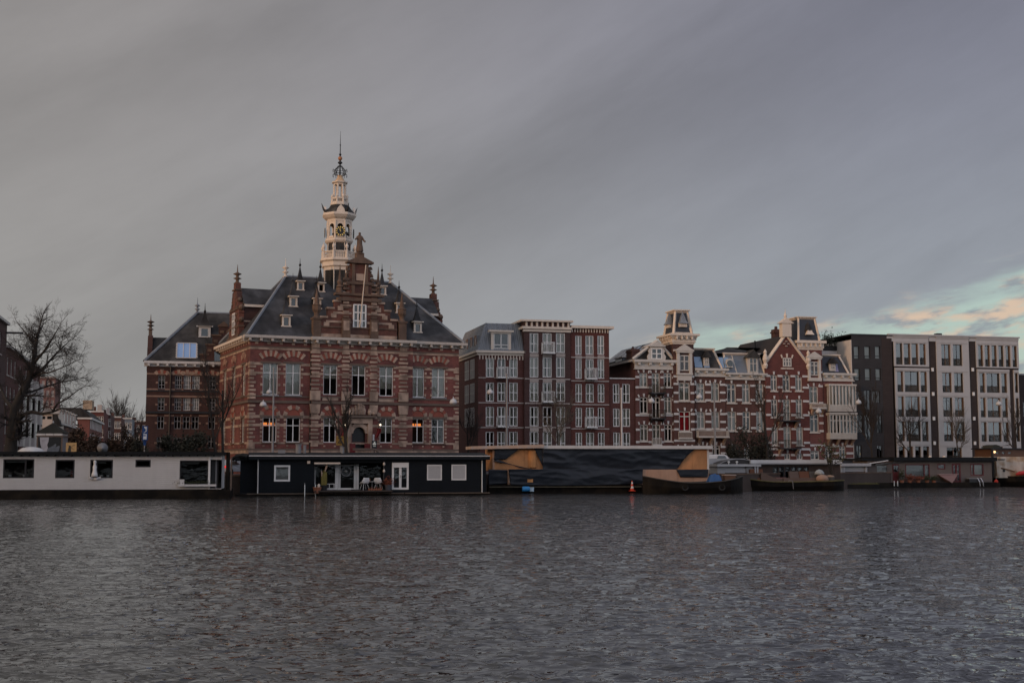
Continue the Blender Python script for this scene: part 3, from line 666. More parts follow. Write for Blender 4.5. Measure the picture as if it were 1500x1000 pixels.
for i in range(10):
    t = 2*math.pi*i/10; c, s_ = math.cos(t), math.sin(t); P = lambda r, py: (TU+r*k*c, TV+r*k*s_, zt(py))
    sp.path([P(2.2, 243), P(4.5, 246), P(7.5, 250), P(8.2, 254), P(6, 257.5)], .42*k, 4)
    sp.path([P(7.5, 250), P(9.8, 248.5), P(10.5, 250.5), P(9.6, 252)], .35*k, 4); sp.path([P(8, 255.5), P(10, 256), P(10.3, 258.5), P(9, 259.5)], .35*k, 4)
    t2 = 2*math.pi*(i+1)/10; Q = lambda r, py: (TU+r*k*math.cos(t2), TV+r*k*math.sin(t2), zt(py))
    for r, py in ((8.2, 252), (8, 255)): sp.tube(P(r, py), Q(r, py), .35*k, n=4)
sp.build('spire', BLACKM, tw); MB().lathe([(.5*k, zt(236)), (2.4*k, zt(234)), (3.2*k, zt(232)), (2.4*k, zt(230)), (.6*k, zt(229))], (TU, TV, 0), 10).build('gilt_ball', COPPER, tw, smooth=True)
# wall lanterns beside the entrance
for px in (504.5, 555):
    u = M.u(px, 622, PV); zz = M.z(px, 622, PV); b = MB(); b.tube((u, PV, zz+.45), (u, PV-.55, zz+.45), .04); b.tube((u, PV-.5, zz+.15), (u, PV-.5, zz+.45), .05); b.lathe([(.25, .15), (.1, .3), (.03, .4)], (u, PV-.5, zz), 8)
    w2 = b.build('wall_lantern', BLACKM, hall); MB().lathe([(.03, -.12), (.10, -.06), (.11, 0), (.06, .1)], (u, PV-.5, zz), 10).build('bulb', mat('lit_bulb', (1, .9, .75), emit=(1, .82, .6, 1.0)), w2, smooth=True)
# statue on the gable
def skinned(name, m, verts, edges, rad, parent=None, loc=None, sub=2, rz=0.):
    me = bpy.data.meshes.new(name); me.from_pydata(verts, edges, []); o = bpy.data.objects.new(name, me); COL.objects.link(o)
    md = o.modifiers.new('skin', 'SKIN'); md.use_smooth_shade = True
    for i, r in enumerate(rad):
        r = r if isinstance(r, tuple) else (r, r); me.skin_vertices[0].data[i].radius = r
        me.skin_vertices[0].data[i].use_root = i == 0
    s2 = o.modifiers.new('sub', 'SUBSURF'); s2.levels = s2.render_levels = sub; me.materials.append(m)
    if parent: o.parent = parent
    if loc: o.location = loc
    o.rotation_euler = (0, 0, R_(rz)); return o
zs_ = zp+1.1; hs = gp(526, 338.5)[1]-zs_; q = hs/2.75
l = M.shift(cu, gv+.2)
sv_ = [(0, 0, 1.45), (0, 0, 1.0), (.02, .0, .5), (.02, 0, .12), (0, 0, 1.85), (0, 0, 2.15), (0, 0, 2.32), (0, -.02, 2.5), (0, -.01, 2.68), (.26, 0, 2.08), (.44, -.1, 1.75), (.55, -.25, 1.52), (.70, -.30, 1.5), (-.26, 0, 2.08), (-.44, -.12, 1.82), (-.60, -.28, 1.72), (-.70, -.32, 1.78)]
se_ = [(0, 1), (1, 2), (2, 3), (0, 4), (4, 5), (5, 6), (6, 7), (7, 8), (5, 9), (9, 10), (10, 11), (11, 12), (5, 13), (13, 14), (14, 15), (15, 16)]
sr_ = [(.30, .26), (.36, .32), (.40, .36), (.46, .42), (.27, .21), (.26, .18), .10, .15, .12, .13, .11, .09, .14, .13, .11, .09, .08]
sttop = thing('statue', 'weathered stone statue of a robed figure standing on the stepped gable', 'statue', (l.o[0], l.o[1], M.gz+zs_-.02), M.ang)
skinned('robed_figure', STONED, [(x*q, y*q, zz*q) for x, y, zz in sv_], se_, [tuple(c*q*1.18 for c in (r if isinstance(r, tuple) else (r, r))) for r in sr_], sttop)
MB().lathe([(.5, 0), (.5, .06), (.42, .12)], (0, 0, 0), 12).build('plinth', STONED, sttop)
# ================================================================ REAR WING
wo_ = M.shift(0, 17).o; WF = Fr.at(213.5, 600, 143.3, 14, 1.6)
wing = thing_fr('archive_wing', 'dark old brick wing with steep slate roof behind the town hall', 'building', WF)
WW, WD = WF.u(345, 560), 12.
wz = lambda py, px=260: WF.z(px, py)
rows = ((550, 569.5), (582.5, 601), (609.5, 628), (640, 656))
cols = ((231.5, 241.5), (256, 266), (268.8, 279.2), (281.5, 292), (306, 316))
hs = [(WF.u(a, 570), WF.u(b, 570), wz(y1), wz(y0)) for (y0, y1) in rows for a, b in cols]
zc = wz(536.5)
w_ = MB(); shell(w_, WW, WD, 0, zc, hs); w_.build('wall', BRICKD, wing); MB().box(.3, WW-.3, 1.6, 1.65, 0, zc).build('dim_backing', DIM, wing)
for i, h in enumerate(hs):
    r = i//5; c = i % 5; win(wing, h, xs=(.5,) if c in (0, 4) or r > 1 else (.33, .66), zs=(.3, .66) if r < 2 else (.6,), fr=GREYW if r < 2 and c in (2, 3) else GREYM, cur=(CURT if c in (2, 3) and r < 2 else CURTB if (c == 0 and r < 2) else None), ch=1 if c in (2, 3) else .5, fw=.07, gl=GLASS if r < 2 else GLASSD)
s = MB(); mo = MB()
for py in (548, 570.5, 580.5, 608.5): band(s, 0, WW, wz(py)-.08, wz(py)+.1, hs, -.03)
for r, (y0, y1) in enumerate(rows):
    for h in hs[r*5:r*5+5]:
        zm = h[2]+(h[3]-h[2])*.45
        for sg, x in ((-1, h[0]), (1, h[1])): s.box(*sorted((x, x+sg*.26)), -.03, .05, zm-.09, zm+.12)
s.build('stone_band', mat('sooty_stone', (.23, .15, .115), var=.2, streak=.2), wing)
a_ = MB(); b_ = MB()
for h in hs[:5]: arch(a_, b_, (h[0]+h[1])/2, h[3]-.5, .75, 1.12, math.pi*.5+.8, math.pi*.5-.8, 5)
a_.build('keystone', STONE, wing); b_.build('arches', ARCHRED, wing)
band(mo, 0, WW, wz(605.5), wz(602.5), (), -.25); band(mo, 0, WW, wz(571.5)-.15, wz(571.5), (), -.1); mo.build('string_course', BLACKM, wing)
c_ = MB(); cornice(c_, -.3, WW, 0, zc-.05, zc+.55, .55, True, 1.0); c_.build('cornice', GREYW, wing)
MB().tube((WF.u(249.5, 570), -.12, 0), (WF.u(249.5, 570), -.12, zc), .09).build('drain_pipe', BLACKM, wing)
zr = WF.z(289, 458, 6); ru = WF.u(289, 458, 6)
r = MB(); A, B, C_, D_ = (-.3, -.4, zc+.5), (WW+8, -.4, zc+.5), (WW+8, WD+.4, zc+.5), (-.3, WD+.4, zc+.5); P0, P1 = (ru, WD/2, zr), (WW+8, WD/2, zr)
r.poly([A, B, P1, P0]); r.poly([C_, D_, P0, P1]); r.poly([D_, A, P0]); r.poly([B, C_, P1])
rf = r.build('roof', SLATED, wing); hp = MB(); hp.tube(A, P0, .18); hp.tube(P0, P1, .15); hp.tube(D_, P0, .16); hp.build('hip_flashing', LEAD, rf)
f = MB(); finial(f, (P0[0], P0[1], P0[2]-.1), 1.9, .26); f.build('finial', LEAD, rf, smooth=True)
# left end cross gable with its pinnacle, blue tarpaulin over a skylight, dormer, stepped gable
g = MB(); hw = 2.4; zg = WF.z(222, 494, 6); prof = [(-hw, zc-.3), (hw, zc-.3), (hw, zc+1.2), (hw-.4, zc+1.3), (hw-.6, zc+2.4), (hw-1.2, zc+2.6), (hw-1.5, zg), (.3, zg+.2)]; prof += [(-x, y) for x, y in prof[::-1]][:-2]
g.prism(prof, 'y', -.15, .4); ga = g.build('gable', BRICKD, wing, rz=-90, loc=(0, WD/2, 0))
p = MB(); p.box(-.2, .2, -.1, .3, zg, zg+1.0); finial(p, (0, .1, zg+.9), 1.8, .34); p.build('pinnacle', MOULD, ga)
rr = MB(); rr.prism([(-hw+.1, zc+.3), (hw-.1, zc+.3), (0, zg)], 'y', .4, 5.5); rr.build('roof', SLATED, ga)
sl = lambda zz: -.4+(zz-zc-.5)/(zr-zc-.5)*(WD/2+.4)
def onroof(px, py):
    v = 1.
    for _ in range(14): u, zz = WF.uz(px, py, v); v = .4*v+.6*sl(zz)
    return u, v, zz
a, b = onroof(259, 524), onroof(288, 503); sk = MB()
sk.add([(a[0], a[1]-.14, a[2]), (b[0], a[1]-.14, a[2]), (b[0], b[1]-.14, b[2]), (a[0], b[1]-.14, b[2])]+[(a[0], a[1]+.05, a[2]-.1), (b[0], a[1]+.05, a[2]-.1), (b[0], b[1]+.05, b[2]-.1), (a[0], b[1]+.05, b[2]-.1)], [(0, 1, 2, 3), (0, 4, 5, 1), (1, 5, 6, 2), (2, 6, 7, 3), (3, 7, 4, 0)])
sk_ = sk.build('skylight', mat('sky_blue_pane', (.22, .36, .60), rough=.3, var=.05, spec=.6), wing); f = MB()
for t in (0, .33, .66, 1): x = a[0]+(b[0]-a[0])*t; f.tube((x, a[1]-.16, a[2]), (x, b[1]-.16, b[2]), .05, n=4)
for t in (0, 1): f.tube((a[0], a[1]+(b[1]-a[1])*t-.16, a[2]+(b[2]-a[2])*t), (b[0], a[1]+(b[1]-a[1])*t-.16, a[2]+(b[2]-a[2])*t), .06, n=4)
for t in range(9):
    q = (t+.5)/9; y, zz = a[1]+(b[1]-a[1])*q-.2, a[2]+(b[2]-a[2])*q
    for x in (a[0]-.07, b[0]+.07): f.box(x-.07, x+.07, y-.04, y+.05, zz-.06, zz+.06)
f.build('frame', GREYW, sk_)
M_, e_, ze_, RZ_, RV_ = M, e, ze, RZ, RV
u, v, zz = onroof(299.5, 494); d = MB(); w = .62; d.box(u-w, u+w, v, v+1.6, zz, zz+1.15); dd = d.build('dormer', SLATED, wing)
f = MB(); f.box(u-w-.05, u-w*.6, v-.1, v+.02, zz, zz+1.2); f.box(u+w*.6, u+w+.05, v-.1, v+.02, zz, zz+1.2); f.box(u-w*.6, u+w*.6, v-.1, v+.02, zz+1., zz+1.2); f.box(u-w*.6, u+w*.6, v-.1, v+.02, zz, zz+.12); f.box(u-w*1.5, u+w*1.5, v-.3, v+.3, zz+1.2, zz+1.32); f.build('frame', GREYW, dd)
MB().poly([(u-w*.6, v-.03, zz), (u+w*.6, v-.03, zz), (u+w*.6, v-.03, zz+1.1), (u-w*.6, v-.03, zz+1.1)]).build('pane', GLASSD, dd, fix=False)
MB().lathe([(1.15, 0), (.7, .2), (.4, .8), (.14, 1.5), (.2, 1.75), (.08, 1.9), (.02, 2.7)], (u, v+.4, zz+1.32), 4, math.pi/4).build('spire', SLATED, dd)
gs = MB(); gcu = WF.u(328, 500, -.2)
st_ = [(293, 536), (293, 519.5), (302, 519.5), (302, 505), (311, 505), (311, 491.5), (320.5, 491.5), (320.5, 478)]
pp = [(WF.u(x, y, -.2), WF.z(x, y, -.2)) for x, y in st_]; pp[0] = (pp[0][0], zc-.1); pr = pp+[(2*gcu-x, y) for x, y in pp[::-1]]
gs.prism(pr, 'y', -.2, .35); ga = gs.build('gable', BRICKD, wing)
s = MB()
for x, y in pp[1::2]: s.box(x-.1, x+1., -.3, .45, y-.02, y+.14); s.box(x+.15, x+.6, -.25, .2, y-.75, y-.45); s.box(x+.85, x+1.3, -.25, .2, y-.75, y-.45) if y == pp[-1][1] else None
s.prism([(pp[-1][0], pp[-1][1]+.14), (pp[-1][0]+1.1, pp[-1][1]+.14), (pp[-1][0]+.55, pp[-1][1]+.6)], 'y', -.3, .3); s.build('stone_trim', STONED, ga)
h = WF.H(314, 322.5, 515, 532, -.2); MB().box(h[0], h[1], -.23, -.19, h[2], h[3]).build('window', GLASSD, ga)
# ================================================================ THE ROW OF HOUSES ALONG THE RIVER
RF = Fr.at(700, 600, 152, 14, 1.6)
BRWN = mat('brown_brick', (.092, .035, .029), var=.14, scale=.6, brick=1.2, streak=.05)
BRDK = mat('dark_brown_brick', (.070, .036, .032), var=.14, scale=.6, brick=1.2, streak=.05)
BRRD = mat('orange_red_brick', (.105, .036, .028), var=.14, scale=.6, brick=1.15, streak=.05)
BRHR = mat('house_red_brick', (.108, .047, .041), var=.2, scale=.6, brick=1.2, streak=.08)
BRHB = mat('house_brown_brick', (.092, .043, .035), var=.18, scale=.6, brick=1.2, streak=.08)
BRGR = mat('bright_red_brick', (.122, .041, .034), var=.16, scale=.6, brick=1.15, streak=.06)
BRBK = mat('black_brick', (.030, .029, .031), var=.2, scale=.6, brick=1.5)
BRBB = mat('brown_black_brick', (.036, .026, .024), var=.2, scale=.6, brick=1.4)
ZINC = mat('standing_seam_zinc', (.150, .165, .185), rough=.5, var=.10, scale=.5, streak=.1, wave=('X', 1.3, .06, 'TRI'))
SLATEB = mat('blue_grey_slate', (.13, .15, .175), rough=.6, var=.18, scale=.8, streak=.15)
PANEL = mat('pale_spandrel', (.36, .31, .28), rough=.6, var=.08)
RENDER = mat('pale_concrete_front', (.385, .380, .380), rough=.75, var=.07, scale=.5, streak=.06, fine=.03)
PALEW = mat('pale_grey_render', (.50, .48, .47), rough=.8, var=.08, scale=.3, streak=.08)
CHIMB = mat('soot_brick', (.075, .038, .032), var=.2)
BLUEP = mat('sky_tinted_pane', (.17, .26, .38), rough=.15, var=.1, spec=.6)  # reflected sky put into the pane colour
SOLAR = mat('solar_panel', (.13, .135, .15), rough=.3, var=.05, spec=.6)
SKYG = glassmat('sky_reflecting_glass', (.5, .5, .5), fres=2.3, rough=.05)
WARMJ = mat('warm_jamb', (.20, .105, .062), rough=.6, var=.15)  # warm low sun on the window jambs put into the frame colour
def house(name, label, cat, px0, px1, ry=600, v=0., group=None):
    u0 = RF.u(px0, ry, v); F = RF.shift(u0+.012, v); r = thing_fr(name, label, cat, F, group); return r, F, F.u(px1, ry)-.012
def balcony(root, u0, u1, z0, z1, d=.9, m=WHITE, step=.16, slab=.14):
    b = MB(); b.box(u0, u1, -d, -.003, z0, z0+slab); rails(b, u0+.04, u1-.04, -d+.04, -.05, z0+slab+.02, z1, step, .022); return b.build('balcony', m, root)
def bracket(mb, u, zt, d=.7, h=.7, w=.11): mb.prism([(-.0, zt-h), (-d*.35, zt-h*.55), (-d, zt-.08), (-d, zt), (0, zt)], 'x', u-w, u+w)
def dentils(mb, u0, u1, z0, z1, step=.36, w=.12, v=-.1):
    n = max(2, int((u1-u0)/step))
    for i in range(n): u = u0+(i+.5)*(u1-u0)/n; mb.box(u-w/2, u+w/2, v, .03, z0, z1)
def flat(mb, W, D, z0): mb.poly([(0, 0, z0), (W, 0, z0), (W, D, z0), (0, D, z0)])
rr3 = random.Random(11)
def curt(p=.5): return rr3.choice((CURT, CURTB)) if rr3.random() < p else None
# ---------------------------------------------------------------- three modern brick apartment houses
def modern(root, F, W, D, zt, cols, rows, brick, ry, mid_balc, bands, jul=.47, off=0, spand=(), left=True):
    hs = []
    for y0, y1 in rows:
        for a, b in cols: hs.append((F.u(a, ry), F.u(b, ry), F.z((a+b)/2, y1), F.z((a+b)/2, y0)))
    w = MB(); shell(w, W, D, 0, zt, hs); w.build('wall', brick, root); MB().box(.2, W-.2, 1.6, 1.65, 0, zt-.1).build('dim_backing', DIM, root)
    nc = len(cols)
    for i, h in enumerate(hs): win(root, h, xs=(.5,), zs=(jul,), fw=.10, fr=WHITE, cur=CURT if rr3.random() < .85 else None, partial=rr3.choice((None, None, .3)), gl=GLASS, v=.14)
    s = MB()
    for py in bands: zz = F.z(735 if W < 6 else cols[0][0], py); band(s, .05, W-.05, zz-.06, zz+.07, hs, -.05)
    for r, c in spand: h = hs[r*nc+c]; s.box(h[0], h[1], -.03, .1, h[3]+.02, h[3]+.42)
    s.build('stone_band', PANEL, root)
    for r, c in mid_balc:
        h = hs[r*nc+c]; w = h[1]-h[0]; balcony(root, h[0]-w*.16, h[1]+w*.16, h[2]-.15, h[2]+(h[3]-h[2])*.5)
    return hs
b1, F1, W1 = house('apartment_house', 'brown brick apartment house with zinc mansard roof beside the town hall', 'apartment house', 700, 768)
rws = [(524, 552.5), (560, 588), (595.5, 624), (632, 664)]
z1 = F1.z(735, 517.5); SD = 14.
hs = modern(b1, F1, W1, SD, z1, ((711.7, 724), (728.5, 740.7), (746, 758.6)), rws, BRWN, 570, ((0, 1), (2, 1)), (553.5, 590, 626))
c = MB(); c.box(-.3, W1+.12, -.35, .2, z1+.05, z1+.3); c.box(-.12, W1, -.12, .2, z1-.25, z1+.05); dentils(c, 0, W1, z1-.75, z1-.28); c.build('cornice', CREAM, b1)
S1 = F1.turn(-90)
c = MB(); c.box(-SD, -.36, -.35, .2, z1+.05, z1+.298); c.box(-SD, 0, -.12, .2, z1-.25, z1+.05); c.build('cornice', CREAM, b1, rz=-90)
for uc in (-3.1, -6.2):
    for h in hs[0:9:3]:
        for dx in (-.62, .62): q = (uc+dx-.5, uc+dx+.5, h[2], h[3]); win(b1, q, v=-.02, zs=(.47,), fr=GREYW, gl=GLASSD, rz=-90, fw=.09)
zr = F1.z(740, 474, 1.8); r = MB(); a = 1.7; y0 = z1+.3
r.add([(-.1, -.1, y0), (W1+.0, -.1, y0), (W1, SD, y0), (-.1, SD, y0), (a*.8, a, zr), (W1, a, zr), (W1, SD, zr), (a*.8, SD, zr)], [(0, 1, 5, 4), (1, 2, 6, 5), (2, 3, 7, 6), (3, 0, 4, 7), (4, 5, 6, 7)])
rf1 = r.build('roof', ZINC, b1)
sm = MB()
for i in range(1, 9): u = W1*i/9+.2; sm.tube((u, -.12, y0), (max(u, a*.8), a-.02, zr+.02), .03, n=4)
for i in range(0, 22): v = .2+i*.62; sm.tube((-.12, v, y0), (a*.8-.02, max(v, a), zr+.02), .04, n=4)
sm.build('seam', LEAD, rf1)
h = F1.H(723, 745, 487.5, 511); d = MB(); d.box(h[0]-.25, h[1]+.25, .12, 2.2, h[2]-.2, h[3]+.1); dd = d.build('dormer', ZINC, b1)
f = MB(); f.box(h[0]-.3, h[0], -.02, .14, h[2]-.2, h[3]); f.box(h[1], h[1]+.3, -.02, .14, h[2]-.2, h[3]); f.box(h[0]-.6, h[1]+.6, -.25, .5, h[3]+.1, h[3]+.32); f.box(h[0]-.32, h[1]+.32, -.06, .14, h[3]-.1, h[3]+.1); f.build('frame', CREAM, dd)
win(dd, h, xs=(.5,), zs=(.25,), v=.06, fr=GREYW, fw=.12, name='dormer_window', cur=None)
for i, v in enumerate((-2.6, -5.0, -7.4)):
    d = MB(); d.box(v-.45, v+.45, .25, 1.6, y0+.1, y0+2.0); dd = d.build('dormer', ZINC, b1, rz=-90)
    f = MB(); f.box(v-.48, v-.3, .18, .26, y0+.1, y0+2.0); f.box(v+.3, v+.48, .18, .26, y0+.1, y0+2.0); f.box(v-.3, v+.3, .18, .26, y0+1.8, y0+2.0); f.build('frame', WARMJ, dd, rz=0); 
    MB().box(v-.3, v+.3, .21, .25, y0+.1, y0+1.8).build('pane', GLASSD, dd)
b2, F2, W2 = house('apartment_house', 'tall dark brown brick apartment house with a slotted white parapet, highest of the row', 'apartment house', 768, 836, v=-.35)
z2 = F2.z(800, 482.5)
modern(b2, F2, W2, 14, z2, ((776, 789), (795, 808.5), (814.7, 828)), [(487.7, 516.7), (523, 552.4), (560, 588), (595.5, 624), (632, 664)], BRDK, 560, ((0, 1), (2, 1)), (554, 590, 625.5), spand=((1, 0), (1, 1), (1, 2), (2, 0), (2, 1), (2, 2), (4, 0), (4, 1), (4, 2)))
zt = F2.z(800, 469); c = MB(); c.box(-.5, W2+.25, -.5, 14.1, zt-.22, zt); c.box(-.3, W2+.1, -.3, 14, z2+.02, z2+.32); c.box(-.15, W2+.05, -.16, .3, z2-.3, z2-.05); dentils(c, -.1, W2+.05, z2+.32, zt-.22, .62, .22, -.22); c.build('cornice', CREAM, b2)
p_ = MB(); p_.box(0, W2-.01, -.02, 13.8, z2+.0, zt-.2); p_.build('parapet', BRDK, b2)
b3, F3, W3 = house('apartment_house', 'red brick apartment house with toothed white cornice at the end of the modern three', 'apartment house', 836, 893)
z3 = F3.z(860, 487)
modern(b3, F3, W3, 14, z3, ((843, 852.5), (858, 870), (875.6, 885.5)), [(491.5, 519.5), (526, 554.5), (562, 589), (596.5, 625), (633, 664)], BRRD, 560, ((1, 1), (3, 1)), (521, 556, 591, 627), spand=((1, 0), (1, 2), (1, 1)))
zt = F3.z(860, 477.5); c = MB(); c.box(-.02, W3+.5, -.5, 14.1, zt-.32, zt); dentils(c, 0, W3, z3+.0, zt-.35, .33, .13, -.16); c.build('cornice', CREAM, b3)
p_ = MB(); p_.box(.01, W3, -.03, 13.8, z3-.0, zt-.3); p_.build('parapet', BRRD, b3)
b4, F4, W4 = house('apartment_house', 'low dark brick house with double windows squeezed between taller houses', 'apartment house', 893, 931, v=.2)
z4 = F4.z(910, 555.)
modern(b4, F4, W4, 12, z4, ((898, 907.8), (911.9, 923)), [(562, 590), (598, 624.7), (633, 664)], BRWN, 590, (), ())
c = MB(); c.box(-.02, W4, -.12, 12, z4, z4+.14); c.build('cornice', GREYW, b4)
r = MB(); flat(r, W4, 12, z4+.15); r.build('roof', SLATED, b4)
# ---------------------------------------------------------------- older houses with white bands
def rowwin(F, cols, rows, ry): return [[(F.u(a, ry), F.u(b, ry), F.z((a+b)/2, y1), F.z((a+b)/2, y0)) for a, b in cols] for y0, y1 in rows]
def oldfront(root, F, W, D, zt, hs, brick, bandpy, refx, three=True, bandm=GREYW, extra=(), zb=.26):
    flat_ = [h for r in hs for h in r]+list(extra)
    w = MB(); shell(w, W, D, 0, zt, flat_); w.build('wall', brick, root); MB().box(.2, W-.2, 1.6, 1.65, 0, zt-.1).build('dim_backing', DIM, root)
    s = MB()
    for py in bandpy: zz = F.z(refx, py); band(s, .0, W, zz-zb/2, zz+zb/2, flat_, -.05, m=.05)
    for h in flat_: keystones(s, h, .22, .40, three=three)
    s.build('stone_band', bandm, root)
def fill(root, hs, xs=(.5,), zs=(.76,), fr=OFFW, p=.5, fw=.12, **k):
    for r in hs:
        for h in r: win(root, h, xs=xs, zs=zs, fr=fr, fw=fw, cur=curt(p), sill=fr, **k)
def iron_balcony(root, h, d=.9, ext=.45, ht=1.0, m=BLACKM):
    b = MB(); b.box(h[0]-ext, h[1]+ext, -d, -.003, h[2]-.12, h[2]); rails(b, h[0]-ext+.03, h[1]+ext-.03, -d+.03, -.06, h[2]+.05, h[2]+ht, .13, .016)
    for u in (h[0]-ext*.5, h[1]+ext*.5): bracket(b, u, h[2]-.12, .75, .6, .07)
    return b.build('balcony', m, root)
def mansard(root, W, D, z0, z1, m, a=.9, l=0., r=1., hip=CREAM, trim=True, lo_=0., ro=0.):
    q = MB(); A = [(lo_, .05, z0), (W-ro, .05, z0), (W-ro, D, z0), (lo_, D, z0)]; B = [(lo_+l, .05+a, z1), (W-ro-r, .05+a, z1), (W-ro-r, D, z1), (lo_+l, D, z1)]
    q.add(A+B, [(0, 1, 5, 4), (1, 2, 6, 5), (2, 3, 7, 6), (3, 0, 4, 7), (4, 5, 6, 7)]); rf = q.build('roof', m, root)
    if trim:
        t = MB()
        for i, rr in ((1, r), (0, l)):
            if rr: t.path([A[i], B[i]], .15, 4)
        t.path([(B[0][0], B[0][1], z1-.02), (B[1][0], B[1][1], z1-.02)], .16, 4); t.box(B[0][0]-.2, B[1][0]+.2, B[0][1]-.25, B[0][1]+.1, z1+.02, z1+.16); t.build('hip_trim', hip, rf)
    return rf, (lambda zz: .05+a*(zz-z0)/(z1-z0))
def pedim(mb, u0, u1, z0, h, v0=-.25, v1=.1): mb.prism([(u0, z0), (u1, z0), (u1, z0+.08), ((u0+u1)/2, z0+h), (u0, z0+.08)], 'y', v0, v1)
def bigcornice(mb, W, z0, z1, n=4, l=.25, r=.25, proj=.5):
    h = z1-z0; mb.box(-l*.3, W+r*.3, -.12, .2, z0+.10, z0+h*.62); mb.box(-l*.6, W+r*.6, -.22, .2, z0, z0+.12); mb.box(-l, W+r, -proj, .2, z0+h*.74, z1); mb.box(-l*.7, W+r*.7, -proj*.6, .2, z0+h*.62, z0+h*.74)
    for i in range(n): u = W*(i+.3)/(n-.4); u = min(u, W-.2); mb.box(u-.16, u+.16, -proj*.8, -.12, z0+h*.45, z0+h*.74)
# C1: red house with solar roof
c1, G1, w1 = house('row_house', 'narrow red brick house with three white attic dormer, iron balconies and solar panels', 'house', 931, 989)
c1['label'] = 'narrow red brick house with white attic dormer, iron balconies and solar panels on its roof'
hs = rowwin(G1, ((937, 949), (955, 967), (972.6, 984)), ((546, 567), (581.5, 605.5), (621.6, 646)), 580)
for r, py in zip(hs, (575.5, 612.5, 651.5)): h = r[1]; r[1] = (h[0], h[1], G1.z(960, py), h[3])
zt = G1.z(960, 541); oldfront(c1, G1, w1, 13, zt, hs, BRHR, (552, 567, 584.7, 607.5, 629, 647), 935)
fill(c1, hs, p=.55)
for r in hs[:2]: iron_balcony(c1, r[1])
balcony(c1, hs[2][1][0]-.1, hs[2][1][1]+.1, hs[2][1][2]-.1, hs[2][1][2]+.8, .3, GREYW, .12)
zk = G1.z(960, 527); k_ = MB(); bigcornice(k_, w1, zt-.02, zk, 4); k_.build('cornice', OFFW, c1)
MB().box(.0, .25, .3, 13, zt-.05, zk-.2).build('side_wall', BRDK, c1); zap = G1.z(960, 500.5, 1.); mu = G1.u(963, 510)
r = MB(); L0 = -3.6   # ridge runs back, so the long left slope with its panels shows over the low house
r.prism([(-.3, zk), (w1+.1, zk), (mu+.0, zap)], 'y', .35, 13.5); rf = r.build('roof', SLATED, c1)
t = MB()
for a in (-.25, w1+.05): t.path([(a, .15, zk+.05), (mu, .15, zap+.05)], .2, 4)
t.build('hip_trim', OFFW, rf)
gw = MB(); gw.poly([(-.2, .3, zk), (w1, .3, zk), (mu, .3, zap)]); gw.build('gable_wall', SLATED, rf)
h = G1.H(953.5, 969.5, 510, 526); d = MB(); f = MB(); d.box(h[0]-.1, h[1]+.1, -.05, 2.5, zk, h[3]+.25); dd = d.build('dormer', OFFW, c1)
win(dd, h, v=-.08, xs=(.5,), zs=(.5,), fr=WHITE, fw=.12, name='dormer_window', gl=GLASSD)
pedim(f, h[0]-.42, h[1]+.42, h[3]+.2, .62, -.3, 2.2)
for s_, x in ((-1, h[0]), (1, h[1])): f.prism([(x, zk), (x+s_*.42, zk), (x+s_*.50, zk+.45), (x+s_*.25, zk+.8), (x+s_*.38, zk+1.1), (x+s_*.14, h[3]), (x, h[3])], 'y', -.1, .1)
f.build('pediment', OFFW, dd)
sl = MB()      # panels lying on the left slope
def onl(s_, v, o=.12): x = -.3+(mu+.3)*s_; return (x-o*.62, v, zk+(zap-zk)*s_+o*.78)
for i in range(5):
    for j in range(1):
        if i == 1: continue
        a, b = .12, .90; v0 = 1.0+i*2.4; q = [onl(a, v0), onl(a, v0+2.1), onl(b, v0+2.1), onl(b, v0)]; q2 = [onl(a, v0, .05), onl(a, v0+2.1, .05), onl(b, v0+2.1, .05), onl(b, v0, .05)]
        MB().add(q+q2, [(0, 1, 2, 3), (7, 6, 5, 4), (0, 4, 5, 1), (1, 5, 6, 2), (2, 6, 7, 3), (3, 7, 4, 0)]).build('solar_panel', SOLAR, rf)
q = [onl(.3, 3.9), onl(.3, 5.2), onl(.85, 5.2), onl(.85, 3.9)]; MB().poly(q).build('skylight', BLUEP, rf, fix=False)
GS1 = G1.turn(-90); q0, q1 = -GS1.u(926, 530), -GS1.u(917.5, 530); zc_ = GS1.z(922, 511.5)
ch = MB(); ch.box(.0, .95, q0, q1, zk-1, zc_); ch.box(-.08, 1.03, q0-.08, q1+.08, zc_-.35, zc_-.15); ch.lathe([(.16, 0), (.14, .35)], (.5, (q0+q1)/2, zc_), 8); ch.build('chimney', CHIMB, c1)
q0, q1 = -GS1.u(912, 530), -GS1.u(901, 530); za = GS1.z(905, 525); d = MB(); d.box(.05, 2.6, q0, q1, zk, za); dd = d.build('dormer', SLATEB, c1)
MB().box(-.1, 2.7, q0-.15, q1+.15, za, za+.15).build('dormer_roof', GREYW, dd); MB().box(.0, .05, q0+.2, q1-.2, zk+.2, za-.15).build('pane', GLASSD, dd)
MB().box(-.38, .05, .35, 13.5, zk-.22, zk+.03).build('gutter', GREYW, c1)
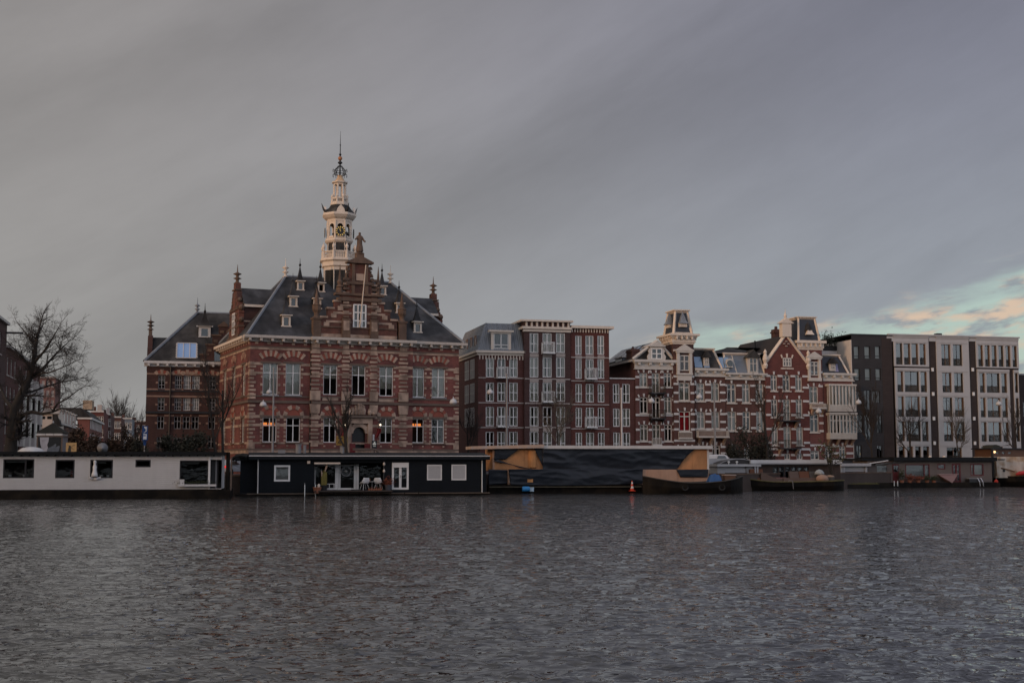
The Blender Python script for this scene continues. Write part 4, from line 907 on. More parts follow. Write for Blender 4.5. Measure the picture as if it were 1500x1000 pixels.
# C2: tower house
def towerhouse(name, label, px0, px1, pxl, top, cw, brick, hs_spec, bandpy, hcol, tcol):
    r, F, W = house(name, label, 'house', px0, px1, v=-.35)
    return r, F, W
def corner_tower(r, F, W, zb, zk, zm, D, over, tm=CREAM, ins=.45, top_in=.75, brick=BRDK):
    # square top storey with cornice and a tapering mansard cap
    s = MB(); s.box(0, W, .02, D, zb-3.5, zb+.1); s.build('tower_wall', brick, r)
    k_ = MB(); hgt = zk-zb
    for o, z0, z1 in ((.08, zb, zb+hgt*.18), (.22, zb+hgt*.18, zb+hgt*.30), (.16, zb+hgt*.30, zb+hgt*.62), (.36, zb+hgt*.62, zb+hgt*.8), (over, zb+hgt*.8, zk)): k_.box(-o, W+o, -o, D+o, z0, z1)
    for i in range(4):
        u = W*(i+.5)/4; k_.box(u-.1, u+.1, -over*.85, .1, zb+hgt*.45, zb+hgt*.79); v = D*(i+.5)/4; k_.box(-over*.85, W+over*.85, v-.1, v+.1, zb+hgt*.45, zb+hgt*.785)
    k_.build('cornice', tm, r)
    A = [(ins, ins, zk), (W-ins, ins, zk), (W-ins, D-ins, zk), (ins, D-ins, zk)]; i2 = ins+top_in; B = [(i2, i2, zm), (W-i2, i2, zm), (W-i2, D-i2, zm), (i2, D-i2, zm)]
    q = MB(); q.add(A+B, [(0, 1, 5, 4), (1, 2, 6, 5), (2, 3, 7, 6), (3, 0, 4, 7), (4, 5, 6, 7)]); cap = q.build('tower_roof', mat('blue_black_slate', (.030, .034, .044), rough=.6, var=.2), r)
    t = MB()
    for a, b in zip(A, B): t.path([a, b], [.2, .17], 4)
    for P, zz, w in ((A, zk+.1, .12), (B, zm-.12, .2)):
        for i in range(4): t.path([(P[i][0], P[i][1], zz), (P[(i+1) % 4][0], P[(i+1) % 4][1], zz)], w, 4)
    t.box(i2-.3, W-i2+.3, i2-.3, D-i2+.3, zm+.0, zm+.14); t.build('corner_trim', tm, cap)
    gl = MB()
    for s_ in range(2):   # little bell-shaped dormer on the front and on the left
        hgt = zm-zk; zc = zk+hgt*.3; w = .5
        if s_ == 0: c = (W/2, ins+top_in*.3-.05); box = (c[0]-w, c[0]+w, c[1]-.3, c[1]+.4)
        else: c = (ins+top_in*.3-.05, D/2); box = (c[0]-.3, c[0]+.4, c[1]-w, c[1]+w)
        d = MB(); d.box(*box, zc, zc+.35*1.2); dm = d.build('dormer', tm, r)
        d = MB(); d.lathe([(w*1.7, 0), (w*1.1, .3), (w*.6, .9), (.02, 1.5)], (c[0], c[1], zc+.42), 4, math.pi/4); d.build('dormer_roof', LEAD, dm)
    return cap, A, B
c2, G2, w2 = house('tower_house', 'brown brick house with a square turret under a tapering white-ribbed cap, the taller left turret', 'house', 987, 1017.5, v=-.25)
hs = rowwin(G2, ((994.5, 1011),), ((560, 587), (602, 631.5), (655, 672)), 590)
zt = G2.z(1000, 520); oldfront(c2, G2, w2, 11, zt, hs, BRHB, (551, 562, 575, 588, 606, 617, 628.5, 645, 655), 990)
win(c2, hs[0][0], zs=(.74,), fr=OFFW, fw=.14, cur=CURTB, sill=OFFW); win(c2, hs[1][0], zs=(.74,), fr=OFFW, fw=.12, cur=CURTR, sill=OFFW, gl=glassmat('clear_glass', (.92, .92, .92), 1.3)); win(c2, hs[2][0], fr=OFFW, fw=.12, gl=GLASSD)
zb, zk, zm = G2.z(1000, 504), G2.z(1000, 489), G2.z(1000, 454.5)
corner_tower(c2, G2, w2, zb, zk, zm, 3.6, .62, ins=.15, top_in=.42)
h = G2.H(995, 1009.5, 520, 543, -.1); t = MB(); t.box(h[0]-.35, h[0], -.28, .03, h[2]-.3, h[3]+.3); t.box(h[1], h[1]+.35, -.28, .03, h[2]-.3, h[3]+.3); t.box(h[0]-.45, h[1]+.45, -.35, .03, h[3]+.28, h[3]+.5); pedim(t, h[0]-.6, h[1]+.6, h[3]+.5, .85, -.4, .03); t.box(h[0]-.4, h[1]+.4, -.35, .03, h[2]-.5, h[2]-.28); t.box(0, w2+.03, -.1, .03, h[3]+.45, h[3]+.7); t.box(h[0]-.3, h[1]+.3, -.2, .03, h[2]-1.2, h[2]-.5); t.build('window_case', OFFW, c2)
win(c2, h, v=-.12, xs=(.5,), zs=(.6,), fr=OFFW, fw=.12, cur=CURTB, ch=.4)
balcony(c2, hs[1][0][0]-.15, hs[1][0][1]+.15, hs[1][0][2]-.95, hs[1][0][2]-.15, .35, OFFW, .12)
# C3: brown house with sky-tinted panes in its mansard
c3, G3, w3 = house('row_house', 'brown brick house with blue glazed mansard and a long white balcony', 'house', 1018, 1063, v=.05)
hs = rowwin(G3, ((1020.5, 1032.5), (1042, 1054)), ((561, 587.5), (603, 628)), 590)
dr = rowwin(G3, ((1025, 1034), (1043.5, 1055)), ((652, 672),), 655)
zt = G3.z(1040, 551.5); oldfront(c3, G3, w3, 12, zt, hs+dr, BRHB, (563, 574.5, 586, 606, 617.5, 628.5, 654, 663.5), 1040)
fill(c3, hs, p=.7, zs=(.72,)); fill(c3, dr, p=.1)
zk = G3.z(1040, 539.5); k_ = MB(); bigcornice(k_, w3, zt-.02, zk, 4, .1, .35); k_.build('cornice', OFFW, c3)
zm = G3.z(1040, 512, 1.); rf, pv = mansard(c3, w3, 11, zk, zm, SLATED, .8, 0., .85, ro=.35)
for a, b in ((.3, 1.3), (1.5, 2.25), (3.6, 4.2), (4.3, 4.9)):
    h0, h1 = zk+.12, zk+(zm-zk)*.60; MB().poly([(a-.2, pv(h0)-.05, h0), (b-.2, pv(h0)-.05, h0), (b-.2, pv(h1)-.05, h1), (a-.2, pv(h1)-.05, h1)]).build('roof_pane', BLUEP, rf, fix=False)
def small_dormer(root, F, px0, px1, py0, py1, peak, fm=OFFW, rm=SLATED, depth=1.6):
    h = F.H(px0, px1, py0, py1, .1); d = MB(); w = h[1]-h[0]; m = (h[0]+h[1])/2; d.box(h[0], h[1], .05, depth, h[2]-.1, h[3]); dd = d.build('dormer', fm, root)
    win(dd, (h[0]+w*.14, h[1]-w*.14, h[2]+.1, h[3]-.05), xs=(.5,), zs=(.6,), v=.02, fr=fm, fw=.09, name='dormer_window', gl=GLASSD)
    t = MB(); t.prism([(h[0]-.3, h[3]-.05), (h[1]+.3, h[3]-.05), (m, h[3]+peak)], 'y', -.25, depth+.3); t.build('dormer_roof', rm, dd); return dd
small_dormer(c3, G3, 1030.5, 1038.5, 523, 534.5, .85)
b = balcony(c3, .05, w3+.1, G3.z(1043, 641), G3.z(1043, 631), .95, OFFW, .15); br = MB()
for u in (.5, w3/2, w3-.3): bracket(br, u, G3.z(1043, 641), .85, .9, .16)
br.build('bracket', STONE, c3)
# C4: brown house with oculus dormer
c4, G4, w4 = house('row_house', 'brown brick house with blue-grey slate mansard, round oculus and pedimented dormer', 'house', 1063, 1122, v=.1)
hs = rowwin(G4, ((1065.5, 1078.5), (1087.5, 1099), (1107.5, 1119)), ((562, 590), (602.5, 631)), 595)
dr = rowwin(G4, ((1068, 1078), (1090, 1099)), ((655, 673),), 660)
zt = G4.z(1090, 556); oldfront(c4, G4, w4, 12, zt, hs+dr, BRHB, (564.5, 585.5, 606, 626.5), 1090, False)
fill(c4, hs, p=.6, zs=(.72,)); fill(c4, dr, p=0)
zk = G4.z(1090, 546.5); k_ = MB(); bigcornice(k_, w4, zt-.02, zk, 4, .1, .1); k_.build('cornice', OFFW, c4)
zm = G4.z(1085, 519, 1.); rf, pv = mansard(c4, w4, 11, zk, zm, SLATEB, .8, .25, .5, lo_=.0)
t = MB(); u = G4.u(1079.5, 535); t.path([(u, .1, zk), (u-.35, .95, zm)], .15, 4); t.build('rib', OFFW, rf)
rt = MB(); rt.lathe([(6.3, 0), (.1, 1.1)], (w4*.5, 5.5, zm+.1), 4, math.pi/4); rt.build('roof_top', SLATED, rf)
o = G4.H(1064, 1073.5, 526, 538, .0); t = MB(); m, zz, q = (o[0]+o[1])/2, (o[2]+o[3])/2, (o[1]-o[0])/2
t.prism([(m-q, o[2]), (m+q, o[2]), (m+q*.75, zz-.3), (m+q*1.1, zz), (m+q*.8, zz+.5), (m, o[3]+.1), (m-q*.8, zz+.5), (m-q*1.1, zz), (m-q*.75, zz-.3)], 'y', -.12, .8); oc = t.build('oculus', OFFW, rf)
MB().lathe([(.38, 0), (.38, .06)], (0, 0, 0), 16).build('pane', GLASSD, rf, loc=(m, -.12, zz)).rotation_euler = (math.pi/2, 0, 0)
small_dormer(c4, G4, 1095, 1110.5, 523.5, 546, 1.0)
# C5: red gable house
c5, G5, w5 = house('gable_house', 'bright red brick house with a steep white-edged gable and iron balconies', 'house', 1122, 1185.5, v=-.15)
hs = rowwin(G5, ((1129.5, 1139), (1147, 1158), (1165.7, 1175.6)), ((549, 572.5), (584.5, 611), (625, 652)), 590)
for r, py in ((hs[1], 616), (hs[2], 656)): h = r[1]; r[1] = (h[0], h[1], G5.z(1150, py), h[3])
g_ = rowwin(G5, ((1149, 1158), (1167, 1176)), ((664, 673),), 665)
zt = G5.z(1150, 531); oldfront(c5, G5, w5, 12, zt, hs+g_, BRGR, (550.5, 567, 587, 607.5, 628, 648, 657.5, 666), 1145, False)
fill(c5, hs, p=.5, zs=(.72,)); fill(c5, g_, p=0, zs=())
for r in hs[1:]: iron_balcony(c5, r[1], 1.0, .9, .95)
br = MB()
for r in hs[1:]:
    for u in (r[1][0]-.6, r[1][1]+.6): bracket(br, u, r[1][2]-.14, .85, .9, .16)
br.build('bracket', STONE, c5)
gu, gz_ = G5.u(1151.5, 495), G5.z(1151.5, 491)
g = MB(); tw_ = rowwin(G5, ((1146.5, 1159),), ((524, 537),), 530)[0][0]
g.prism([(.15, zt-.02), (w5-.15, zt-.02), (gu, gz_)], 'y', .0, .45); ga = g.build('gable', BRGR, c5)
t = MB()
for x in (.0, w5): t.path([(x+(.2 if x == 0 else -.2), .1, zt+.05), (gu, .1, gz_+.1)], .26, 4)
for x in (.0, w5):
    t.lathe([(.2, -.7), (.34, -.3), (.2, 0), (.36, .4), (.28, .9), (.18, 1.1), (.24, 1.4), (.02, 1.75)], (x, -.05, zt-.1), 8)
t.box(gu-.62, gu+.62, -.3, .6, gz_-.2, gz_+1.5); t.prism([(gu-.95, gz_+1.5), (gu+.95, gz_+1.5), (gu, gz_+2.2)], 'y', -.4, .7); t.lathe([(.3, 0), (.14, .2), (.22, .5), (.04, 1.0), (.02, 1.4)], (gu, .1, gz_+2.0), 8)
keystones(t, tw_, .22, .5); t.box(tw_[0]-.3, tw_[1]+.3, -.08, .02, tw_[2]-.3, tw_[2]-.16); t.build('gable_trim', CREAM, ga)
t = MB(); c0 = (gu, G5.z(1151, 504)); 
for i in range(4): a = math.pi/2*i; t.lathe([(.16, 0), (.2, .06), (.12, .1)], (c0[0]+.3*math.cos(a), -.04, c0[1]+.3*math.sin(a)), 8)
t.build('gable_ornament', OFFW, ga)
win(ga, tw_, v=-.03, xs=(.33, .66), zs=(.6,), fr=OFFW, fw=.14, name='gable_window', gl=GLASSD)
r = MB(); r.prism([(-.1, zt), (w5+.1, zt), (gu, gz_+.05)], 'y', .46, 14); rf5 = r.build('roof', mat('black_roof_tile', (.024, .020, .020), rough=.8, var=.2), c5)
r = MB(); a = G5.uz(1072, 507, 8), G5.uz(1140, 495, 8); b0 = a[0][0]; r.prism([(5.2, 16.0), (14., 16.0), (9.6, a[0][1])], 'x', b0, a[1][0]+3); r.build('cross_roof', MATS['black_roof_tile'], c5)
p = MB(); o = G5.H(1132.5, 1141, 482.5, 500, 6.); p.box(o[0], o[1], 5.5, 6.6, o[2]-1.5, o[3]); p.box(o[0]-.1, o[1]+.1, 5.4, 6.7, o[3]-.5, o[3]-.3); p.lathe([(.22, 0), (.2, .4)], ((o[0]+o[1])/2, 6., o[3]), 8); p.build('chimney', CHIMB, c5)
p = MB(); o = G5.uz(1106, 510, 7); p.tube((o[0], 7, o[1]-1.2), (o[0], 7, o[1]+1.0), .10); p.build('vent_pipe', BLACKM, c5)
# C6: second tower
c6, G6, w6 = house('tower_house', 'red brick house with a square dark turret cap beside the steep gable, the right turret', 'house', 1185.5, 1206, v=-.1)
hs = rowwin(G6, ((1185.9, 1199),), ((566, 590.5), (606, 633), (660, 673)), 595)
zt = G6.z(1195, 516); oldfront(c6, G6, w6, 11, zt, hs, mat('plum_brick', (.150, .062, .055), var=.16, brick=1.2), (545, 565.5, 590, 608.5, 619.5, 631, 652), 1201)
fill(c6, hs, p=.4, zs=(.72,))
zb, zk, zm = G6.z(1195, 512.5), G6.z(1195, 499), G6.z(1195, 465)
us = G6.u(1166, 505); tr = thing_fr('x', None, None, G6); bpy.data.objects.remove(tr)
Gt = G6.shift(us); 
q_ = bpy.data.objects.new('turret', bpy.data.meshes.new('turret')); COL.objects.link(q_); q_.parent = c6; q_.location = (us+.35, 0, 0)
k0 = MB(); 
wT = w6-us-.35
def ct2():
    D = 3.4; W = wT; over = .45; s = MB(); s.box(0, W, .02, D, zb-3.5, zb+.1); s.build('tower_wall', MATS['plum_brick'], q_)
    k_ = MB(); hg = zk-zb
    for o, a, b in ((.1, zb, zb+hg*.2), (.2, zb+hg*.2, zb+hg*.7), (over, zb+hg*.7, zk)): k_.box(-o, W+o, -o, D+o, a, b)
    for i in range(5): u = W*(i+.5)/5; k_.box(u-.09, u+.09, -over*.85, .1, zb+hg*.35, zb+hg*.69)
    k_.build('cornice', CREAM, q_)
    ins, i2 = .05, .42; A = [(ins, ins, zk), (W-ins-.2, ins, zk), (W-ins-.2, D-ins, zk), (ins, D-ins, zk)]; B = [(i2-.15, i2, zm), (W-i2-.3, i2, zm), (W-i2-.3, D-i2, zm), (i2-.15, D-i2, zm)]
    q = MB(); q.add(A+B, [(0, 1, 5, 4), (1, 2, 6, 5), (2, 3, 7, 6), (3, 0, 4, 7), (4, 5, 6, 7)]); q.build('tower_roof', MATS['blue_black_slate'], q_)
    t = MB()
    for a, b in zip(A, B): t.path([a, b], [.17, .15], 4)
    for i in range(4): t.path([(B[i][0], B[i][1], zm-.1), (B[(i+1) % 4][0], B[(i+1) % 4][1], zm-.1)], .16, 4)
    t.box(B[0][0]-.25, B[1][0]+.25, B[0][1]-.25, B[2][1]+.25, zm, zm+.12); t.build('corner_trim', CREAM, q_)
    d = MB(); m = (A[0][0]+A[1][0])/2; zc = zk+(zm-zk)*.25; d.lathe([(.75, 0), (.5, .3), (.42, .55)], (m, ins+.05, zc), 4, math.pi/4); d.build('dormer', CREAM, q_)
    d = MB(); d.lathe([(.6, 0), (.5, .35), (.3, .8), (.02, 1.2)], (m, ins+.3, zc+.5), 8); d.build('dormer_roof', SLATED, q_)
ct2()
h = G6.H(1186.5, 1198.5, 529.5, 550, -.1); t = MB(); t.box(h[0]-.3, h[0], -.28, .03, h[2]-.3, h[3]+.3); t.box(h[1], h[1]+.3, -.28, .03, h[2]-.3, h[3]+.3); t.box(h[0]-.4, h[1]+.4, -.35, .03, h[3]+.28, h[3]+.5); pedim(t, h[0]-.55, h[1]+.55, h[3]+.5, .75, -.4, .03); t.box(h[0]-.35, h[1]+.35, -.35, .03, h[2]-.7, h[2]-.28); t.build('window_case', OFFW, c6)
win(c6, h, v=-.12, xs=(.5,), zs=(.72,), fr=OFFW, fw=.12, cur=CURTB, ch=.3)
balcony(c6, -.0, w6+.1, G6.z(1195, 599), G6.z(1195, 591.5), .8, OFFW, .1); br = MB()
for u in (.35, w6-.2): bracket(br, u, G6.z(1195, 599), .7, .8, .14)
br.build('bracket', STONE, c6)
# C7: house with white glazed bays
c7, G7, w7 = house('row_house', 'house with stacked white glazed bays under a dark mansard', 'house', 1206, 1249.5, v=.0)
hs = rowwin(G7, ((1209, 1219), (1229.5, 1239)), ((653, 673),), 660)
zt = G7.z(1228, 558); oldfront(c7, G7, w7, 12, zt, hs, MATS['plum_brick'], (653, 663.5, 672), 1225); fill(c7, hs, p=.2)
zk = G7.z(1228, 546.5); k_ = MB(); bigcornice(k_, w7, zt-.02, zk, 4, .1, .4); k_.build('cornice', OFFW, c7)
zm = G7.z(1225, 521, .9); rf, pv = mansard(c7, w7, 11, zk, zm, MATS['blue_black_slate'], .8, 0, .9, ro=.5)
small_dormer(c7, G7, 1215, 1224, 532, 542, .7)
MB().poly([(1.75, pv(zk+.2)-.06, zk+.2), (2.3, pv(zk+.2)-.06, zk+.2), (2.3, pv(zk+1.3)-.06, zk+1.3), (1.75, pv(zk+1.3)-.06, zk+1.3)]).build('roof_pane', mat('lilac_pane', (.20, .19, .30), rough=.2), rf, fix=False)
def bay(py0, py1, g0, g1, tall, n=8):
    u0, u1 = .35, w7-.02; z0, z1 = G7.z(1228, py1), G7.z(1228, py0); gz0, gz1 = G7.z(1228, g1), G7.z(1228, g0); v = -.95
    b = MB(); b.box(u0, u1, v, -.003, z0, gz0); b.box(u0-.08, u1+.08, v-.12, -.003, z1-.22, z1); b.box(u0, u1, v, -.003, gz1, z1-.22)
    n2 = n; 
    for i in range(n2+1): u = u0+(u1-u0)*i/n2; w = .10; b.box(max(u0, u-w), min(u1, u+w), v, v+.12, gz0, gz1)
    for v_ in (v+.45,): b.box(u0, u0+.1, v_, v_+.12, gz0, gz1); b.box(u1-.1, u1, v_, v_+.12, gz0, gz1)
    if tall: b.box(u0, u1, v+.01, v+.11, gz0+(gz1-gz0)*.68, gz0+(gz1-gz0)*.73)
    for i in range(30): u = u0+(u1-u0)*(i+.5)/30; b.box(u-.03, u+.03, v-.02, v, z0+.1, gz0-.1)
    bb = b.build('bay', OFFW, c7); g = MB(); g.poly([(u0+.05, v+.06, gz0), (u1-.05, v+.06, gz0), (u1-.05, v+.06, gz1), (u0+.05, v+.06, gz1)]); g.build('pane', GLASS if not tall else GLASSD, bb, fix=False)
    if not tall: MB().box(u0+.1, u1-.1, v+.3, v+.34, gz0, gz1).build('curtain', CURT, bb)
    else: MB().box(u0+.1, u1-.1, -.3, -.25, gz0, gz1).build('dim_backing', INNER, bb)
bay(563, 603, 566, 593, False, 8); bay(604.5, 643, 608.5, 634, True, 8)
br = MB()
for u in (.6, 1.8, 3.0, w7-.3): bracket(br, u, G7.z(1228, 643), .8, .9, .14)
br.build('bracket', STONE, c7)
# D: black brick block
d1, GD, wd = house('apartment_block', 'black brick apartment block with small square windows and a pale side wall', 'apartment block', 1249.5, 1309, v=-.1)
hs = rowwin(GD, ((1253, 1261), (1268.5, 1277), (1284, 1292)), ((507, 525.6), (539.5, 557)), 600)
hs += [[(GD.u(1253, 600), GD.u(1261, 600), GD.z(1257, 590), GD.z(1257, 572)), (GD.u(1266, 600), GD.u(1276, 600), GD.z(1270, 600), GD.z(1270, 571)), (GD.u(1278, 600), GD.u(1290, 600), GD.z(1284, 590), GD.z(1284, 572))],
       [(GD.u(1253, 600), GD.u(1264, 600), GD.z(1257, 634), GD.z(1257, 607)), (GD.u(1266, 600), GD.u(1276, 600), GD.z(1270, 644), GD.z(1270, 607)), (GD.u(1284, 600), GD.u(1292, 600), GD.z(1284, 634), GD.z(1284, 607))],
       [(GD.u(1253, 600), GD.u(1261, 600), .3, GD.z(1257, 652)), (GD.u(1283, 600), GD.u(1291, 600), .3, GD.z(1287, 652))]]
zt = GD.z(1280, 491.5); w = MB(); wall(w, 0, wd, 0, zt, [h for r in hs for h in r]); w.poly([(wd, 0, 0), (wd, 13, 0), (wd, 13, zt), (wd, 0, zt)]); w.poly([(0, 13, 0), (wd, 13, 0), (wd, 13, zt), (0, 13, zt)]); flat(w, wd, 13, zt-.05); w.build('wall', BRBK, d1)
wall_ = MB().box(-.05, .0, .0, 13, 0, zt-.6); wall_.build('side_wall', PALEW, d1)
MB().box(wd-1.45, wd-.01, -.03, 0, 0, zt-.3).build('brown_panel', BRBB, d1)
MB().box(-.06, wd+.02, -.08, 13.05, zt, zt+.18).build('roof_edge', BLACKM, d1)
for i, r in enumerate(hs):
    for h in r: win(d1, h, xs=() if i < 2 else (.5,), zs=(.22,) if i < 2 else (), fr=BLACKM, gl=GLASS if i < 2 else GLASSD, cur=CURT if i < 2 else (curt(.3)), fw=.07)
# E: pale concrete-fronted block
e1, GE, we = house('apartment_block', 'long pale stone-framed apartment block with tall windows and black bricked gaps', 'apartment block', 1309, 1491.5, ry=520, v=.0)
ryT, ry2 = 520, 560
def cs(lst, ry): return [(GE.u(a, ry), GE.u(b, ry)) for a, b in lst]
def zz2(y0, y1, px): return (GE.z(px, y1), GE.z(px, y0))
allh = []; fr_ = MB()
zt = GE.z(1400, 493.2)
def block(cols, ry, y0, y1, px):
    z0, z1 = zz2(y0, y1, px); r = [(a-.07*(b-a), b+.07*(b-a), z0, z1) for a, b in cs(cols, ry)]; allh.extend(r); return r
E1 = block(((1312.3, 1320.8), (1324, 1332.4), (1335.4, 1343.8), (1347, 1355)), 520, 503, 534, 1330)
E1c = ((1314.2, 1322), (1326, 1344.5), (1348.5, 1356.6))
for y0, y1 in ((544, 574), (580.5, 610), (617, 646)): block(E1c, 560, y0, y1, 1335)
block(((1316.5, 1324.5), (1328.7, 1336.5), (1340.5, 1348), (1352, 1360)), 665, 653.5, 673, 1335)
E2 = block(((1379, 1391), (1396, 1408)), 520, 504.6, 535.7, 1395)
for y0, y1 in ((546, 574.6), (582, 610), (617.5, 646)): block(((1380.5, 1392.5), (1397.7, 1409.5)), 560, y0, y1, 1395)
dre = block(((1387.5, 1407),), 665, 655, 673, 1397)
E3 = block(((1432.5, 1439), (1442.3, 1449), (1452.4, 1459), (1462.4, 1469), (1472.7, 1479), (1482.5, 1488.5)), 520, 506, 537, 1460)
for y0, y1 in ((546.5, 575), (582.5, 611), (618, 646.5)): block(((1434.8, 1441.8), (1445.7, 1462.6), (1466.7, 1473.9)), 560, y0, y1, 1455)
block(((1437.5, 1444.5), (1448, 1456), (1460, 1468)), 665, 654, 673, 1455)
for y0, y1 in ((546.5, 575), (583, 611), (619, 646.5)): block(((1486, 1490.3),), 560, y0, y1, 1488)
w = MB(); shell(w, we, 13, 0, zt, allh, depth=.2); w.build('wall', BRBB, e1); MB().box(.2, we-.2, 1.6, 1.65, 0, zt-.1).build('dim_backing', DIM, e1); MB().box(-.0, we+.05, -.1, 13.1, zt, zt+.15).build('roof_edge', RENDER, e1)
tops = set(map(id, E1+E2+E3))
rl = MB()
for h in allh:
    big = h[1]-h[0] > 1.6
    win(e1, h, xs=(.5,) if (h[1]-h[0]) > 1.1 else (), zs=(), fr=WARMJ if rr3.random() < .8 else BLACKM, gl=SKYG if h[2] > 3.4 else GLASSD, v=.16, fw=.05, cur=CURT if h[2] > 11 and rr3.random() < .12 else None)
    if h[2] > 1.5:
        b = MB(); rails(b, h[0]+.02, h[1]-.02, .12, .3, h[2]+.06, h[2]+(h[3]-h[2])*.33, .09, .02, False); b.box(h[0], h[1], .10, .38, h[2]-.02, h[2]+.05); b.build('railing', BLACKM, e1)
# the pale frames: slabs standing proud of the brick, opened where the windows are
def frame(px0, px1, ry, y0, y1, refx, hs, v=-.14, name='stone_frame', lim=None):
    a, b = GE.u(px0, ry), GE.u(px1, ry); z0 = GE.z(refx, y1) if y1 else .0; z1 = GE.z(refx, y0); m = MB()
    hh = [h for h in hs if h[0] > a-.05 and h[1] < b+.05 and h[3] < z1+.1 and h[2] > z0-.3]
    wall(m, a, b, z0, z1, hh, v, .2)
    for u in (a, b): m.poly([(u, v, z0), (u, .02, z0), (u, .02, z1), (u, v, z1)])
    for q in (z0, z1): m.poly([(a, v, q), (b, v, q), (b, .02, q), (a, .02, q)])
    # slim proud mouldings between the storeys and the bays
    return m, a, b, z0, z1, hh
for px0, px1, ry, y0, y1, refx, nm in ((1308.8, 1359.8, 520, 491, 536.8, 1335, 1), (1310.4, 1360.8, 560, 539, None, 1335, 1), (1371, 1418.5, 520, 492.5, None, 1395, 1), (1429.2, 1491.4, 520, 494.5, 538.8, 1460, 1), (1431, 1478, 560, 541, None, 1455, 1), (1484.2, 1491.4, 560, 542, None, 1488, 1)):
    m, a, b, z0, z1, hh = frame(px0, px1, ry, y0, y1, refx, allh)
    m.box(a, b, -.22, -.14, z1-.32, z1-.002)
    for q in sorted({round(h[3], 2) for h in hh}): m.box(a+.18, b-.18, -.19, -.14, q+.16, q+.28)
    for x in sorted({round((h[1]), 2) for h in hh}): pass
    m.build('stone_frame', RENDER, e1)
m = MB(); zp0 = GE.z(1395, 500.5)
for px0, px1 in ((1296, 1308.8), (1360, 1371), (1418.7, 1429)): m.box(max(GE.u(px0, 498), -1.0), GE.u(px1, 498), -.12, .02, GE.z((px0+px1)/2, 500), zt)
m.box(-.9, we+.12, -.34, .0, zt-.02, zt+.16); m.build('parapet', RENDER, e1)
for i, (px, py) in enumerate([(x, y) for x in (1365.5, 1424.5) for y in (541.5, 577, 613, 649)]):
    u, zz = GE.u(px+(py-541)*.03, py), GE.z(px, py); MB().box(u-.16, u+.16, -.12, -.003, zz-.2, zz+.25).build('wall_lamp', WHITE, e1)
ch = MB(); o = GE.uz(1376.5, 491, 3); ch.box(o[0]-.35, o[0]+.35, 3, 3.8, zt, zt+.75); ch.build('chimney', BLACKM, e1)
# F: the next block
f1, GF, wf = house('apartment_block', 'dark block glimpsed at the right edge beyond the pale block', 'apartment block', 1494, 1580, v=2.)
zt = GF.z(1496, 549); hs = [(x, x+1.1, zz, zz+1.8) for x in (.5, 2.4, 4.3) for zz in (1, 4.2, 7.4)]
w = MB(); shell(w, wf, 12, 0, zt, hs); flat(w, wf, 12, zt); w.build('wall', BRBB, f1)
for h in hs: win(f1, h, gl=GLASSD, fr=GREYW)
MB().box(-.05, wf, -.1, 12, zt, zt+.2).build('roof_edge', RENDER, f1)
# roof garden clutter on the black block
rg = random.Random(5); zD = GD.z(1280, 491.5)
for i, (px, w_, h_) in enumerate(((1212, 1.5, 2.2), (1232, 1.9, 1.9), (1243, 1.2, 1.2))):
    o = GD.shift(GD.u(px, 495, 4.), 4.); t = thing('roof_plant', ('dark clipped shrub in a trough on the roof beside the right turret', 'widest dark shrub of the roof garden left of the black block', 'lowest dark shrub in a trough at the edge of the black block')[i], 'plant', (o.o[0], o.o[1], 1.6+zD-1.7), 14, 'shrubs on the roof')
    MB().box(-w_*.6, w_*.6, -.3, .3, 0, .6).build('trough', BLACKM, t); f = MB()
    for _ in range(420):
        p = Vector((rg.gauss(0, w_*.32), rg.gauss(0, .3), .6+abs(rg.gauss(h_*.35, h_*.22)))); a = Vector((rg.gauss(0, 1), rg.gauss(0, 1), rg.gauss(0, 1))).normalized()*.14; b = a.orthogonal().normalized()*.10
        f.add([p-a, p+b, p+a, p-b], [(0, 1, 2, 3)])
    f.build('foliage', mat('dark_evergreen', (.030, .032, .022), var=.3), t, fix=False)
o = RF.shift(RF.u(1225, 495, 4.2), 4.2)
pl = thing('roof_terrace_house', 'plain pale house behind the roofs, mostly hidden, carrying the roof garden', 'house', (o.o[0], o.o[1], 1.6), 14)
MB().box(-3.2, 1.6, -.6, 6, 0, zD-1.75).build('wall', PALEW, pl)
# ================================================================ GROUND, QUAY, WATER
GZ = 1.6
QL = [(-420, 30), (-120, 93), (-40, 106.5), (-20, 112.5), (2, 120.5), (22, 126.5), (36, 140), (52, 152), (75, 161), (160, 205), (520, 420)]
ASPH = mat('ground_asphalt', (.055, .055, .056), var=.2, scale=.2)
g = MB(); g.poly([(x, y, GZ) for x, y in QL]+[(900, 3500, GZ), (-900, 3500, GZ), (-900, 30, GZ)]); tag(g.build('ground', ASPH, fix=False), kind='structure')
q = MB()
for (a, b), (c, d) in zip(QL, QL[1:]): q.poly([(a, b, -1.5), (c, d, -1.5), (c, d, GZ), (a, b, GZ)])
tag(q.build('quay_wall', mat('quay_brick', (.06, .045, .038), var=.25, scale=.5, streak=.2), fix=False), kind='structure')
q = MB()
for i in range(2, len(QL)-1):
    (a, b), (c, d) = QL[i-1], QL[i]; v = Vector((c-a, d-b, 0)); n = Vector((-v.y, v.x, 0)).normalized(); p0 = Vector((a, b, GZ)); p1 = Vector((c, d, GZ))
    q.add([tuple(p0-n*.05), tuple(p1-n*.05), tuple(p1+n*.45), tuple(p0+n*.45), tuple(p0-n*.05+Vector((0, 0, .14))), tuple(p1-n*.05+Vector((0, 0, .14))), tuple(p1+n*.45+Vector((0, 0, .14))), tuple(p0+n*.45+Vector((0, 0, .14)))], [(0, 1, 5, 4), (1, 2, 6, 5), (2, 3, 7, 6), (3, 0, 4, 7), (4, 5, 6, 7)])
tag(q.build('quay_kerb', STONED), kind='structure')
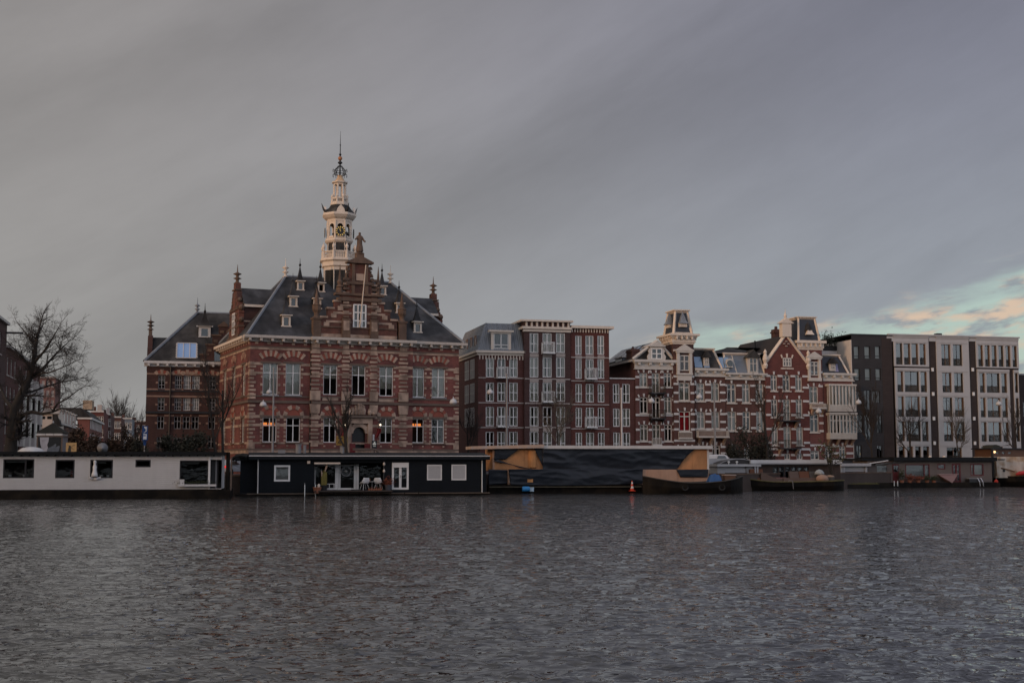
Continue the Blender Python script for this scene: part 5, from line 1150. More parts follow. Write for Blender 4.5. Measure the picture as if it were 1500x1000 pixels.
# pavement in front of the houses and the town hall
pv_ = MB(); Fp = RF.shift(-3, -3.2); pv_.box(0, 90, 0, 3.1, -.02, .12); PAVE = mat('paving', (.13, .12, .115), var=.15, scale=1.5)
p = pv_.build('pavement', PAVE); p.location = (Fp.o[0], Fp.o[1], GZ); p.rotation_euler = (0, 0, R_(14)); tag(p, kind='structure')
# ---- water: one sheet whose near field is modelled in waves
wm = bpy.data.materials.new('river_water'); wm.use_nodes = True; t = wm.node_tree; b = t.nodes['Principled BSDF']
b.inputs['Base Color'].default_value = (.014, .0135, .012, 1); b.inputs['Roughness'].default_value = .015; b.inputs['IOR'].default_value = 2.0; b.inputs['Specular IOR Level'].default_value = .5
co = t.nodes.new('ShaderNodeTexCoord').outputs['Object']
def wn(scale, det, sx, sy, rot, rough=.5, dist=0.):
    mp = t.nodes.new('ShaderNodeMapping'); t.links.new(co, mp.inputs[0]); mp.inputs['Scale'].default_value = (sx, sy, 1); mp.inputs['Rotation'].default_value = (0, 0, R_(rot))
    n = t.nodes.new('ShaderNodeTexNoise'); n.inputs['Scale'].default_value = scale; n.inputs['Detail'].default_value = det; n.inputs['Roughness'].default_value = rough; n.inputs['Distortion'].default_value = dist
    t.links.new(mp.outputs[0], n.inputs['Vector']); return n.outputs[0]
patch = sstep(t, wn(.045, 3, 1, .6, 20), .36, .62)      # wind patches: calmer and rougher water
sy_ = t.nodes.new('ShaderNodeSeparateXYZ'); t.links.new(co, sy_.inputs[0]); far = sstep(t, sy_.outputs[1], 70, 105)   # where the modelled waves end
def ridged(n): return mth(t, 'SUBTRACT', 1., mth(t, 'ABSOLUTE', mth(t, 'SUBTRACT', mth(t, 'MULTIPLY', n, 2.), 1.)))   # sharp crests, round troughs
h1 = mth(t, 'MULTIPLY', mth(t, 'MULTIPLY', wn(.7, 3, .75, 1.3, 8, .5, .4), .08), mth(t, 'ADD', mth(t, 'MULTIPLY', far, .6), .4))
brk = sstep(t, wn(.9, 2, .7, 1.3, 30), .36, .66)
h2 = mth(t, 'MULTIPLY', mth(t, 'MULTIPLY', mth(t, 'POWER', ridged(wn(1.15, 2, .7, 1.35, -10, .5, .6)), 4.), .07), brk)
h3 = mth(t, 'MULTIPLY', mth(t, 'MULTIPLY', mth(t, 'POWER', ridged(wn(2.7, 2, .75, 1.35, 14, .5, .6)), 4.), .042), mth(t, 'ADD', mth(t, 'MULTIPLY', brk, .7), .3))
hh = mth(t, 'ADD', mth(t, 'ADD', h1, h2), h3)
hh = mth(t, 'MULTIPLY', hh, mth(t, 'ADD', mth(t, 'MULTIPLY', patch, .5), .6))
bp = t.nodes.new('ShaderNodeBump'); bp.inputs['Strength'].default_value = 1; bp.inputs['Distance'].default_value = 1.0; t.links.new(hh, bp.inputs['Height']); t.links.new(bp.outputs[0], b.inputs['Normal'])
def waves():
    # near field: a real wind-ruffled surface, summed from short-crested wavelets; beyond it the ripples are finer than a pixel
    x0, x1, y0, y1 = -48., 48., 8., 112.; xs = np.arange(x0, x1, .075); ys = [y0]
    while ys[-1] < y1: ys.append(ys[-1]+.05+.0023*(ys[-1]-8))
    ys = np.array(ys); dy = np.gradient(ys)[:, None]; gx, gy = np.meshgrid(xs, ys); r = np.random.default_rng(5); h = np.zeros_like(gx)
    wx = gx+.5*np.sin(gy*.9+.7*np.sin(gx*.5)); wy = gy+.4*np.sin(gx*.7+.9*np.sin(gy*.6))
    for i in range(80):
        lam = .18*(3.2)**(r.random()**1.25); k = 2*np.pi/lam; th = R_(-78)+r.normal(0, .50); ph = r.random()*6.283
        a = STEEP*lam/(2*np.pi)*r.uniform(.5, 1.4)*np.clip(lam/(2.2*np.maximum(dy, .075))-.7, 0, 1)
        p = k*(wx*np.cos(th)+wy*np.sin(th))+ph; h += a*(np.sin(p)-.30*np.cos(2*p))
    gust = .70+.30*np.sin(gx*.085+.6*np.sin(gy*.07))*np.sin(gy*.11+.4+.5*np.sin(gx*.06)); ed = np.minimum.reduce([(gx-x0)/6, (xs[-1]-gx)/6, (gy-y0)/2, (ys[-1]-gy)/8, np.ones_like(gx)]).clip(0, 1)
    h *= gust*ed*ed*(3-2*ed)
    ny, nx = gx.shape; vs = np.stack([gx, gy, h], -1).reshape(-1, 3); i = np.arange(ny*nx).reshape(ny, nx)
    fs = np.stack([i[:-1, :-1], i[:-1, 1:], i[1:, 1:], i[1:, :-1]], -1).reshape(-1, 4); X1, Y1 = xs[-1], ys[-1]
    ex = [(-900, -80), (900, -80), (900, y0), (-900, y0), (-900, Y1), (x0, y0), (x0, Y1), (X1, y0), (X1, Y1), (900, Y1), (900, 500), (-900, 500)]; n = len(vs)
    vs = np.concatenate([vs, np.array([(x, y, 0) for x, y in ex])]); fe = np.array([(0, 1, 2, 3), (3, 5, 6, 4), (7, 2, 9, 8), (4, 9, 10, 11)])+n; fs = np.concatenate([fs, fe])
    me = bpy.data.meshes.new('water'); me.vertices.add(len(vs)); me.vertices.foreach_set('co', vs.astype(np.float32).ravel()); me.loops.add(len(fs)*4); me.loops.foreach_set('vertex_index', fs.astype(np.int32).ravel()); me.polygons.add(len(fs)); me.polygons.foreach_set('loop_start', np.arange(0, len(fs)*4, 4, dtype=np.int32)); me.update(calc_edges=True)
    me.polygons.foreach_set('use_smooth', np.ones(len(fs), dtype=bool)); me.materials.append(wm); o = bpy.data.objects.new('water', me); COL.objects.link(o); return tag(o, kind='structure')
STEEP = .050
wat = waves()
# the bank the photograph was taken from, mirrored darkly in the window panes across the river; unseen house row sized to block the low sun
nb = MB(); nb.poly([(-400, -260, GZ), (400, -260, GZ), (400, -3, GZ), (-400, -3, GZ)]); tag(nb.build('near_bank', ASPH, fix=False), kind='structure')
nr = random.Random(77); x = -430
for i in range(32):
    w, h = nr.uniform(15, 24), nr.uniform(20, 25); t = thing('near_bank_house', 'unseen brown brick house on the bank behind the photographer', 'house', (x, -34+nr.uniform(-2, 2), GZ), 0, 'houses on the near bank'); m = MB(); m.box(0, w-.4, -10, 0, 0, h); m.build('wall', BRHB, t); m = MB(); m.prism([(-.2, h), (w-.2, h), (w*.5, h+nr.uniform(1.5, 4.5))], 'y', -10, 0); m.build('roof', SLATED, t); x += w
# ================================================================ THE STREET ON THE LEFT
LFr = Fr.at(57, 600, 213, 104, GZ)
def lh(name, label, px0, px1, ytop, pyref, brick, storeys, nwin, ww, baywin=False, roofm=None, F=LFr, D=10, group=None, cat='house', whitef=OFFW, v=0.):
    u0, u1 = F.u(px0, 600, v), F.u(px1, 600, v); f = F.shift(u0+.01, v); W = u1-u0-.02; zt = f.z(pyref, ytop); r = thing_fr(name, label, cat, f, group)
    sh = zt/(storeys+.25); hs = []
    for s_ in range(storeys):
        for i in range(nwin): c = W*(i+.5)/nwin; hs.append((c-ww/2, c+ww/2, sh*(s_+.3), sh*(s_+.92)))
    m = MB(); shell(m, W, D, 0, zt, hs); flat(m, W, D, zt-.05); m.build('wall', brick, r)
    for h in hs: win(r, h, xs=(.5,), zs=(.68,), fr=whitef, fw=.16, gl=GLASSD, sill=whitef)
    c = MB(); c.box(-.05, W+.02, -.4, .2, zt-.1, zt+.25); c.build('cornice', whitef, r)
    if baywin:
        for i in range(nwin):
            c = W*(i+.5)/nwin; b = MB(); b.box(c-ww*.75, c+ww*.75, -.85, -.003, sh*.9, zt-sh*.7); bb = b.build('bay', whitef, r)
            g = MB()
            for s_ in range(1, storeys-1):
                z0, z1 = sh*(s_+.28), sh*(s_+.86)
                g.box(c-ww*.6, c-.06, -.88, -.86, z0, z1); g.box(c+.06, c+ww*.6, -.88, -.86, z0, z1); g.box(c-ww*.75-.02, c-ww*.75, -.7, -.12, z0, z1); g.box(c+ww*.75, c+ww*.75+.02, -.7, -.12, z0, z1)
            g.build('pane', GLASSD, bb)
    return r, f, W, zt
A_, fA, wA, zA = lh('canal_house', 'tall dark brick house with a hoisting beam at the left edge', -60, 6, 470, 3, BRDK, 4, 3, 1.6)
hb = MB(); hb.box(wA-1.2, wA-.9, -2.2, .5, zA-1.3, zA-1.05); hb.box(wA-1.05, wA-1.0, -1.9, -1.85, zA-1.8, zA-1.3); hb.build('hoist_beam', BLACKM, A_)
lh('canal_house', 'brown brick house with tall white windows between hoist house and bay-windowed house', 6.2, 23, 507, 9, BRWN, 4, 3, 1.9)
lh('canal_house', 'dark brick house with white bay windows beside the big bare tree', 23.2, 57, 520, 26, BRWN, 4, 4, 1.8, True)
tp = Fr.at(57, 600, 330, 14, GZ)
r, f, W, zt = lh('tower_block', 'distant pinkish tower block with many small pale windows behind the bare tree', 44, 80, 553, 70, mat('pink_brick', (.17, .09, .08), var=.12, scale=.3), 9, 5, .7, F=tp, D=14, cat='tower block', whitef=PANEL)
wf_ = Fr.at(57, 640, 222, 14, GZ)
r, f, W, zt = lh('townhouse', 'cream end house with two small dark attic windows behind the advertising kiosk', 53, 87, 605, 72, CREAM, 1, 2, 1.2, F=wf_, D=9)
m = MB()
for px in (62.5, 72.5): h = f.H(px-3.2, px+3.2, 609.5, 613.5); m = MB().box(h[0], h[1], -.04, .02, h[2], h[3]); m.build('attic_window', GLASSD, r)
MB().prism([(f.u(77, 610), zt-2.2), (f.u(90, 610), zt-2.2), (f.u(84, 610), zt-.2), (f.u(77, 610), zt-.2)], 'y', -.06, 3).build('side_roof', SLATED, r)
d_ = Fr.at(88, 640, 226, 104, GZ)
r, f, W, zt = lh('terrace_house', 'brown terrace with a row of pale dormers running back to the red end house', 88, 114, 622, 92, BRHB, 3, 8, 1.1, F=d_, D=8)
for i in range(6):
    u = W*(i+.5)/6; b = MB(); b.box(u-1.0, u+1.0, .1, 3, zt+.25, zt+2.6); dd = b.build('dormer', PANEL, r); MB().box(u-.7, u+.7, .06, .1, zt+.5, zt+2.2).build('pane', GLASSD, dd); MB().box(u-1.2, u+1.2, -.1, 3, zt+2.6, zt+2.8).build('dormer_roof', OFFW, dd)
MB().prism([(.2, zt+.2), (6, zt+3.2), (8, zt+.2)], 'x', 0, W).build('roof', SLATED, r)
e_ = Fr.at(114, 640, 274, 14, GZ)
r, f, W, zt = lh('terrace_house', 'orange-red end wall with dark hipped roof and white eaves at the street corner', 114, 132, 613, 123, mat('orange_end_wall', (.15, .056, .044), var=.12, scale=.3), 1, 1, .1, F=e_, D=40)
MB().prism([(-2, zt+.25), (W+.3, zt+.25), (W-1.8, zt+2.3), (-4, zt+2.3)], 'y', -.4, 38).build('roof', SLATED, r)
m = MB(); S2 = 0
for i in range(9):
    for z0 in (1.5, 5, 8.4): MB().box(W+.0, W+.06, 2+i*4.2, 3.6+i*4.2, z0, z0+2.2).build('window', GLASSD, r) if False else m.box(W, W+.06, 2+i*4.2, 3.6+i*4.2, z0, z0+2.3)
m.build('side_windows', GREYW, r); MB().box(W, W+.5, -.4, 40, zt-.15, zt+.24).build('eaves', GREYW, r)
MB().box(W*.2, W*.98, 6, 12, zt+2.2, zt+4.2).build('roof_box', mat('tan_cladding', (.34, .25, .17)), r)
for i, (px0, px1, yt, Y, br, lb) in enumerate(((133, 152, 603, 325, BRGR, 'red party wall with stepped white chimney caps beyond the orange end wall'), (150, 162, 607, 345, BRDK, 'dark house with pale dormer beyond the red party wall'), (160, 178, 611, 370, BRHB, 'brown far house with light window frames left of the conical bare tree'), (176, 194, 613, 410, SLATEB, 'bluish far house between the two bare trees'), (190, 216, 617, 440, BRHB, 'low far brick house with white roof edge behind the blue sign'))):
    ff = Fr.at(px0, 640, Y, 14, GZ); r, f, W, zt = lh('far_house', lb, px0, px1, yt, (px0+px1)/2, br, 4, 3, 1.1, F=ff, D=20, group='far houses along the street')
    MB().box(W*.15, W*.35, 2, 3, zt, zt+1.4).build('chimney', CHIMB, r)
    if i < 2: MB().box(W*.5, W*.85, -.2, 3, zt+.2, zt+1.8).build('dormer', PANEL, r)
# ---------------------------------------------------------------- kiosk, boards, signs
kF = Fr.at(54, 640, 113, 8, GZ); kw = kF.u(92, 640); kz = lambda py: kF.z(73, py)
ki = thing_fr('advertising_kiosk', 'square kiosk with dark pyramid roof and black-and-white posters', 'kiosk', kF)
b = MB(); b.box(0, kw, 0, kw, 0, kz(638)); b.build('body', GREYM, ki)
b = MB(); b.lathe([(kw*.80, kz(634)), (.12, kz(619.5))], (kw/2, kw/2, 0), 4, math.pi/4); b.build('roof', mat('kiosk_roof', (.022, .022, .018), var=.2), ki); MB().lathe([(.05, kz(619.5)), (.12, kz(618)), (.05, kz(617)), (.01, kz(615))], (kw/2, kw/2, 0), 8).build('finial', GREYW, ki)
b = MB()
for i in range(3): b.box(-.05+kw*(i+.08)/3, kw*(i+.92)/3+.02, -.10, kw+.1, kz(637.6), kz(634.6))
b.build('light_band', GREYW, ki); b = MB(); b.box(-.08, kw+.08, -.08, kw+.08, kz(639.4), kz(637.7)); b.box(.0, .12, -.05, 0, 0, kz(639.4)); b.box(kw-.12, kw, -.05, 0, 0, kz(639.4)); b.build('frame', MOULD, ki)
po = MB().box(.13, kw-.13, -.035, 0, .5, kz(640)).build('poster', mat('poster_black', (.014, .016, .018), rough=.4), ki)
b = MB(); zt, zl = kz(640.2), kz(662); zm = lambda f: zt+(zl-zt)*f; X_ = lambda f: .13+(kw-.26)*f
b.prism([(X_(.07), zm(0)), (X_(.47), zm(0)), (X_(.45), zm(.3)), (X_(.40), zm(.5)), (X_(.43), zm(.7)), (X_(.42), zm(1)), (X_(.12), zm(1)), (X_(.15), zm(.7)), (X_(.11), zm(.5)), (X_(.08), zm(.25))], 'y', -.042, -.036); b.build('print', mat('poster_grey', (.33, .33, .36), var=.25, scale=3), po)
b = MB(); b.prism([(X_(.38), zm(1)), (X_(.42), zm(.75)), (X_(.62), zm(.6)), (X_(.76), zm(.42)), (X_(.80), zm(.5)), (X_(.76), zm(.68)), (X_(.92), zm(.55)), (X_(.96), zm(.62)), (X_(.9), zm(1))], 'y', -.048, -.0425); b.build('print', mat('poster_blue_grey', (.10, .115, .135), var=.4, scale=4), po)
aF = Fr.at(96.5, 655, 111, 8, GZ); aw = aF.u(112, 655)
ab = thing_fr('picture_board', 'ochre board with a dark windmill sketch on posts', 'board', aF); b = MB(); b.box(0, aw, 0, .06, aF.z(104, 661.5), aF.z(104, 648)); b.build('board', mat('ochre_board', (.42, .27, .12), var=.1), ab)
b = MB(); m = aw*.36; z0, z1 = aF.z(104, 661), aF.z(104, 648.5); h = z1-z0; b.prism([(m-.13, z0), (m+.13, z0), (m+.08, z0+h*.7), (m-.08, z0+h*.7)], 'y', -.012, -.004)
for a in (.9, -.75, 2.3, 3.9): d = h*.55; b.tube((m+.08, -.012, z0+h*.5), (m+.08+d*math.sin(a), -.012, z0+h*.5+d*math.cos(a)*.8), .013, n=4)
b.build('drawing', mat('ink', (.05, .045, .035)), ab)
for u in (.1, aw-.1): MB().tube((u, .03, 0), (u, .03, z0), .04).build('post', GREYM, ab)
sF = Fr.at(209.5, 640, 124, 30, GZ); bs = thing_fr('pylon_sign', 'blue double-sided sign box on a grey pole beside the old brick wing', 'sign', sF)
z0, z1 = sF.z(212, 645), sF.z(212, 623.5); wS = sF.u(216.5, 640); BLUES = mat('sign_blue', (.012, .05, .17), rough=.4); bx_ = MB().box(0, wS, 0, wS, z0, z1).build('sign_box', BLUES, bs)
MB().box(-.012, 0, .05, wS-.05, z0+.1, z1-.1).build('face', BLUES, bx_)
MB().prism([(wS*.3, z0-.45), (wS*.7, z0-.45), (wS*.85, z0), (wS*.15, z0)], 'y', wS*.3, wS*.7).build('neck', BLUES, bs); MB().path([(wS/2, wS/2, 0), (wS/2, wS/2, .8), (wS/2, wS/2, .85), (wS/2, wS/2, z0-.4)], [.1, .1, .06, .06], 10).build('pole', GREYM, bs)
def text(body, m, size, parent, loc, rx=90, rz=0, name='lettering', ex=.006, ax='CENTER'):
    c = bpy.data.curves.new(name, 'FONT'); c.body = body; c.size = size; c.extrude = ex; c.align_x = ax; c.align_y = 'CENTER'; c.materials.append(m); q = bpy.data.objects.new(name, c); COL.objects.link(q); bpy.context.view_layer.update(); me = bpy.data.meshes.new_from_object(q.evaluated_get(bpy.context.evaluated_depsgraph_get())); bpy.data.objects.remove(q); o = bpy.data.objects.new(name, me); COL.objects.link(o); o.parent = parent; o.location = loc; o.rotation_euler = (R_(rx), 0, R_(rz)); return o
# the pale emblem shapes on the sign's left face (a pennant over a square, too small to read as letters)
b = MB(); h = z1-z0; b.prism([(-.0, z0+h*.52), (.34, z0+h*.62), (.06, z0+h*.93), (.36, z0+h*.95), (.36, z0+h*.70), (.12, z0+h*.52)], 'y', -.02, -.004); b.prism([(.02, z0+h*.08), (.34, z0+h*.08), (.34, z0+h*.45), (.02, z0+h*.45), (.02, z0+h*.38), (.26, z0+h*.38), (.26, z0+h*.3), (.02, z0+h*.3)], 'y', -.02, -.004); b.build('emblem', WHITE, bx_)
# yellow stop sign with a Z, and the black board with a white lamp emblem by the door
zF = Fr.at(492.5, 645, 127, 14, GZ); zs = thing_fr('letter_sign', 'yellow box sign with a black letter on a grey bollard post before the town hall', 'sign', zF)
w_ = zF.u(503.3, 645); z0, z1 = zF.z(498, 652), zF.z(498, 638.5); YEL = mat('sign_yellow', (.22, .135, .03), rough=.6, var=.12); b = MB(); b.prism([(0, 0), (w_, -.1), (w_+.45, .45), (.45, .55)], 'z', z0, z1); bx_ = b.build('sign_box', YEL, zs)
text('Z', BLK, (z1-z0)*.86, bx_, (w_*.5, -.075, (z0+z1)/2), rz=-8); MB().tube((w_*.75, .25, 0), (w_*.75, .25, z0), .16, n=10).build('post', GREYM, zs)
hF = M.shift(M.u(544.5, 650, PV-1.6), PV-1.6); zs = thing('notice_board', 'small black board with a white lamp emblem beside the entrance steps', 'sign', (hF.o[0], hF.o[1], GZ), 24)
w_ = M.u(552, 650, PV-1.6)-M.u(544.5, 650, PV-1.6); z0, z1 = M.z(548, 656.5, PV-1.6), M.z(548, 645, PV-1.6); b = MB().box(0, w_, -.03, .03, z0, z1).build('board', BLK, zs); MB().box(w_*.44, w_*.56, -.02, .02, 0, z0).build('post', BLACKM, zs)
e2 = MB(); m = w_/2; h = z1-z0; e2.prism([(m-.16, z0+h*.45), (m+.16, z0+h*.45), (m+.2, z0+h*.62), (m+.08, z0+h*.7), (m+.1, z0+h*.85), (m-.02, z0+h*.9), (m-.08, z0+h*.7), (m-.2, z0+h*.62)], 'y', -.045, -.031); e2.box(m-.14, m+.14, -.045, -.031, z0+h*.25, z0+h*.33); e2.build('emblem', mat('pale_emblem', (.7, .72, .62)), b)
# entrance balustrade, red banners, white notice
bF = M.shift(M.u(517, 662, PV-2.0), PV-2.0); ba = thing('balustrade', 'dark-railed balustrade with pale stone balusters before the entrance', 'balustrade', (bF.o[0], bF.o[1], GZ), 24); W_ = M.u(556, 662, PV-2)-M.u(517, 662, PV-2)
z0, z1 = .9, M.z(535, 659.3, PV-2); b = MB()
for i in range(11): b.lathe([(.07, 0), (.11, (z1-z0)*.35), (.05, (z1-z0)*.75), (.08, z1-z0)], (.35+i*(W_-1.3)/10, 0, z0), 7)
b.build('balusters', STONE, ba, smooth=True); b = MB(); b.box(0, W_-.7, -.16, .16, z1, z1+.22); b.path([(W_-.7, 0, z1+.1), (W_-.3, 0, z1), (W_, 0, z1-.6)], .13, 6); b.build('handrail', MOULD, ba); MB().box(0, W_, -.3, 1.9, 0, z0).build('landing', MOULD, ba)
for i, (px, lb) in enumerate(((504, 'limp dark red flag left of the entrance'), (554.3, 'limp dark red flag right of the entrance'))):
    l = M.shift(M.u(px, 632, PV-.4), PV-.4); zt, zl = M.z(px, 627, PV-.4), M.z(px, 641, PV-.4); t = thing('flag', lb, 'flag', (l.o[0], l.o[1], GZ), 24, 'flags at the entrance'); b = MB()
    b.grid(lambda s_, q: (-.22+.44*s_*(1-.3*q)+.1*math.sin(q*5), .10*math.sin(s_*11+q*3)-.05, zt+(zl-zt)*q), 16, 10); b.build('cloth', mat('dark_red_cloth', (.13, .012, .014), var=.15), t, smooth=True); MB().tube((0, .38, zt-.5), (0, -.15, zt+.2), .03).build('pole', BLACKM, t)
l = M.shift(M.u(547, 637, PV), PV); MB().box(-.09, .09, -.05, 0, M.z(547, 645, PV), M.z(547, 636, PV)).build('notice_plate', WHITE, hall, loc=(M.u(547, 637, PV), PV-.01, 0))
# ================================================================ HOUSEBOATS
def boatF(px, py, ang): return Fr.at(px, py, water_Y(py), ang, 0.)
SIDING = mat('white_siding', (.70, .69, .67), rough=.55, var=.05, fine=.03, streak=.05, wave=('Z', 2.1, .05, 'SAW'))
DSIDE = mat('midnight_siding', (.0085, .0110, .0140), rough=.6, var=.15, scale=.8, streak=.15, spec=.15, wave=('Z', 2.6, .02, 'SAW'))
HULL = mat('tarred_hull', (.007, .006, .005), rough=.7, var=.35, streak=.3, tint=(.017, .013, .009), spec=.1)
FELT = mat('roof_felt', (.009, .010, .011), rough=.7, var=.2, spec=.15)
GREYSIDE = mat('grey_brown_siding', (.12, .100, .090), rough=.8, var=.10, streak=.06)
PLY = mat('plywood', (.44, .215, .092), rough=.75, var=.16, scale=.8, streak=.12, tint=(.33, .17, .075))
PLYP = mat('pink_plywood', (.38, .235, .16), rough=.75, var=.14, streak=.1)
TARP = mat('dark_tarpaulin', (.009, .0125, .0185), rough=.42, var=.10, bump=.008, spec=.32)
REDF = mat('oxblood_paint', (.085, .012, .012), rough=.5)
def hb_roof(mb, u0, u1, v0, v1, z0, z1, crown=.0):
    mb.prism([(v0, z0), (v1, z0), (v1, z1), ((v0+v1)/2, z1+crown), (v0, z1)] if crown else [(v0, z0), (v1, z0), (v1, z1), (v0, z1)], 'x', u0, u1)
# ---- white houseboat
WBF = boatF(0, 731, 10.2); wb = thing_fr('houseboat', 'long white-boarded houseboat with black framed windows and black roof edge', 'houseboat', WBF)
V = .3; u0, u1 = WBF.u(-45, 690, V), WBF.u(325, 690, V); zb, zt = WBF.z(160, 716.6, V), WBF.z(160, 665.5, V)
wh = [WBF.H(a, b, c, d, V) for a, b, c, d in ((4.5, 50, 672, 700), (81, 109.2, 673, 700), (132, 165.3, 673, 700), (198.3, 220.8, 673, 684), (263, 305, 674, 709.5))]
dh = WBF.H(308, 325, 673, 715, V)
m = MB(); wall(m, u0, u1-.02, zb, zt, wh+[(dh[0], u1-.02, dh[2], dh[3])], V, .12); m.poly([(u1-.02, V, zb), (u1-.02, V+5, zb), (u1-.02, V+5, zt), (u1-.02, V, zt)]); m.poly([(u0, V+5, zb), (u1, V+5, zb), (u1, V+5, zt), (u0, V+5, zt)]); m.poly([(u0, V, zb), (u0, V+5, zb), (u0, V+5, zt), (u0, V, zt)]); m.build('wall', SIDING, wb)
m = MB(); m.box(u0, u1-.4, V+.02, V+4.9, zb-.05, zb); m.box(u0, u1-.4, V+1.5, V+1.55, zb, zt); m.box(u0+.1, u1-.4, V+.15, V+1.5, zt-.1, zt-.05); m.build('dim_backing', DIM, wb)
m = MB(); m.box(u0-.3, WBF.u(338, 690), -.05, 6, -.5, zb-.06); m.box(u0-.3, WBF.u(338, 690), -.10, -.05, zb-.75, zb-.55); m.build('hull', HULL, wb)
m = MB(); m.box(u0-.4, WBF.u(330, 664), V-.45, V+5.4, zt-.02, zt+.22); n = 30
for i in range(n): x = u0+(u1-u0)*i/n; m.box(x-.04, x+.04, V-.4, V+.02, zt-.12, zt-.02)
m.build('roof', FELT, wb)
for i, h in enumerate(wh): win(wb, h, xs=((.72,), (), (.30,), (), ())[i], zs=(), v=V+.06, fw=.10, fr=BLACKM, gl=BGLASS)
for i in (0, 2, 4): h = wh[i]; MB().box(h[0]+.15, h[0]+(h[1]-h[0])*.68, V+.25, V+.3, h[3]-.28, h[3]-.12).build('blind', BLIND, wb)
m = MB(); m.box(dh[0]+.02, u1-.3, V+.5, V+.55, dh[2], dh[3]); dr_ = m.build('door', mat('black_door', (.02, .02, .021), rough=.4), wb)
m = MB(); a = WBF.u(316.5, 690, V+.4); m.box(a-.05, a+.05, V+.40, V+.49, dh[2], dh[3]); m.build('frame', GREYM, dr_)
m = MB(); a = WBF.u(306.8, 690, V); m.box(a-.09, a+.06, V-.08, V-.003, zb, zt-.02); m.build('corner_post', WHITE, wb)
rp = random.Random(21)
POTM = mat('terracotta', (.30, .12, .07)); LEAF = mat('dark_leaf', (.035, .040, .018), var=.4, scale=6, fine=.2)
def leaves(mb, c, n, sx, sy, sz, s=.05, r=rp):
    for _ in range(n):
        p = Vector(c)+Vector((r.gauss(0, sx), r.gauss(0, sy), r.gauss(0, sz))); a = Vector((r.gauss(0, 1), r.gauss(0, 1), r.gauss(0, 1))).normalized()*s*r.uniform(.6, 1.4); b = a.orthogonal().normalized()*s*.6
        mb.add([p-a, p+b, p+a, p-b], [(0, 1, 2, 3)])
def at_f(F, px, py, v): return F.shift(F.u(px, py, v), v)
def put(name, label, cat, F, px, py, v, group=None, rz=0.):
    l = at_f(F, px, py, v); return thing(name, label, cat, (l.o[0], l.o[1], F.gz+F.z(px, py, v)), F.ang+rz, group)
wl_ = 'left' 
for px, py, lb, k in ((14.5, 698.5, 'white jar nearest the middle of the wide left window', 0), (35.5, 698.5, 'square white pot at the right end of the wide left window', 0), (105.5, 698, 'pink potted flower in the second window of the white boat', 1), (149, 698.5, 'first small white pot right of the figurine', 0), (158, 698.5, 'second small white pot right of the figurine', 0)):
    t = put('sill_pot', lb, 'pot', WBF, px, py+1, V+.3, 'pots on the sills of the white boat'); MB().lathe([(.09, 0), (.12, .22), (.10, .24)], (0, 0, 0), 10).build('pot', WHITE if not k else POTM, t)
    if k: m = MB(); leaves(m, (0, 0, .36), 40, .08, .05, .07); m.build('flowers', mat('pink_flower', (.45, .15, .17)), t)
t = put('figurine', 'white standing figurine with a draped cloth in the third window of the white boat', 'figurine', WBF, 138.5, 700, V-.08); MB().lathe([(.26, 0), (.22, .2), (.14, .5), (.16, .75), (.10, .92), (.09, 1.0), (.13, 1.1), (.09, 1.24), (.01, 1.28)], (0, -.05, .12), 10).build('body', WHITE, t, smooth=True); MB().grid(lambda s_, q: (-.42+.9*s_, -.10-.05*math.sin(s_*12), .16-.16*q-.12*math.sin(s_*math.pi)), 14, 4).build('drape', GREYW, t)
t = put('pendant_lamp', 'white cone lamp hanging inside the large right window of the white boat', 'lamp', WBF, 281, 689, V+1.6); MB().lathe([(.22, 0), (.05, .22), (.03, .26)], (0, 0, 0), 12).build('lamp_shade', WHITE, t); MB().tube((0, 0, .26), (0, 0, .8), .01).build('cord', BLACKM, t)
t = put('flower_box', 'white flower trough with plants under the large right window', 'flower box', WBF, 290, 712, V-.3); m = MB(); m.box(-1.5, 1.4, -.12, .14, 0, .16); m.build('trough', GREYW, t); m = MB(); leaves(m, (-.1, 0, .28), 260, .7, .06, .09); m.build('plants', LEAF, t, fix=False); MB().box(-1.4, -1.05, -.1, .1, .16, .55).build('lantern', GREYW, t)
t = put('roof_light', 'pale domed roof light on the white boat roof', 'roof light', WBF, 45.5, 662, V+2.5); m = MB(); m.lathe([(1.0, -.1), (1.0, .1), (.7, .32), (.2, .42)], (0, 0, 0), 16); m.build('dome', GREYW, t, smooth=True)
t = put('satellite_dish', 'grey satellite dish on a short mast on the white boat roof', 'satellite dish', WBF, 150, 664, V+2.2); MB().tube((0, 0, -.1), (0, 0, .45), .04).build('mast', GREYM, t)
d = MB().lathe([(.02, .0), (.22, .03), (.40, .10), (.42, .11)], (0, 0, 0), 20).build('dish', GREYM, t, smooth=True); d.location = (0, -.1, .42); d.rotation_euler = (R_(-80), 0, R_(15)); d.rotation_euler = (R_(80), 0, R_(15))
t = put('mooring_post', 'dark wooden mooring post in the gap between the white and black boats', 'post', WBF, 333, 729, .6); MB().tube((0, 0, -.8), (0, 0, 3.6), .16, n=10).build('post', HULL, t); MB().box(.2, .32, -.1, 0, .6, 3.2).build('ladder_rail', MOULD, t)
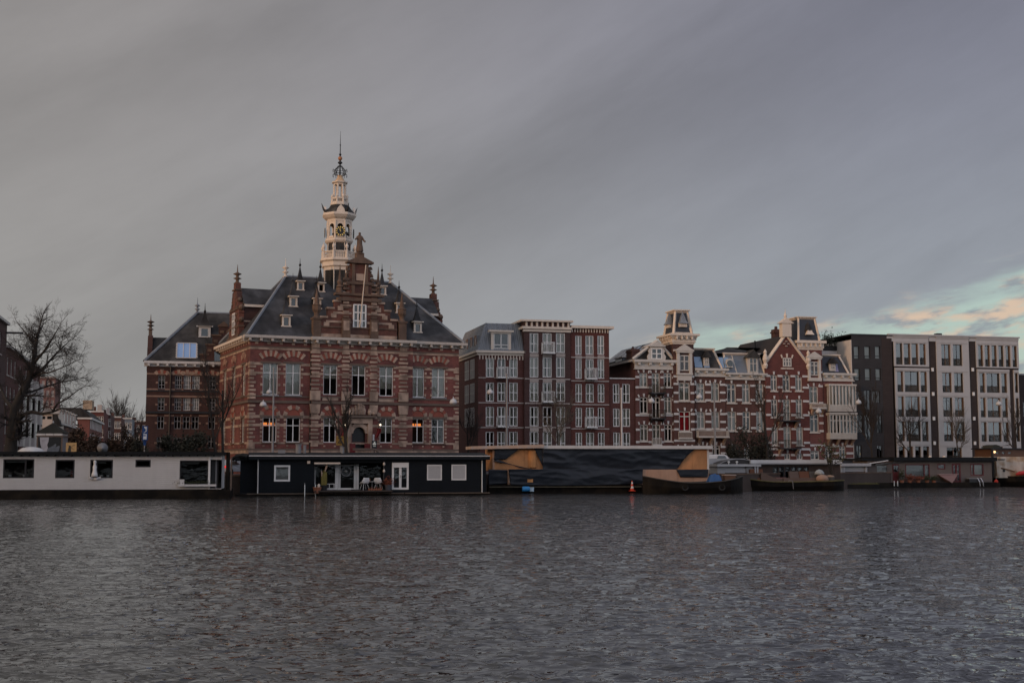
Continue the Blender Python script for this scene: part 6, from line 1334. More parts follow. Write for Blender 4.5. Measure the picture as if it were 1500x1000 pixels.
# ---- black houseboat
DBF = boatF(340, 726.3, 12); db_ = thing_fr('houseboat', 'long midnight-black houseboat with white framed windows and an open terrace', 'houseboat', DBF)
V = .35; Z = lambda px, py, v=V: DBF.z(px, py, v); U = lambda px, v=V: DBF.u(px, 695, v)
zb, zt = Z(540, 722), Z(540, 673); ua, ub, uc, ud, ue = U(352), U(377), U(460), U(563), U(712)
H2 = lambda a, b, c, d, v=V: DBF.H(a, b, c, d, v)
dwin = [H2(401.5, 425, 681, 704.8), H2(625.5, 647.3, 680.3, 703), H2(661.3, 683, 680, 703)]; ddoor = H2(574, 598.7, 677.2, 716.7)
op = (uc, ud, Z(510, 717), Z(510, 677.5))
m = MB(); wall(m, ub, ue, zb, zt, dwin+[ddoor, op], V, .14); wall(m, ua, ub, zb, zt, [], V+.9); m.poly([(ub, V, zb), (ub, V+.9, zb), (ub, V+.9, zt), (ub, V, zt)])
m.poly([(ua, V+.9, zb), (ua, V+5.5, zb), (ua, V+5.5, zt), (ua, V+.9, zt)]); m.poly([(ue, V, zb), (ue, V+5.5, zb), (ue, V+5.5, zt), (ue, V, zt)]); m.poly([(ua, V+5.5, zb), (ue, V+5.5, zb), (ue, V+5.5, zt), (ua, V+5.5, zt)])
m.poly([(uc, V, op[2]), (uc, V+1.4, op[2]), (uc, V+1.4, op[3]), (uc, V, op[3])]); m.poly([(ud, V, op[2]), (ud, V+1.4, op[2]), (ud, V+1.4, op[3]), (ud, V, op[3])])
m.build('wall', DSIDE, db_); MB().box(ua, ue, V+.02, V+5.4, zb-.02, zb).build('floor', DIM, db_); MB().box(ub+.1, uc-.1, V+1.2, V+1.25, zb, zt).build('dim_backing', DIM, db_); MB().box(ud+.1, ue-.1, V+1.2, V+1.25, zb, zt).build('dim_backing', DIM, db_)
m = MB(); m.box(U(345), U(718), 0, 6, -.5, zb-.05); m.build('hull', HULL, db_); MB().box(U(362), U(716), -.12, .36, zb-.05, zb+.03).build('deck_edge', mat('weathered_plank', (.105, .080, .060), var=.25, streak=.2), db_)
r0, r1 = Z(540, 673, V-.35), Z(540, 667.3, V-.35)
m = MB(); m.prism([(V-.4, r0), (V+5.9, r0), (V+5.9, r1), (V+3.0, r1+.30), (V-.4, r1)], 'x', U(364), U(716.5)); m.path([(U(364), V+.0, r1-.12), (U(356), V+.4, r1+.02), (U(347), V+.9, r1-.06), (U(340), V+1.2, r1-.3)], [.25, .22, .2, .16], 6); m.prism([(V+.6, r0-.1), (V+5.9, r0-.1), (V+5.9, r1-.05), (V+.6, r1-.05)], 'x', U(344), U(364)); m.build('roof', DSIDE, db_)
MB().box(U(364), U(716.6), V-.44, V-.37, r1-.05, r1+.03).build('roof_trim', GREYW, db_)
for px in (377, 705): u = U(px); MB().tube((u+.05, V-.1, zb), (u+.05, V-.1, r0), .055).build('drain_pipe', GREYW, db_)
win(db_, dwin[0], xs=(), zs=(), v=V+.02, fr=WHITE, fw=.15, cur=BLIND); 
for h in dwin[1:]:
    w_ = win(db_, h, xs=(), zs=(), v=V+.02, fr=WHITE, fw=.10, gl=GLASS); MB().box(h[0]+.08, h[1]-.08, V-.02, V+.01, h[2]+.08, h[3]-.08).build('shutter', mat('pale_shutter', (.42, .42, .42), rough=.5, var=.04, wave=('Z', 4., .015, 'SAW')), w_)
dg = win(db_, ddoor, xs=(.5,), zs=(), v=V+.02, fr=WHITE, fw=.17, name='door'); MB().box(ddoor[0]+.02, ddoor[1]-.02, V-.09, V-.035, ddoor[3]-.42, ddoor[3]-.05).build('shutter_box', WHITE, dg); a = (ddoor[0]+ddoor[1])/2; MB().tube((a, V-.12, ddoor[2]+1.0), (a, V-.12, ddoor[2]+1.25), .025).build('handle', GREYM, dg)
# terrace with sliding doors set back behind it
tv = V+1.35; g0, g1 = op[2], op[3]
MB().box(uc, ud, tv+.2, tv+.25, g0, g1).build('dim_backing', DIM, db_)
for a, b in ((460.5, 495), (497, 523), (525.5, 562)):
    u, w = DBF.u(a, 695, tv), DBF.u(b, 695, tv); win(db_, (u, w, g0, g1-.15), xs=(), zs=(), v=tv, fr=WHITE if a < 520 else DSIDE, fw=.10, name='sliding_door', gl=BGLASS)
m = MB()
for px, w in ((493.7, .16), (520.5, .12), (523.5, .12)): u = DBF.u(px, 695, tv-.1); m.box(u-w, u+w, tv-.14, tv-.05, g0, g1-.1)
m.build('door_post', WHITE, db_)
MB().box(uc-.02, ud+.6, V-1.0, tv, g0-.16, g0-.04).build('terrace_deck', mat('dark_deck', (.045, .034, .028), var=.3), db_); m = MB()
for i in range(8): x = uc+.4+i*1.2; m.box(x, x+.07, V-.95, V-.85, .05, g0-.16)
m.build('deck_post', HULL, db_)
m = MB(); m.box(U(460), U(498), V-.28, V-.02, Z(480, 679.4), Z(480, 677)); m.build('awning_box', CREAM, db_)
MB().box(U(449.6), U(454), V-.2, V-.003, Z(452, 678.8), Z(452, 674.6)).build('wall_lamp', CREAM, db_)
def obj_on(name, label, cat, px, v, group=None, rz=0, zz=None): l = DBF.shift(DBF.u(px, 712, v), v); return thing(name, label, cat, (l.o[0], l.o[1], (g0-.04) if zz is None else zz), DBF.ang+rz, group)
def shell_chair(t):
    P = mat('white_shell', (.68, .66, .64), rough=.4)
    m = MB(); m.grid(lambda s_, q: ((s_-.5)*(.52+.12*math.sin(q*math.pi)), (.24-.46*q if q < .55 else -.02-.02*q-.22*0+(.0 if q < .55 else -.26*(0))+(.29-.0)*(-1)+.26) if False else (.25-.9*q*.55 if q < .5 else .0025-.0), 0), 2, 2) if False else None
    prof = [(.27, .42), (.15, .44), (-.05, .43), (-.18, .46), (-.24, .58), (-.28, .75), (-.30, .86)]
    m = MB(); n = 8
    def f(s_, q):
        k = q*(len(prof)-1); i = min(int(k), len(prof)-2); r = k-i; y = prof[i][0]*(1-r)+prof[i+1][0]*r; zz = prof[i][1]*(1-r)+prof[i+1][1]*r; e = abs(s_-.5)*2; w = .27+.04*math.sin(q*3)
        return ((s_-.5)*2*w*(1-.15*(q > .85)), -(y-.0)+(-.07*e**3 if q > .55 else 0), zz+(.15*e**4*math.sin(min(1, q*1.3)*math.pi)))
    m.grid(f, n, 14); s = m.build('seat_shell', P, t, smooth=True); md = s.modifiers.new('thick', 'SOLIDIFY'); md.thickness = .02
    for sx in (-1, 1):
        for sy in (-1, 1): MB().tube((sx*.15, sy*.13, .42), (sx*.25, sy*.24, 0), .016, .011, 6).build('leg', P, t)
for px, rz, lb in ((534, 205, 'white shell chair on the left of the terrace table'), (554.5, 152, 'white shell chair on the right of the terrace table')): t = obj_on('shell_chair', lb, 'chair', px, V+.25, 'white chairs on the black boat terrace', rz); shell_chair(t); t.scale = (1.22, 1.22, 1.22)
t = obj_on('terrace_table', 'small grey table between the two white terrace chairs', 'table', 545, V+.45); MB().lathe([(.42, .70), (.44, .72), (.42, .74)], (0, 0, 0), 16).build('tabletop', GREYW, t); MB().lathe([(.24, 0), (.05, .05), (.04, .7)], (0, 0, 0), 10).build('pedestal', GREYM, t)
t = obj_on('plant_pot', 'copper pot with a small plant on the terrace table', 'pot', 540.5, V+.45, None, 0, g0+.70); MB().lathe([(.09, 0), (.14, .22)], (0, 0, 0), 10).build('pot', COPPER, t); m = MB(); leaves(m, (0, 0, .3), 40, .07, .07, .06); m.build('plants', LEAF, t, fix=False)
t = obj_on('cactus', 'tall yellow-green column cactus in a dark pot on the terrace', 'cactus', 474.3, V+.35); m = MB()
CAC = mat('cactus_green', (.16, .13, .035), var=.25, scale=4)
for x, h in ((-.14, 1.0), (0, 1.28), (.15, 1.15)): m.lathe([(.09, .35), (.12, .45), (.12, .45+h*.85), (.05, .45+h)], (x, 0, 0), 9)
m.build('stem', CAC, t, smooth=True); MB().lathe([(.26, 0), (.32, .42), (.29, .44)], (0, 0, 0), 12).build('pot', BLACKM, t)
t = obj_on('driftwood', 'pale bleached driftwood piece hanging under the awning box', 'ornament', 478, V+.1, None, 0, Z(478, 690)); MB().path([(-.12, 0, 0), (-.02, .02, .35), (.08, 0, .72), (.06, 0, .92)], [.05, .09, .08, .03], 7).build('branch', mat('bleached_wood', (.46, .33, .25)), t); MB().tube((.06, 0, .92), (.06, 0, 1.05), .008).build('cord', GREYM, t)
t = obj_on('driftwood', 'short pale feather-shaped driftwood beside the cactus', 'ornament', 470.7, V+.2, None, 0, Z(470, 697.5)); MB().path([(0, 0, 0), (.02, 0, .25), (0, 0, .5)], [.03, .07, .02], 7).build('branch', MATS['bleached_wood'], t)
t = obj_on('wreath', 'grey ring wreath with a bright centre behind the sliding door', 'wreath', 506.5, tv-.12, None, 0, Z(506.5, 690, tv)); m = MB(); m.path([(.4*math.cos(a), 0, .4*math.sin(a)) for a in [2*math.pi*i/20 for i in range(21)]], .05, 6); m.build('ring', GREYM, t); MB().lathe([(.02, -.1), (.16, 0), (.02, .1)], (0, 0, 0), 10).build('centre', GREYW, t)
t = obj_on('wind_chime', 'string of white shells hanging at the right end of the terrace', 'wind chime', 562, V-.1, None, 0, Z(562, 705)); MB().tube((0, 0, 0), (0, 0, 1.75), .012).build('cord', GREYM, t); m = MB()
for z_ in (.9, 1.5): m.lathe([(.02, -.14), (.11, -.06), (.09, .08), (.02, .16)], (.02, 0, z_), 8)
m.build('shells', CREAM, t)
t = obj_on('potted_shrub', 'rust-red leaved shrub in a grey pot beside the terrace', 'potted plant', 568.8, V-.25); MB().lathe([(.22, 0), (.30, .45)], (0, 0, 0), 12).build('pot', mat('slate_pot', (.06, .065, .08)), t); m = MB(); leaves(m, (0, 0, .72), 320, .2, .16, .17, .06); m.build('foliage', mat('rust_leaf', (.17, .045, .022), var=.4, scale=8, fine=.3), t, fix=False)
t = obj_on('garden_figure', 'small cream garden figure at the left end of the terrace', 'figure', 467, V-.5); MB().lathe([(.13, 0), (.16, .2), (.10, .36), (.13, .45), (.03, .58)], (0, 0, 0), 10).build('body', CREAM, t, smooth=True); MB().path([(-.1, 0, .2), (-.28, -.02, .24), (-.36, 0, .3)], [.07, .05, .02], 6).build('spout', CREAM, t)
t = obj_on('terracotta_pot', 'empty terracotta pot at the deck edge below the cream figure', 'pot', 464.5, V-.75, None, 0, zb+.05); MB().lathe([(.22, 0), (.36, .42), (.38, .5), (.32, .5)], (0, 0, 0), 12).build('pot', POTM, t)
for i in range(6):
    px = 541+i*3.4; t = obj_on('flower_pot', 'row of small red-brown flower pots along the terrace edge under the chairs', 'flower pot', px, V-.7, 'small flower pots along the terrace edge'); MB().lathe([(.08, 0), (.11, .16)], (0, 0, 0), 9).build('pot', POTM, t); m = MB(); leaves(m, (0, 0, .22), 26, .06, .06, .05, .035); m.build('plants', MATS['rust_leaf'] if i % 2 else LEAF, t, fix=False)
    t['label'] = 'small flower pot in the row along the terrace edge under the white chairs'
t = obj_on('window_planter', 'low white planter along the foot of the sliding doors', 'planter', 497, tv-.35); MB().box(-1.6, 1.0, -.1, .1, .0, .18).build('trough', WHITE, t)
t = obj_on('watering_can', 'white framed crate with cushions left of the sliding door post', 'crate', 484, V+.7); m = MB(); [m.box(x-.03, x+.03, -.2, -.14, 0, .55) for x in (-.45, -.1, .3, .6)]; m.box(-.48, .63, -.21, -.14, .5, .56); m.box(-.48, .63, -.2, .2, 0, .06); m.build('frame', GREYW, t); t.name = 'slatted_crate'
t = put('swim_ladder', 'pair of curved chrome ladder rails at the black boat deck edge', 'ladder', DBF, 454, 724, -.1); 
for x in (-.45, .45): MB().path([(x, .3, 0.05), (x, .25, .7), (x, .1, .95), (x, -.08, .8), (x, -.14, 0), (x, -.14, -.4)], .035, 8).build('rail', mat('chrome', (.6, .6, .6), rough=.25, metal=.8), t)
for px, py, lb, h in ((412.5, 666, 'ventilator box on the left part of the black boat roof', .42), (437, 666, 'wide grey flue on the black boat roof', .85), (446, 666, 'slim grey flue beside the wide flue', .78), (502, 666, 'short grey vent pipe on the black boat roof before the yellow sign', .6)):
    t = put('roof_vent', lb, 'roof vent', DBF, px, py, V+2.4, 'vents on the black boat roof'); m = MB()
    if px == 412.5: m.box(-.3, .3, -.2, .2, .14, h); m.box(-.1, .1, -.1, .1, 0, .14)
    else: w = .24 if px == 437 else .13; m.lathe([(w, 0), (w, h), (w*1.2, h), (w*1.2, h+.08)], (0, 0, 0), 12)
    m.build('housing', GREYM, t)
# ---- houseboat under construction
CF = boatF(690, 722.3, 9); cb = thing_fr('unfinished_houseboat', 'houseboat under construction wrapped in dark tarpaulin with bare plywood', 'houseboat', CF)
V1, V0 = 1.0, .25; Uc = lambda px, v: CF.u(px, 690, v); Zc = lambda px, py, v: CF.z(px, py, v)
ur = Uc(1037, V1)
MB().box(Uc(722, V1), ur, V1, V1+5.2, Zc(880, 689, V1), Zc(880, 656.5, V1)).build('upper_wall', PLY, cb)
MB().box(Uc(744, V0), Uc(1038, V0), V0, V1+5, Zc(880, 709, V0), Zc(880, 687.5, V0)).build('lower_wall', PLYP, cb)
m = MB(); m.box(Uc(716, 0), Uc(1040, 0), 0, 6.6, -.5, Zc(880, 710, 0)); m.box(Uc(720, 0), Uc(1040, 0), -.12, 0, .45, .6); m.build('hull', HULL, cb)
m = MB(); m.box(Uc(793, V1), Uc(1042, V1), V1-.5, V1+5.6, Zc(900, 657, V1-.5), Zc(900, 652.3, V1-.5)); m.build('roof_edge', GREYW, cb)
m = MB(); a, b = Uc(690, V1-.6), Uc(797, V1-.6); m.add([(a, V1-.7, Zc(690, 657.8, V1)), (b, V1-.7, Zc(797, 656, V1)), (b, V1-.7, Zc(797, 650.8, V1)), (a, V1-.7, Zc(690, 653.4, V1)), (a, V1+3.5, Zc(690, 657.8, V1)), (b, V1+3.5, Zc(797, 656, V1)), (b, V1+3.5, Zc(797, 650.8, V1)), (a, V1+3.5, Zc(690, 653.4, V1))], [(0, 1, 2, 3), (7, 6, 5, 4), (0, 4, 5, 1), (1, 5, 6, 2), (2, 6, 7, 3), (3, 7, 4, 0)]); m.build('roof_plank', mat('raw_timber', (.44, .31, .23), var=.12, streak=.1, tint=(.36, .32, .30)), cb)
for px in (723, 1037.5): u = Uc(px, V1-.1); MB().box(u-.09, u+.09, V1-.12, V1-.003, Zc(px, 688, V1), Zc(px, 657, V1)).build('corner_post', PLYP if px < 900 else GREYW, cb)
u = Uc(703, V1); MB().tube((u, V1+.5, .9), (u, V1+.5, Zc(703, 657, V1)), .06).build('prop', BLACKM, cb)
# plywood sheets with joints
m = MB()
for px0, px1, py0, py1, v in ((735, 768, 657, 687, V1), (768, 796, 657, 687, V1), (997, 1014, 660, 687, V1), (1014, 1036, 660, 687, V1), (948, 967, 689, 706, V0), (968, 992, 689, 706, V0), (993, 1015, 689, 706, V0), (1016, 1036, 689, 706, V0)):
    a, b = Uc(px0+.3, v), Uc(px1-.3, v); m2 = MB().box(a, b, v-.03, v-.004, Zc(px0, py1, v), Zc(px0, py0, v)); m2.build('plywood_sheet', PLY if v == V1 else PLYP, cb)
u = Uc(780, V1); MB().lathe([(.42, 0), (.42, 1.5)], (u, V1+.1, Zc(780, 684, V1)), 12).build('insulation_roll', mat('orange_wood', (.46, .22, .085), var=.2, streak=.2), cb)
from mathutils import noise as mnoise
def tarp(name, corners, v, nu, nv, amp, seed, sag=0., m=TARP, puff=.1):
    P = [Vector((Uc(px, v), 0, Zc(px, py, v))) for px, py in corners]; mb = MB()
    def f(s_, q):
        p = (P[0]*(1-s_)+P[1]*s_)*(1-q)+(P[3]*(1-s_)+P[2]*s_)*q
        w = .5+.5*mnoise.noise((p.x*.28+seed, p.z*.5, seed))+.22*(1-abs(mnoise.noise((p.x*.30+seed*3, p.z*1.7+p.x*.12, 1.7)))*2.2)+.10*(1-abs(mnoise.noise((p.x*.9-p.z*.5+seed, p.z*2.2, 5.7)))*2)
        return (p.x, v-puff-amp*max(0, w), p.z-sag*math.sin(s_*math.pi)*q)
    mb.grid(f, nu, nv); o = mb.build(name, m, cb, smooth=True, fix=False); md = o.modifiers.new('thick', 'SOLIDIFY'); md.thickness = .012; return o
tarp('tarpaulin', [(794, 656), (1013, 656), (988, 689.5), (794, 689.5)], V1, 150, 30, .34, 3, .25)
tarp('tarpaulin', [(1012, 656), (1020, 656), (999, 672), (990, 689)], V1, 12, 20, .10, 5)
tarp('tarpaulin', [(724, 656), (762, 656), (740, 672.5), (723, 672.5)], V1, 30, 16, .12, 8)
tarp('tarpaulin', [(722, 675), (727, 672), (760, 684.5), (795, 690)], V1, 40, 8, .12, 12)
tarp('tarpaulin', [(782, 656.8), (796, 656.8), (796, 686), (793, 680)], V1, 14, 20, .12, 14)
tarp('tarpaulin', [(744, 686.8), (941, 686.8), (940, 708), (747, 709.5)], V0, 130, 22, .30, 21, .12, puff=.06)
tarp('tarpaulin', [(990, 687.5), (1037, 687), (1036, 698.5), (996, 698.5)], V0, 34, 12, .10, 27, puff=.06)
tarp('tarpaulin', [(715, 687), (744, 688), (745, 708), (715, 710)], V0+.5, 24, 16, .2, 33)
m = MB()
for a, b in ((812, 829), (848, 884), (914, 941)): m.box(Uc(a, V0), Uc(b, V0), V0-.16, V0-.06, Zc(a, 688.2, V0), Zc(a, 687.0, V0))
m.build('batten', MATS['raw_timber'], cb)
MB().box(Uc(746, V0), Uc(748.5, V0), V0-.2, V0-.05, Zc(747, 707, V0), Zc(747, 690, V0)).build('white_strap', GREYW, cb); MB().box(Uc(772, V0), Uc(780, V0), V0-.28, V0-.16, Zc(776, 706, V0), Zc(776, 701, V0)).build('ply_patch', MATS['orange_wood'], cb)
MB().box(Uc(716, 0), Uc(938, 0), -.35, 0, Zc(800, 713.5, 0), Zc(800, 712.2, 0)).build('fender_beam', mat('mossy_beam', (.07, .062, .042), var=.4, streak=.2), cb)
t = put('blue_drum', 'bright blue float with white end on the construction boat edge', 'float', CF, 770.5, 720, -.35); m = MB(); m.lathe([(.22, 0), (.24, .1), (.24, .6), (.2, .68)], (0, 0, 0), 12); o = m.build('drum', mat('bright_blue', (.03, .22, .50), rough=.5), t); o.rotation_euler = (0, R_(90), 0); o.location = (-.35, 0, .25); MB().lathe([(.22, 0), (.22, .38)], (0, 0, 0), 12).build('end_cap', mat('pale_blue', (.40, .52, .60)), t, loc=(.52, 0, .04))
t = put('traffic_cone', 'small red and white striped traffic cone on the hull edge', 'traffic cone', CF, 926, 719, -.25); CR = mat('cone_red', (.55, .05, .02), rough=.5)
m = MB(); m.box(-.26, .26, -.26, .26, 0, .06); m.build('base', CR, t)
for a, b, mm in ((.06, .26, CR), (.26, .46, WHITE), (.46, .66, CR), (.66, .84, WHITE), (.84, .98, CR)): r0_, r1_ = .2-.165*(a-.06)/.92, .2-.165*(b-.06)/.92; MB().lathe([(r0_, a), (r1_, b)], (0, 0, 0), 14).build('band', mm, t)
# ---- hull maker
def hullmesh(L, beam, sheer, n=30, bow=.55, stern=.8, depth=.5):
    mb = MB(); rim = [[], []]
    for i in range(n+1):
        t = i/n; w = min(1, (max(t, .0)/.22+.0)**bow if t < .22 else 1, (max(1-t, 0)/.16)**stern if t > .84 else 1); w = max(w, .03); zt = sheer(t); c = beam/2
        for y, zz in ((c-c*w, zt), (c-c*w*.96, zt*.5), (c-c*w*.80, 0), (c-c*w*.45, -depth), (c+c*w*.45, -depth), (c+c*w*.80, 0), (c+c*w*.96, zt*.5), (c+c*w, zt), (c+c*w*.9, zt-.35), (c-c*w*.9, zt-.35)): mb.v.append((L*t, y, zz))
        rim[0].append((L*t, c-c*w-.02, zt)); rim[1].append((L*t, c+c*w+.02, zt))
    for i in range(n):
        for k in range(10): mb.f.append((i*10+k, i*10+(k+1) % 10, (i+1)*10+(k+1) % 10, (i+1)*10+k))
    mb.f.append(tuple(range(9, -1, -1))); mb.f.append(tuple(n*10+k for k in range(10))); return mb, rim
KF = boatF(941, 722.3, 9); L_ = KF.u(1083, 722, .8); cut = thing_fr('work_boat', 'low black open boat with raised ends and a blue cover', 'boat', KF.shift(0, -1.6))
k0, k1, k2 = KF.z(943, 697), KF.z(1010, 706.5), KF.z(1080, 697)
sh_ = lambda t: k1+(k0-k1)*max(0, 1-t/.45)**1.7+(k2-k1)*max(0, (t-.5)/.5)**2
mb, rim = hullmesh(L_, 2.9, sh_); BH = mat('black_steel_hull', (.0075, .0065, .006), rough=.6, var=.3, streak=.2, tint=(.014, .011, .008), spec=.12); mb.build('hull', BH, cut, smooth=False)
m = MB(); m.path(rim[0], .06, 6); m.path(rim[1], .06, 6); m.build('gunwale', mat('dull_gunwale', (.05, .045, .04)), cut)
for px, in ((1003,), (1057,)): u = KF.u(px, 713, -1.4); o = MB().path([(.26*math.cos(a), 0, .26*math.sin(a)) for a in [2*math.pi*i/16 for i in range(17)]], .08, 6).build('tyre_fender', mat('rubber', (.02, .02, .02)), cut, smooth=True, loc=(u, .1, KF.z(px, 713)))
t = put('tarpaulin_heap', 'crumpled bright blue tarpaulin heaped in the black boat', 'tarpaulin', KF, 1046.5, 704.5, -.4); m = MB()
def f(s_, q):
    x, y = (s_-.5)*1.35, (q-.5)*1.0; e = max(0, 1-(2*abs(s_-.5))**4)*max(0, 1-(2*abs(q-.5))**4); return (x, y, -.1+e*(.72+.16*mnoise.noise((x*3, y*3, 4))+.07*mnoise.noise((x*8, y*8, 1))))
m.grid(f, 30, 24); m.build('sheet', mat('tarp_blue', (.02, .075, .20), rough=.5, var=.15, bump=.03), t, smooth=True)
t = put('engine_cover', 'brown wooden engine box near the stern of the black boat', 'engine box', KF, 1068, 701, -.2); MB().box(-.5, .5, -.4, .4, -.4, .32).build('box', mat('brown_wood', (.10, .055, .035), var=.2), t); MB().box(-.55, .55, -.45, .45, .32, .38).build('lid', MATS['raw_timber'], t)
# ---- pale cabin and long brick-clad houseboat behind the barge
GF_ = boatF(1050, 718.5, 12); gz = GF_.z
gb = thing_fr('houseboat', 'houseboat with pale grey entrance cabin, brown boarded side and white roof edge', 'houseboat', GF_); Ug = lambda px, v: GF_.u(px, 690, v)
GREYC = mat('pale_grey_cabin', (.32, .325, .335), rough=.6, var=.06, streak=.08)
ca, cb2 = Ug(1051, .8), Ug(1109, .8); ch_ = GF_.H(1062, 1095, 692, 710, .8); m = MB(); wall(m, ca, cb2, .3, gz(1080, 681.5, .8), [ch_], .8, .2); m.poly([(ca, .8, .3), (ca, 4, .3), (ca, 4, gz(1080, 681.5, .8)), (ca, .8, gz(1080, 681.5, .8))]); m.poly([(cb2, .8, .3), (cb2, 4, .3), (cb2, 4, gz(1080, 681.5, .8)), (cb2, .8, gz(1080, 681.5, .8))]); m.poly([(ca, 4, .3), (cb2, 4, .3), (cb2, 4, 3.2), (ca, 4, 3.2)]); m.build('cabin_wall', GREYC, gb)
win(gb, ch_, xs=(.4,), zs=(), v=.9, fr=BLACKM, gl=GLASSD); MB().box(ca-.15, cb2+.3, .45, 4.2, gz(1080, 683, .5), gz(1080, 679.5, .5)).build('cabin_roof', mat('grey_roof_edge', (.36, .365, .37), rough=.5), gb)
for px in (1106, 1109.5): u = Ug(px, .6); MB().box(u-.07, u+.07, .5, .7, .3, gz(px, 683, .6)).build('cabin_post', GREYC, gb)
m = MB(); a, b = Ug(1053, 1.8), Ug(1109, 1.8); zc_ = gz(1080, 680, 1.8); m.prism([(a+(b-a)*i/12, zc_+.52*math.sin(math.pi*i/12)**.7) for i in range(13)]+[(b, zc_-.02), (a, zc_-.02)], 'y', 1.6, 3.8); m.build('arched_canopy', mat('dark_canopy', (.025, .022, .022), rough=.5), gb); m = MB()
m.path([(a+(b-a)*i/12, 1.57, zc_+.52*math.sin(math.pi*i/12)**.7+.03) for i in range(13)], .05, 5); m.build('canopy_edge', GREYM, gb)
for px in (1067.5, 1079.5): t = put('roof_lamp', 'small white mushroom lamp on the pale cabin roof, %s one' % ('left' if px < 1070 else 'right'), 'lamp', GF_, px, 679.5, .9, 'mushroom lamps on the cabin roof'); MB().tube((0, 0, 0), (0, 0, .2), .05).build('stem', WHITE, t); MB().lathe([(.13, .18), (.13, .26), (.05, .3)], (0, 0, 0), 10).build('cap', WHITE, t)
BCLAD = mat('brown_boarding', (.052, .036, .030), rough=.8, var=.18, streak=.15); la, lb_ = Ug(1110, 1.8), Ug(1231, 1.8); zt_ = gz(1170, 679, 1.8)
wh = [(Ug(a, 1.8), Ug(a+7.6, 1.8), .9, zt_-.3) for a in (1132, 1141, 1150, 1159, 1168, 1177)]
m = MB(); shell_ = wall(m, la, lb_, .3, zt_, wh, 1.8, .2); m.poly([(lb_, 1.8, .3), (lb_, 6, .3), (lb_, 6, zt_), (lb_, 1.8, zt_)]); m.poly([(la, 6, .3), (lb_, 6, .3), (lb_, 6, zt_), (la, 6, zt_)]); m.build('wall', BCLAD, gb)
for h in wh: win(gb, h, xs=(), zs=(), v=1.9, fr=mat('blue_black_frame', (.02, .025, .03)), gl=GLASSD, fw=.09)
m = MB(); m.box(Ug(1100, 1.3), Ug(1234, 1.3), 1.3, 6.3, gz(1170, 678.2, 1.3), gz(1170, 673.2, 1.3)); m.build('roof', mat('pale_roof_edge', (.50, .505, .51), rough=.5, var=.06), gb); MB().box(Ug(1100, 1.3), Ug(1234, 1.3), 1.33, 6.2, gz(1170, 680, 1.3), gz(1170, 678.2, 1.3)-.003).build('soffit', GREYM, gb)
MB().box(Ug(1045, .5), Ug(1234, .5), .5, 6.5, -.5, .5).build('hull', HULL, gb)
# ---- long dark barge in front
BF_ = boatF(1081, 718.3, 12.5); L_ = BF_.u(1232, 718, .6); bg_ = thing_fr('barge', 'long low black barge with moss along its edge carrying garden furniture', 'barge', BF_.shift(0, -1.7))
k0, k1, k2 = BF_.z(1083, 699.5, -1.5), BF_.z(1150, 705.5, -1.5), BF_.z(1228, 703.5, -1.5); sh_ = lambda t: k1+(k0-k1)*max(0, 1-t/.3)**1.5+(k2-k1)*max(0, (t-.5)/.5)
mb, rim = hullmesh(L_, 3.4, sh_, bow=.6, stern=.5); mb.build('hull', BH, bg_); m = MB(); m.path(rim[0], .07, 6); m.path(rim[1], .07, 6); m.build('gunwale', mat('mossy_edge', (.10, .085, .035), var=.3), bg_); MB().box(L_*.18, L_*.85, .25, 3.1, k1-.33, k1-.02).build('deck', mat('pale_deck', (.24, .17, .12), var=.2, streak=.1), bg_)
def on_barge(name, label, cat, px, v, group=None, rz=0): l = BF_.shift(BF_.u(px, 704, v), v); return thing(name, label, cat, (l.o[0], l.o[1], k1-.02), BF_.ang+rz, group)
RUST = mat('rust_brown_fabric', (.12, .05, .028), var=.2); TAUPE = mat('taupe_fabric', (.11, .075, .06), var=.15)
t = on_barge('lounge_chair', 'brown high-backed garden armchair at the left of the barge deck', 'armchair', 1113.5, -.2, None, 10); m = MB(); m.box(-.75, .75, -.1, .7, .0, .42); m.build('seat', RUST, t); m = MB(); m.prism([(.5, .4), (.72, .4), (.85, 1.25), (.66, 1.28)], 'x', -.75, .75); m.build('backrest', RUST, t); [MB().box(x-.12, x+.12, -.1, .7, .42, .68).build('armrest', RUST, t) for x in (-.78, .78)]
t = on_barge('sun_bed', 'low dark padded lounger next to the brown armchair', 'lounger', 1133, -.2); m = MB(); m.prism([(-1.4, .0), (1.4, .0), (1.4, .36), (.2, .36), (-1.2, .95), (-1.4, .9)], 'y', -.2, .6); m.build('cushion', TAUPE, t); MB().box(.2, 1.35, -.18, .58, .36, .44).build('pad', mat('dull_pink_pad', (.20, .10, .09)), t)
t = on_barge('garden_sofa', 'long sectional garden sofa of brown and grey cushions on the barge', 'sofa', 1181, -.2); m = MB(); m.box(-2.6, 1.8, -.35, .7, 0, .40); m.build('base', TAUPE, t)
for i, (x0, x1, mm) in enumerate(((-1.6, -.6, TAUPE), (-.55, .55, RUST), (.6, 1.7, mat('grey_cushion', (.08, .07, .062))))): m = MB(); m.prism([(.35, .4), (.7, .4), (.78, 1.05), (.55, 1.05)], 'x', x0, x1); m.build('back_cushion', mm, t)
t = on_barge('globe_shade', 'pale round parasol head folded beside the garden sofa', 'parasol', 1200.5, -.3); MB().tube((0, 0, 0), (0, 0, .85), .03).build('pole', GREYM, t); MB().lathe([(.5, .75), (.46, .95), (.3, 1.15), (.04, 1.25)], (0, 0, 0), 14).build('canopy', mat('pale_cloth', (.30, .32, .32)), t, smooth=True)
t = on_barge('cushion_bag', 'pinkish beige bean bag at the right end of the sofa', 'bean bag', 1204.5, -.9); MB().lathe([(.4, 0), (.62, .2), (.6, .45), (.4, .65), (.1, .74)], (0, 0, 0), 14).build('bag', mat('beige_bag', (.30, .19, .14), var=.15), t, smooth=True)
